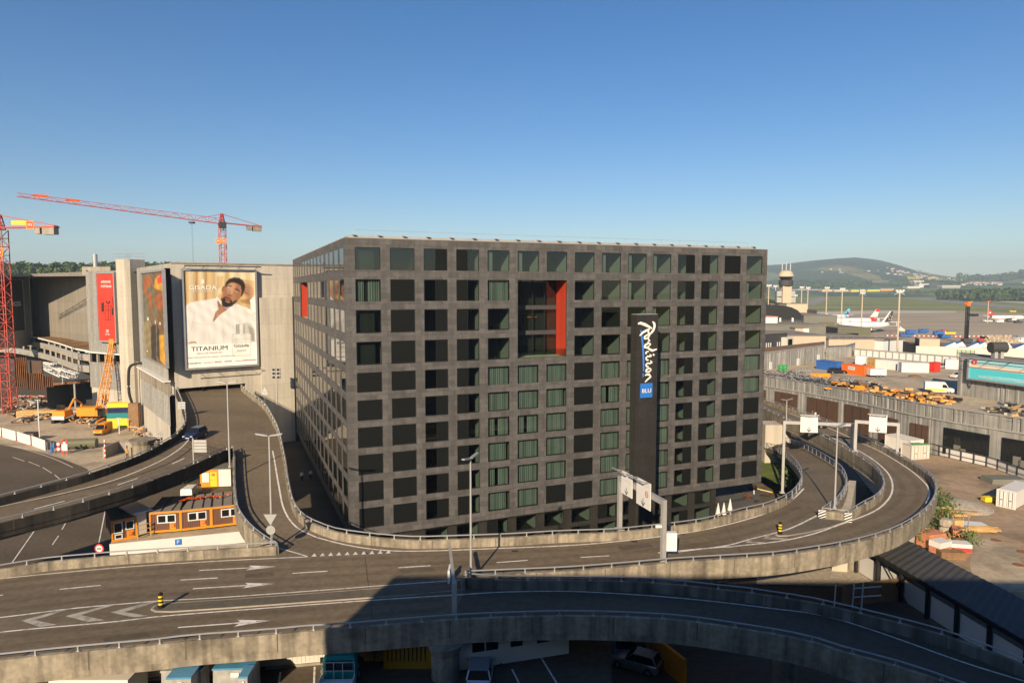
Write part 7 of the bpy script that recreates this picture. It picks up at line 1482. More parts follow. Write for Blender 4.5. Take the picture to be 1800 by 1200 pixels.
# light masts
MASTS=[(1350,503,556,420),(1362,504,556,420),(1397,520,552,520),(1408,506,550,470),(1419,507,550,470),(1452,507,551,450),(1479,509,556,420),(1514,516,572,400),(1577,514,617,262),(1736,530,560,640)]
for k,(px,yt,yb,Y) in enumerate(MASTS):
    b=aty(px,yb,Y); q=aty(px,yt,Y); t=thing('light_mast','tall pale apron light mast '+['nearest the hotel edge','just left of the control tower','short, right of the control tower','first of the close pair right of the tower','second of the close pair right of the tower','left of the turquoise jet tail','in front of the turquoise jet tail','in front of the white jets','big and near, rising from the roof wall','with a red top beside the red jet tail'][k],'light mast',(b.x,b.y,0),0,'apron light masts'); mb=MB(); mb.tube((0,0,0),(0,0,q.z),.42 if Y>300 else .38,8,0,.3); build(mb,'mast',M['beige'],t)
    mb=MB(); w_=1.3; mb.box(-w_,w_,-.3,.3,q.z,q.z+.35); [mb.box(x-.35,x+.35,-.5,.3,q.z+.35,q.z+1.0) for x in(-1.2,0,1.2)]; mb.tube((0,0,q.z),(-w_*1.6,0,q.z-.8),.08,4); mb.tube((0,0,q.z),(w_*1.6,0,q.z-.8),.08,4); build(mb,'lamp_head',M['red' if k==9 else 'lampglass'],t)
# aircraft
def aircraft(label,px,py,rz,Lf=37.5,fin='white',fin2=None,tailcol=None,logo=None,sc=1.0):
    b=onz(px,py,0); t=thing('airliner',label,'airliner',b,rz); mb=MB(); r=2.0; zc=3.9
    secs=[(-.5,.12,.2),(-.485,.42,.0),(-.45,.75,-.05),(-.40,.97,0),(-.33,1,0),(.22,1,0),(.32,.86,.15),(.42,.5,.55),(.5,.12,1.0)]
    S=[]
    for f,k,dz in secs:
        S.append([Vector((-f*Lf,r*k*math.cos(a),zc+dz+r*k*math.sin(a))) for a in[2*math.pi*i/14 for i in range(14)]])
    loft(mb,S); build(mb,'fuselage',M['acwhite'],t,smooth=True)
    for s_ in(-1,1):
        mb=MB(); P=[(4.5,s_*1.6,2.9),(-1.5,s_*1.6,2.9),(-5.8,s_*17,4.3),(-4.2,s_*17,4.3)]; mb.add([Vector(p) for p in P]+[Vector((p[0],p[1],p[2]+(.5 if i<2 else .15))) for i,p in enumerate(P)],[(0,1,2,3),(4,5,6,7),(0,1,5,4),(1,2,6,5),(2,3,7,6),(3,0,4,7)]); mb.box(-6.2,-4.4,s_*17-.06,s_*17+.06,4.3,6.2); build(mb,'wing',M['acgrey'],t)
        mb=MB(); mb.tube((5.2,s_*5.8,2.0),(1.2,s_*5.8,2.0),1.05,12,0,.7); build(mb,'engine',M['acwhite'],t,smooth=False)
        mb=MB(); P=[(-14,s_*.7,5.3),(-17.2,s_*.7,5.3),(-18.6,s_*6.2,5.8),(-17.2,s_*6.2,5.8)]; mb.add([Vector(p) for p in P]+[Vector((p[0],p[1],p[2]+.25)) for p in P],[(0,1,2,3),(4,5,6,7),(0,1,5,4),(1,2,6,5),(2,3,7,6),(3,0,4,7)]); build(mb,'tailplane',M['acwhite'],t)
        mb=MB(); mb.tube((-1.5,s_*3.6,.6),(-1.5,s_*3.6,3),.15,5); mb.tube((-1.5,s_*3.6-.35,.6),(-1.5,s_*3.6+.35,.6),.6,10); build(mb,'landing_gear',M['tyre'],t)
    mb=MB(); mb.tube((12.5,-.3,.45),(12.5,.3,.45),.45,10); mb.tube((12.5,0,.45),(12.5,0,2.5),.12,5); build(mb,'nose_gear',M['tyre'],t)
    F=[(-11.5,5.6),(-17.4,5.5),(-19.2,11.8),(-17.0,11.8)]; mb=MB(); mb.prism([(x,z) for x,z in F],-.2,.2,0,M=Matrix(((1,0,0,0),(0,0,1,0),(0,1,0,0),(0,0,0,1)))); fo=build(mb,'tail_fin',M[fin],t)
    for s_ in(-1,1):
        y=s_*.22
        if fin2=='top':
            mb=MB(); mb.poly([(-16.0,y,10),(-18.7,y,10),(-19.2,y,11.8),(-17.0,y,11.8)]); mb.poly([(-12.2,y*1.02,6.4),(-17.6,y*1.02,6.4),(-17.4,y*1.02,5.5),(-11.5,y*1.02,5.6)]); build(mb,'fin_band',M['acred'],fo)
        if fin2=='burg':
            mb=MB(); mb.poly([(-13.6,y,7.4),(-18.0,y,7.4),(-17.4,y,5.5),(-12.6,y,5.5)]); mb.poly([(-15.4,y*1.03,9.3),(-17.0,y*1.03,9.3),(-17.6,y*1.03,7.4),(-15.8,y*1.03,7.4)]); build(mb,'fin_band',M['acburg'],fo)
        if fin2=='dark':
            mb=MB(); mb.poly([(-13.0,y,5.6),(-17.4,y,5.5),(-19.2,y,11.75),(-17.7,y,11.75)]); build(mb,'fin_band',M['slate'],fo)
        if logo=='star':
            mb=MB(); c=(-17.0,8.0); y2=s_*.25
            for k in range(5):
                a=R(90+72*k); p0=(c[0]+1.15*math.cos(a),c[1]+1.15*math.sin(a)); mb.poly([(p0[0]+.42*math.cos(a+R(144*j)),y2,p0[1]+.42*math.sin(a+R(144*j))) for j in(0,1,2)]); mb.poly([(p0[0]+.40*math.cos(a+R(72+144*j)),y2*1.03,p0[1]+.40*math.sin(a+R(72+144*j))) for j in(0,1,2)])
            mb.poly([(c[0]+.42*math.cos(R(72*j+54)),y2,c[1]+.42*math.sin(R(72*j+54))) for j in range(5)]) if False else None
            build(mb,'star_emblem',M['white'],fo)
        if logo=='cross':
            mb=MB(); y2=s_*.25; mb.poly([(-15.2,y2,8.3),(-17.4,y2,8.3),(-17.4,y2,9.0),(-15.2,y2,9.0)]); mb.poly([(-15.95,y2*1.03,7.55),(-16.65,y2*1.03,7.55),(-16.65,y2*1.03,9.75),(-15.95,y2*1.03,9.75)]); build(mb,'cross_emblem',M['white'],fo)
    if tailcol:
        mb=MB(); mb.tube((-12,0,4.4),(-16,0,4.8),1.95,14,0,1.25); build(mb,'painted_tail',M[tailcol],t)
    t.scale=(sc,sc,sc); return t
M['acwhite']=mat('aircraft_white',(.76,.75,.72),var=.02,rough=.3,spec=.5); M['acgrey']=mat('aircraft_grey',(.48,.48,.47),var=.03,rough=.4); M['acred']=mat('aircraft_red',(.62,.03,.025),var=.02,rough=.35); M['acburg']=mat('aircraft_burgundy',(.23,.012,.05),var=.02,rough=.35); M['accyan']=mat('aircraft_cyan',(.10,.50,.68),var=.03,rough=.35)
aircraft('white jet with a black tail and star ring on the apron',1520,584,R(196),fin2='dark',logo='star',sc=1.3)
aircraft('white jet with a red and white tail behind the star tailed one',1500,574,R(190),fin2='top',tailcol='acred',sc=1.25)
aircraft('white jet with a turquoise and burgundy tail behind the olive docks',1463,563,R(188),fin='accyan',fin2='burg',tailcol='accyan')
aircraft('white jet with a red tail and white cross at the far right',1768,565,R(2),fin='acred',logo='cross')
# apron vehicles
def apron_cart(label,px,py,col,kind='tug',rz=0,n=1):
    t=thing('apron_vehicle',label,'apron vehicle',onz(px,py,.05),rz); mb=MB()
    if kind=='stairs':
        mb.add([(-3,-1,.6),(3,-1,.6),(3,1,.6),(-3,1,.6),(3,-1,4.2),(3,1,4.2),(1.6,-1,4.2),(1.6,1,4.2)],[(0,1,4,6),(3,2,5,7),(0,3,7,6),(6,7,5,4),(1,2,5,4),(0,1,2,3)])
    elif kind=='flat': mb.box(-4,4,-1.3,1.3,.5,1.7); mb.box(-3.9,-2.6,-1.2,1.2,1.7,2.5)
    else: mb.box(-3.6,3.6,-1.2,1.2,.5,2.9,top=.97)
    build(mb,'body',M[col],t); mb=MB(); mb.box(-3.0,-2.0,-1.25,1.25,2.0,2.7) if kind!='stairs' else mb.box(1.7,2.9,-1.05,1.05,2.9,4.0); build(mb,'window',M['glassdark'],t); wheel_parts(t,(-2.2,2.2),1.0,.5)
for k,(px,py,c,kd,rz,lb) in enumerate(((1601,587,'blue','tug',.1,'blue roofed baggage shelter, left of the group'),(1623,585,'blue','tug',.2,'blue and white crew bus on the apron'),(1592,592,'blue','flat',0,'small blue container dolly nearest the mast'),(1650,589,'blue','tug',.05,'dark blue loader beside the red cabin'),(1655,585,'red','flat',1.5,'red cabin truck behind the blue loader'),(1668,588,'yellow','flat',.1,'yellow topped loader right of the red cabin'),(1660,594,'blue','flat',.1,'blue low trailer in front of the loaders'),(1586,583,'cream','stairs',2.6,'beige passenger stairs beside the near mast'),(1708,556,'black','tug',.2,'left black pushback tug in front of the cross tailed jet'),(1714,556,'black','tug',.2,'right black pushback tug in front of the cross tailed jet'),(1736,566,'white','flat',.1,'white belt loader under the cross tailed jet'),(1757,567,'white','tug',.1,'white catering truck under the cross tailed jet'),(1790,568,'slate','flat',.1,'dark baggage cart right of the catering truck'),(1780,548.5,'yellow','flat',0,'yellow fire truck beside the taxiway'),(1706,531.5,'yellow','flat',0,'yellow service truck on the far grass'),(1486,521,'white','flat',0,'small white hut on the airfield grass'),(1790,597,'chrome','tug',.2,'silver coach at the right edge'),(1796,602,'white','tug',.2,'white minibus at the right edge'))): apron_cart(lb,px,py,c,kd,rz)
# drilling rig and tractor in the works area
b=onz(1698,604,.05); t=thing('drilling_rig','tall black drilling rig with an orange head on the apron works','drilling rig',b); h=aty(1698,532,b.y).z; mb=MB(); lattice(mb,(0,0,1),(0,0,h-2),1.3,16,.14); mb.tube((.9,0,1),(.4,0,h*.6),.3,5); mb.tube((-.9,0,1),(-.5,0,h*.45),.3,5); build(mb,'mast',M['dark'],t); mb=MB(); mb.box(-.9,.9,-.9,.9,h-2,h+.6); mb.box(-2,-.9,-.4,.4,h-1,h-.4); build(mb,'head',M['ored'],t); mb=MB(); mb.box(-2.2,2.8,-1.6,1.6,.9,3); build(mb,'body',M['slate'],t); mb=MB(); mb.box(-2.6,2.6,-2,-1.2,0,.9); mb.box(-2.6,2.6,1.2,2,0,.9); build(mb,'tracks',M['black'],t)
b=onz(1726,602,.05); t=thing('tractor','red and dark tractor shovel on the apron works','tractor',b); mb=MB(); mb.box(-2.5,.5,-1.2,1.2,.8,2.4); build(mb,'body',M['red'],t); mb=MB(); mb.box(-.6,1.2,-1.1,1.1,2.4,3.8); build(mb,'cab',M['glassdark'],t); mb=MB(); mb.path([(.5,0,3),(2.5,0,3.6),(4.2,0,1.2)],.35,5); build(mb,'arm',M['slate'],t); wheel_parts(t,(-1.6,.9),1.2,.8)
mb=MB(); 
for k in range(120): p=onz(rr.uniform(1730,1800),rr.uniform(594,603),.05); mb.lathe([(rr.uniform(1.5,4),0),(rr.uniform(.6,1.5),rr.uniform(.5,1.6)),(.1,rr.uniform(1.6,2.4))],7,c=p)
build(mb,'sand_heap',M['lot'],label='low heaps of pale sand in front of the drilling rig',cat='sand heap',kind='stuff')
mb=MB()
for k in range(60): p=onz(1560+k*4,592-abs(k-30)*.05,.06); mb.box(p.x-.5,p.x+.5,p.y-.1,p.y+.1,0,.8,k%2)
build(mb,'barrier_row',[M['white'],M['red']],label='long row of white and red plastic barriers across the apron',cat='barriers',kind='stuff')
# ================================================================ YARD, WALKWAY AND THINGS BELOW THE NEAR ROAD
wk=thing('covered_walkway','long covered walkway with dark corrugated roof and white wall panels','walkway',onz(1700,1090,0)); zr=3.5
N0,N1=onz(1528,967,zr),onz(1806,1128,zr); F0,F1=onz(1587,949,zr),onz(1806,1062,zr); N1=N1+(N1-N0).normalized()*14; F1=F1+(F1-F0).normalized()*14; N0=N0-(N1-N0).normalized()*6; F0=F0-(F1-F0).normalized()*6
mb=MB(); n=90
A=[];B=[]
for k in range(n+1): a=N0.lerp(N1,k/n); b=F0.lerp(F1,k/n); dz=Vector((0,0,.07*(k%2))); A.append(a+dz); B.append(b+dz+Vector((0,0,.25)))
mb.strip(A,B); build(mb,'roof',M['slate'],wk,True)
dN=(N1-N0); LN=dN.length; dN.normalize(); rzN=math.atan2(dN.y,dN.x); FN=Matrix.Translation(Vector((N0.x,N0.y,0)))@Matrix.Rotation(rzN,4,'Z'); mb=MB(); mb.box(0,LN,.02,.16,zr-.45,zr-.02,0,FN); mb.box(0,LN,-.1,.02,zr-.18,zr-.06,0,FN); build(mb,'gutter_beam',M['dark'],wk,True)
npan=int(LN/3.4)
for k in range(npan):
    x0,x1=LN*k/npan,LN*(k+1)/npan; mb=MB(); mb.box(x0-.13,x0+.13,.1,.4,0,zr-.45,0,FN); build(mb,'column',M['dark'],wk,True); mb=MB(); mb.box(x0+.16,x1-.16,.5,.58,.15,2.3,0,FN); build(mb,'panel',M['white'],wk,True)
mb=MB(); mb.tube(FN@Vector((LN*.22,.05,.4)),FN@Vector((LN*.30,.05,2.9)),.06,4); mb.tube(FN@Vector((LN*.22,.05,2.9)),FN@Vector((LN*.30,.05,.4)),.06,4); build(mb,'cross_brace',M['dark'],wk,True,kind='stuff')
t=thing('white_wall','white corrugated wall below the outer bend','wall',onz(1600,945,0)); a=onz(1586,985,0); b=onz(1640,905,0); mb=MB(); mb.prism([(a.x,a.y),(b.x,b.y),(b.x+.2,b.y+.1),(a.x+.2,a.y+.1)],0,4.4); build(mb,'wall',M['white'],t,True)
t=thing('timber_fence','dark brown timber fence with white frames in the shade','fence',onz(1550,1060,0)); a=onz(1480,1066,0); b=onz(1604,1050,0); mb=MB(); mb.prism([(a.x,a.y),(b.x,b.y),(b.x,b.y+.1),(a.x,a.y+.1)],0,2.2); build(mb,'boards',M['brownwood'],t,True)
t=thing('tube_barrier','white tubular frame leaning in the shade by the timber fence','frame',onz(1498,1068,0)); mb=MB(); [mb.tube((x,0,0),(x+.1,0,2.6),.07,4) for x in(-1.8,0,.9)]; [mb.tube((0,0,z),(2.8,0,z+.2),.07,4) for z in(1.1,2.0)]; build(mb,'frame_bars',M['lampglass'],t)
t=thing('wire_fence','grey wire mesh fence with posts behind the near branch','fence',onz(1290,1012,0)); a=onz(1180,1010,0); b=onz(1385,1006,0); mb=MB()
for k in range(5): p=a.lerp(b,k/4); mb.tube(p,p+Vector((0,0,2.1)),.06,5); mb.box(p.x-.1,p.x+.45,p.y-.1,p.y+.1,2.0,2.16)
build(mb,'posts',M['galv'],t,True,kind='stuff'); mb=MB()
for k in range(61): p=a.lerp(b,k/60); mb.tube(p,p+Vector((0,0,1.9)),.012,3,cap=False)
for k in range(10): mb.tube(a+Vector((0,0,.2*k)),b+Vector((0,0,.2*k)),.012,3)
build(mb,'mesh',M['steel'],t,True)
# material dump at the right
def pile(label,px,py,fn,name='brick_pallet',cat='pallet',rz=0):
    t=thing(name,label,cat,onz(px,py,.03),rz); fn(t); return t
def bricks(t,m='tile',n=4,w=.6,l=1.0,hh=1.2,wrap=None):
    mb=MB(); [mb.box(-l,l,-w,w,.15+k*hh/n+.01,.15+(k+1)*hh/n-.01) for k in range(n)]; build(mb,'stack',M[m],t); mb=MB(); [mb.box(-l,l,y-.08,y+.08,0,.14) for y in(-w+.1,0,w-.1)]; build(mb,'pallet_board',M['brownwood'],t)
    if wrap: mb=MB(); mb.box(-l*1.02,l*1.02,-w*1.02,w*1.02,.15+hh*.55,.2+hh); build(mb,'foil',M[wrap],t)
pile('orange red brick pallet at the edge of the walkway roof',1636,960,lambda t:bricks(t,'tile',5,.9,1.3,1.7),rz=.3); pile('second brick pallet wrapped in white foil',1652,972,lambda t:bricks(t,'tile',4,.7,1.0,1.4,'white'),rz=.4); pile('brick stack leaning beside the pallet rack',1681,947,lambda t:bricks(t,'tile',3,.5,1.1,1.3),rz=1.1); pile('pallet of red blocks under torn white foil',1684,968,lambda t:bricks(t,'red',2,.7,1.2,.9,'white'),rz=-.2)
pile('stacked wooden pallets at the near end of the dump',1672,980,lambda t:bricks(t,'brownwood',7,.6,1.4,.7),'pallet_stack','pallets',-.1)
def bags(t):
    for k in range(2): mb=MB(); mb.lathe([(.6,k*1.0),(.78,k*1.0+.2),(.8,k*1.0+.7),(.55,k*1.0+.98)],10); build(mb,'bag',M['gravel'],t)
pile('two tall pale sand bags stacked by the green bushes',1662,938,bags,'sand_bag','big bag'); 
def shelf(t):
    mb=MB(); [mb.tube((x,y,0),(x,y,2.6),.06,4) for x in(-1.0,1.0) for y in(-.5,.5)]; mb.box(-1,1,-.5,.5,1.0,1.06); build(mb,'rack_frame',M['galv'],t); mb=MB(); mb.box(-.7,.5,-.4,.4,1.1,1.9); build(mb,'crate',M['wood'],t)
pile('galvanised rack with a wooden crate in the dump',1683,938,shelf,'rack','rack')
mb=MB()
for k in range(26): p=onz(rr.uniform(1656,1680),rr.uniform(945,975),.05); Mx=Matrix.Translation(p+Vector((0,0,rr.uniform(0,.6))))@Matrix.Rotation(R(60)+rr.uniform(-.3,.3),4,'Z'); mb.box(-1.6,1.6,-.12,.12,0,.14,rr.randrange(2),Mx)
build(mb,'loose_timber',[M['brownwood'],M['wood']],label='loose old beams lying between the brick pallets',cat='beams',kind='stuff')
mb=MB()
for k in range(14): p=onz(1700+rr.uniform(-4,26),932+rr.uniform(-2,4),.05); Mx=Matrix.Translation(p+Vector((0,0,rr.uniform(0,.5))))@Matrix.Rotation(rr.uniform(-.2,.05),4,'Z'); mb.box(-2.6,2.6,-.1,.1,0,.1,0,Mx)
build(mb,'plank_pile',M['wood'],label='long pale orange planks lying on the brown yard',cat='planks',kind='stuff')
t=thing('sheet','grey and white plastic sheet spread behind the planks','sheet',onz(1700,924,.05)); mb=MB(); mb.poly([onz(a,b,.1) for a,b in((1664,917),(1700,915),(1725,917),(1745,927),(1700,925))]); build(mb,'foil',M['lampglass'],t,True)
mb=MB()
for k in range(16): p=onz(rr.uniform(1660,1705),rr.uniform(896,910),.05); Mx=Matrix.Translation(p+Vector((0,0,rr.uniform(0,.3))))@Matrix.Rotation(rr.uniform(-.3,.3),4,'Z'); mb.box(-2.2,2.2,-.1,.1,0,.12,rr.randrange(2),Mx)
build(mb,'plank_pile',[M['wood'],M['brownwood']],label='weathered planks on the gravel heap beside the bushes',cat='planks',kind='stuff')
p=onz(1688,890,0); mb=MB(); mb.lathe([(4.2,0),(3.0,.5),(1.2,.9),(.2,1.0)],16,c=p); build(mb,'gravel_heap',M['gravel'],label='flat grey gravel heap beside the outer bend',cat='gravel heap',kind='stuff')
for k,(px,py,s_,n,lb) in enumerate(((1650,893,1.3,240,'bushy green shrub highest up along the outer bend'),(1656,915,1.5,260,'large green shrub in the middle along the outer bend'),(1648,930,1.2,220,'green shrub behind the brick pallets'),(1625,958,1.0,140,'thin sapling by the white wall'),(1700,961,1.1,150,'spreading green weed tuft on the paving'))):
    p=onz(px,py,0); t=thing('shrub',lb,'shrub',p); mb=MB(); clump(mb,(0,0,1.1*s_),1.5*s_,1.2*s_,n,rr,0,.22); build(mb,'crown',[M['leaf'],M['leaf2']],t); mb=MB(); [mb.tube((0,0,0),(rr.uniform(-.5,.5),rr.uniform(-.5,.5),1.2*s_),.04,4) for q in range(4)]; build(mb,'stem',M['bark'],t)
t=thing('sheet_metal','faded green tarp covered stack at the right of the yard','stack',onz(1770,847,0)); mb=MB(); mb.box(-3.4,2.6,-1.4,1.6,0,.8,top=.95); build(mb,'tarp',M['olive2'],t)
for k,(px,py) in enumerate(((1751,949),(1797,969),(1790,992))): t=thing('manhole_cover',['dark manhole cover at the top of the patched paving','dark manhole cover nearest the right edge','dark manhole cover at the bottom of the patched paving'][k],'manhole',onz(px,py,.05)); mb=MB(); mb.lathe([(.6,0),(.6,.02)],20); build(mb,'lid',M['rust'],t)
# grass bank hedge and hotel terrace
t=thing('hedge','dark green hedge inside the bend of the inner ramp','hedge',onz(1390,838,0)); mb=MB()
for a,b in((1384,822),(1389,828),(1394,834),(1397,842),(1393,849),(1387,852)): p=onz(a,b+8,0)-FR[t.name].translation; clump(mb,(p.x,p.y,2.2),1.9,2.0,170,rr,0,.3)
build(mb,'foliage',[M['leafd'],M['leaf']],t)
for k,(px,py) in enumerate(((1262,913),(1272,912),(1283,905))):
    p=onz(px,py,-3.2); h=2.2; t=thing('parasol',['left','middle','tall right'][k]+' folded white parasol on the hotel terrace','parasol',p); mb=MB(); mb.tube((0,0,0),(0,0,h),.05,6); build(mb,'pole',M['lampglass'],t); mb=MB(); mb.lathe([(.4,.8),(.34,1.1),(.22,1.7),(.08,h+.2),(.03,h+.4)],8); build(mb,'canopy',M['white'],t)
for k,(px,py,w_,h_,lb) in enumerate(((1295,893,6,1.3,'dark planter box row on the terrace edge'),(1310,880,5,1.6,'brown timber bench block under the hotel overhang'),(1283,884,5,1.5,'dark timber storage box under the hotel overhang'))):
    p=onz(px,py,-2.6); t=thing('terrace_box',lb,'planter',p,HRZ); mb=MB(); mb.box(-w_/2,w_/2,-.5,.5,0,h_); build(mb,'box',M['slate'],t); mb=MB(); clump(mb,(w_*.35,0,h_+.3),.7,.5,60,rr,0,.2); build(mb,'plant',[M['leafr'],M['leaf']],t)
t=thing('road_barrier','yellow and white striped barrier by the lower road','barrier',onz(1325,868,-1.5)); mb=MB(); [mb.tube((k*.5,0,1+k*-.12),(k*.5+.5,0,.88-k*.12),.08,6,k%2) for k in range(6)]; mb.tube((0,0,0),(0,0,1.2),.12,6,0); build(mb,'arm',[M['white'],M['yellow']],t)
person('person in a pale top walking in the dark lane left of the hotel',onz(531,846,0),R(100),'p_white','black'); person('second person in grey walking in the dark lane left of the hotel',onz(546,843,0),R(95),'lampglass','black')
person('person in a dark jacket on the footpath beside the brown gates',onz(1428,737,7.6),R(120),'p_dgrey','black'); person('person in a white shirt on the footpath beside the brown gates',onz(1433,739,7.6),R(120),'white','p_dgrey')
# ---- under the near deck
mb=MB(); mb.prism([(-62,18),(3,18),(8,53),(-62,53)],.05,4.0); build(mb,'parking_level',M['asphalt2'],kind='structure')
a=onz(250,1196,4); b=onz(612,1161.5,4); d=b-a; L=d.length; wc=thing('site_office','row of white ribbed cabins with small windows under the near deck','site cabins',a,math.atan2(d.y,d.x)); mb=MB(); n=int(L/.3); [mb.box(L*k/n+.03,L*(k+1)/n-.03,-.035,0,.25,2.75) for k in range(n)]; mb.box(0,L,0,3,.1,2.85); build(mb,'wall',M['cream'],wc)
mb=MB(); mb.box(-.1,L+.1,-.12,3.1,2.85,2.95); build(mb,'roof',M['lampglass'],wc); mb=MB(); mb.box(0,L,-.12,0,0,.18); build(mb,'skirt',M['conc_grey'],wc)
for k,px in enumerate((350,422,497,567)):
    f=(px-250)/362.; x=L*f; mb=MB(); mb.box(x-.1,x+1.0,-.1,-.04,1.35,1.45); mb.box(x-.1,x,-.1,-.04,1.45,2.4); mb.box(x+.9,x+1.0,-.1,-.04,1.45,2.4); w_=build(mb,'window',M['white'],wc); mb=MB(); mb.quad((x,-.06,1.45),(x+.9,-.06,1.45),(x+.9,-.06,2.4),(x,-.06,2.4)); build(mb,'pane',M['glassdark'],w_)
a=onz(612,1161,4); t=thing('chipboard_wall','bright orange chipboard hoarding at the shade edge under the deck','hoarding',a); mb=MB(); mb.box(0,1.9,0,.1,0,2.9); mb.box(2.0,4.2,0,.1,0,2.9); build(mb,'boards',M['osb'],t); mb=MB(); mb.box(1.9,2.0,-.04,.1,0,2.9); build(mb,'post',M['rust'],t)
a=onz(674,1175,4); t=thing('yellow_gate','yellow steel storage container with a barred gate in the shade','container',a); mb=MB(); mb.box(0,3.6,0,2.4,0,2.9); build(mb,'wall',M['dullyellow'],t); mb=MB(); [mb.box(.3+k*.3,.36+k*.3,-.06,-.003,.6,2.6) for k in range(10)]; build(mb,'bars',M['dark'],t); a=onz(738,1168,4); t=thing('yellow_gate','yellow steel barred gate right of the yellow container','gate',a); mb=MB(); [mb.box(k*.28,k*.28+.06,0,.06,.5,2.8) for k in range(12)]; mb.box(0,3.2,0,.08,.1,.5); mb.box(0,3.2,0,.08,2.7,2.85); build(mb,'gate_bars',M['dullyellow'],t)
a=onz(806,1180,4); b=onz(1000,1150,4); d=b-a; L=d.length; wc=thing('site_office','dim white cabin row with dark windows in the shade right of the pier','site cabins',a,math.atan2(d.y,d.x)); mb=MB(); mb.box(0,L,0,3,.1,2.9); build(mb,'wall',M['cream'],wc); mb=MB(); mb.box(-.1,L+.1,-.1,3.1,2.9,3.0); build(mb,'roof',M['lampglass'],wc)
for f in(.12,.24,.46,.7,.88): mb=MB(); mb.box(L*f,L*f+.9,-.05,-.003,1.3,2.3); build(mb,'window',M['glassdark'],wc)
def build_mirror(t,s_):
    mb=MB(); mb.box(2.6,2.7,s_*1.32-.18,s_*1.32+.18,1.5,1.9); build(mb,'mirror',M['black'],t)
def wrapped(label,px0,px1,pyt,Y,h,col,top=None,dep=1.4,notch=None):
    a=aty(px0,pyt,Y); b=aty(px1,pyt-1.5,Y+.8); a.z-=4; w_=b.x-a.x; t=thing('wrapped_pallet',label,'wrapped goods',(a.x,a.y,4),.05); mb=MB(); mb.box(0,w_,0,dep,.15,a.z-.06,top=.97); build(mb,'goods',M[col],t); mb=MB(); mb.box(-.03,w_+.03,-.03,dep+.03,a.z-.06,a.z+.06,top=.98); build(mb,'cover',M[top or col],t)
    mb=MB(); mb.box(w_*.45,w_*.65,-.06,-.032,a.z-.55,a.z-.25); build(mb,'paper_label',M['white'],t); mb=MB(); [mb.box(x,x+.12,-.04,dep,0,.15) for x in(.1,w_/2,w_-.25)]; build(mb,'pallet',M['wood'],t)
M['foil']=mat('stretch_foil',(.34,.33,.30),var=.25,scale=1.6,rough=.25,spec=.6); M['bluefoil']=mat('blue_foil',(.07,.22,.34),var=.15,scale=1,rough=.35)
wrapped('grey foil wrapped block, left of the blue covered ones',282,362,1180,43.5,2.2,'foil','foil'); wrapped('big foil wrapped block with a blue cover beside the hoarding',373,452,1176,43.8,2.2,'foil','bluefoil'); wrapped('small foil wrapped box with a blue cover in front',419,443,1190,42.6,1.7,'foil','bluefoil'); wrapped('low blue covered block at the bottom edge',292,345,1192,42.3,1.5,'foil','bluefoil')
a=aty(197,1163,46.5); a.z-=4; t=thing('chipboard_crate','open chipboard crate behind the sunlit pier','crate',(a.x,46.5,4)); mb=MB(); mb.box(0,2.6,0,.1,0,a.z); mb.box(0,.1,-2,0,0,a.z*.8); mb.box(.4,1.6,-1.4,-.4,0,1.2); build(mb,'boards',M['osb'],t); mb=MB(); mb.box(2.7,4.6,.1,.3,0,a.z+.2); build(mb,'post',M['conc_grey'],t)
t=thing('white_container','low white container roof at the bottom left under the deck','container',aty(85,1195,43)); mb=MB(); mb.box(0,5.2,0,2.4,-1.9,0); build(mb,'wall',M['white'],t); mb=MB(); mb.box(-.05,5.25,-.05,2.45,0,.06); build(mb,'roof',M['cream'],t)
# flatbed with teal cab
a=aty(604,1143,46); t=thing('truck','flatbed truck with teal cab and grey bed, half in the shade','truck',(a.x,43.2,4),R(92)); mb=MB(); loft(mb,[section(4.0,1.0,.5,1.3),section(3.6,1.1,.4,1.6),section(2.9,1.1,.4,2.5,.2,.85),section(1.7,1.1,.4,2.5,.2,.85)]); build(mb,'cab',M['teal'],t); mb=MB(); mb.box(1.66,1.69,-.9,.9,1.5,2.2); build(mb,'rear_window',M['glassdark'],t); mb=MB(); mb.box(-4.2,1.5,-1.15,1.15,.8,1.0); mb.box(-4.2,1.5,-1.15,-1.08,1.0,1.4); mb.box(-4.2,1.5,1.08,1.15,1.0,1.4); build(mb,'bed',M['lampglass'],t); mb=MB(); [mb.tube((1.45,y,1.0),(1.45,y,2.2),.04,4) for y in(-1.1,-.3,.3,1.1)]; [mb.tube((1.45,-1.1,z),(1.45,1.1,z),.04,4) for z in(1.6,2.2)]; build(mb,'headboard',M['galv'],t); [build_mirror(t,s_) for s_ in(-1,1)]; wheel_parts(t,(3.0,-2.6),1.0,.45)
for k,(px,py,rz,c,lb) in enumerate(((845,1190,88,'chrome','silver car in the shade below the near branch'),(1090,1143,150,'slate','dim grey car farther back in the shade'),(1118,1172,150,'chrome','dim silver car in the middle of the shaded yard'))): car(lb,onz(px,py,4 if px<900 else 0),R(rz),c,L=4.2)
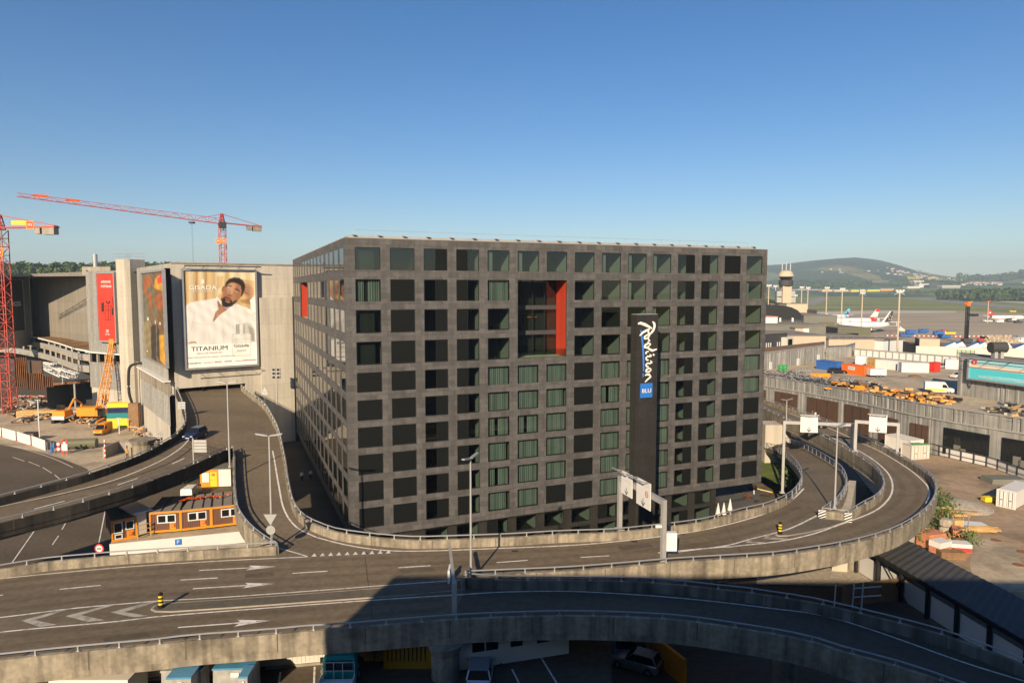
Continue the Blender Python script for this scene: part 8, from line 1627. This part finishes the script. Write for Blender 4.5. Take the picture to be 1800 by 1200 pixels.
for k,(px,py,lb) in enumerate(((583,1163,'red and white striped marker board beside the white cabins'),(462,1175,'red and white striped marker board behind the blue covered block'),(877,1166,'striped marker board in the shade beside the silver car'))):
    t=thing('marker_board',lb,'marker board',onz(px,py,4)); mb=MB(); mb.box(-.16,.16,-.03,.03,.2,1.2); build(mb,'board',M['white'],t); mb=MB(); [mb.poly([(-.16,-.035,.3+k2*.33),(.16,-.035,.45+k2*.33),(.16,-.035,.6+k2*.33),(-.16,-.035,.45+k2*.33)]) for k2 in range(3) if k2<2]; build(mb,'red_stripe',M['red'],t); mb=MB(); mb.box(-.2,.2,-.2,.2,0,.2); build(mb,'foot',M['black'],t)
t=thing('orange_wall','orange painted wall corner deep in the shade under the near branch','wall',onz(1150,1190,0)); a=onz(1146,1160,0); b=onz(1162,1118,0); c=onz(1200,1205,0); mb=MB(); mb.prism([(a.x,a.y),(c.x,c.y),(c.x+.3,c.y),(a.x+.25,a.y+.3)],0,2.2); mb.prism([(a.x,a.y+.31),(b.x,b.y),(b.x+.3,b.y),(a.x+.3,a.y+.31)],0,2.2); build(mb,'wall',M['orange'],t,True)
t=thing('manhole_cover','pale round manhole cover between the parking lines','manhole',onz(577,1178,4.03)); mb=MB(); mb.lathe([(.55,0),(.55,.015)],20); build(mb,'lid',M['lot'],t)
# ================================================================ THE BUILDING THE PICTURE IS TAKEN FROM, AND THE AIR
cb=thing('terminal_building','large terminal block with flat roof that throws the long shade','building',(42,-1,0)); mb=MB(); mb.box(-26,130,-41,-.8,0,33.9); build(mb,'wall',M['conc_grey'],cb,True)
hz=MB(); hz.box(-9400,9400,-1900,9400,-4.5,430); hm=bpy.data.materials.new('haze'); hm.use_nodes=True; t=hm.node_tree; t.nodes.clear(); o=nd(t,'OutputMaterial'); v=nd(t,'VolumePrincipled'); v.inputs['Density'].default_value=HAZE; v.inputs['Color'].default_value=(.64,.82,1,1); v.inputs['Anisotropy'].default_value=0.0; t.links.new(v.outputs[0],o.inputs['Volume'])
if HAZE>0: build(hz,'haze',hm,kind='stuff')
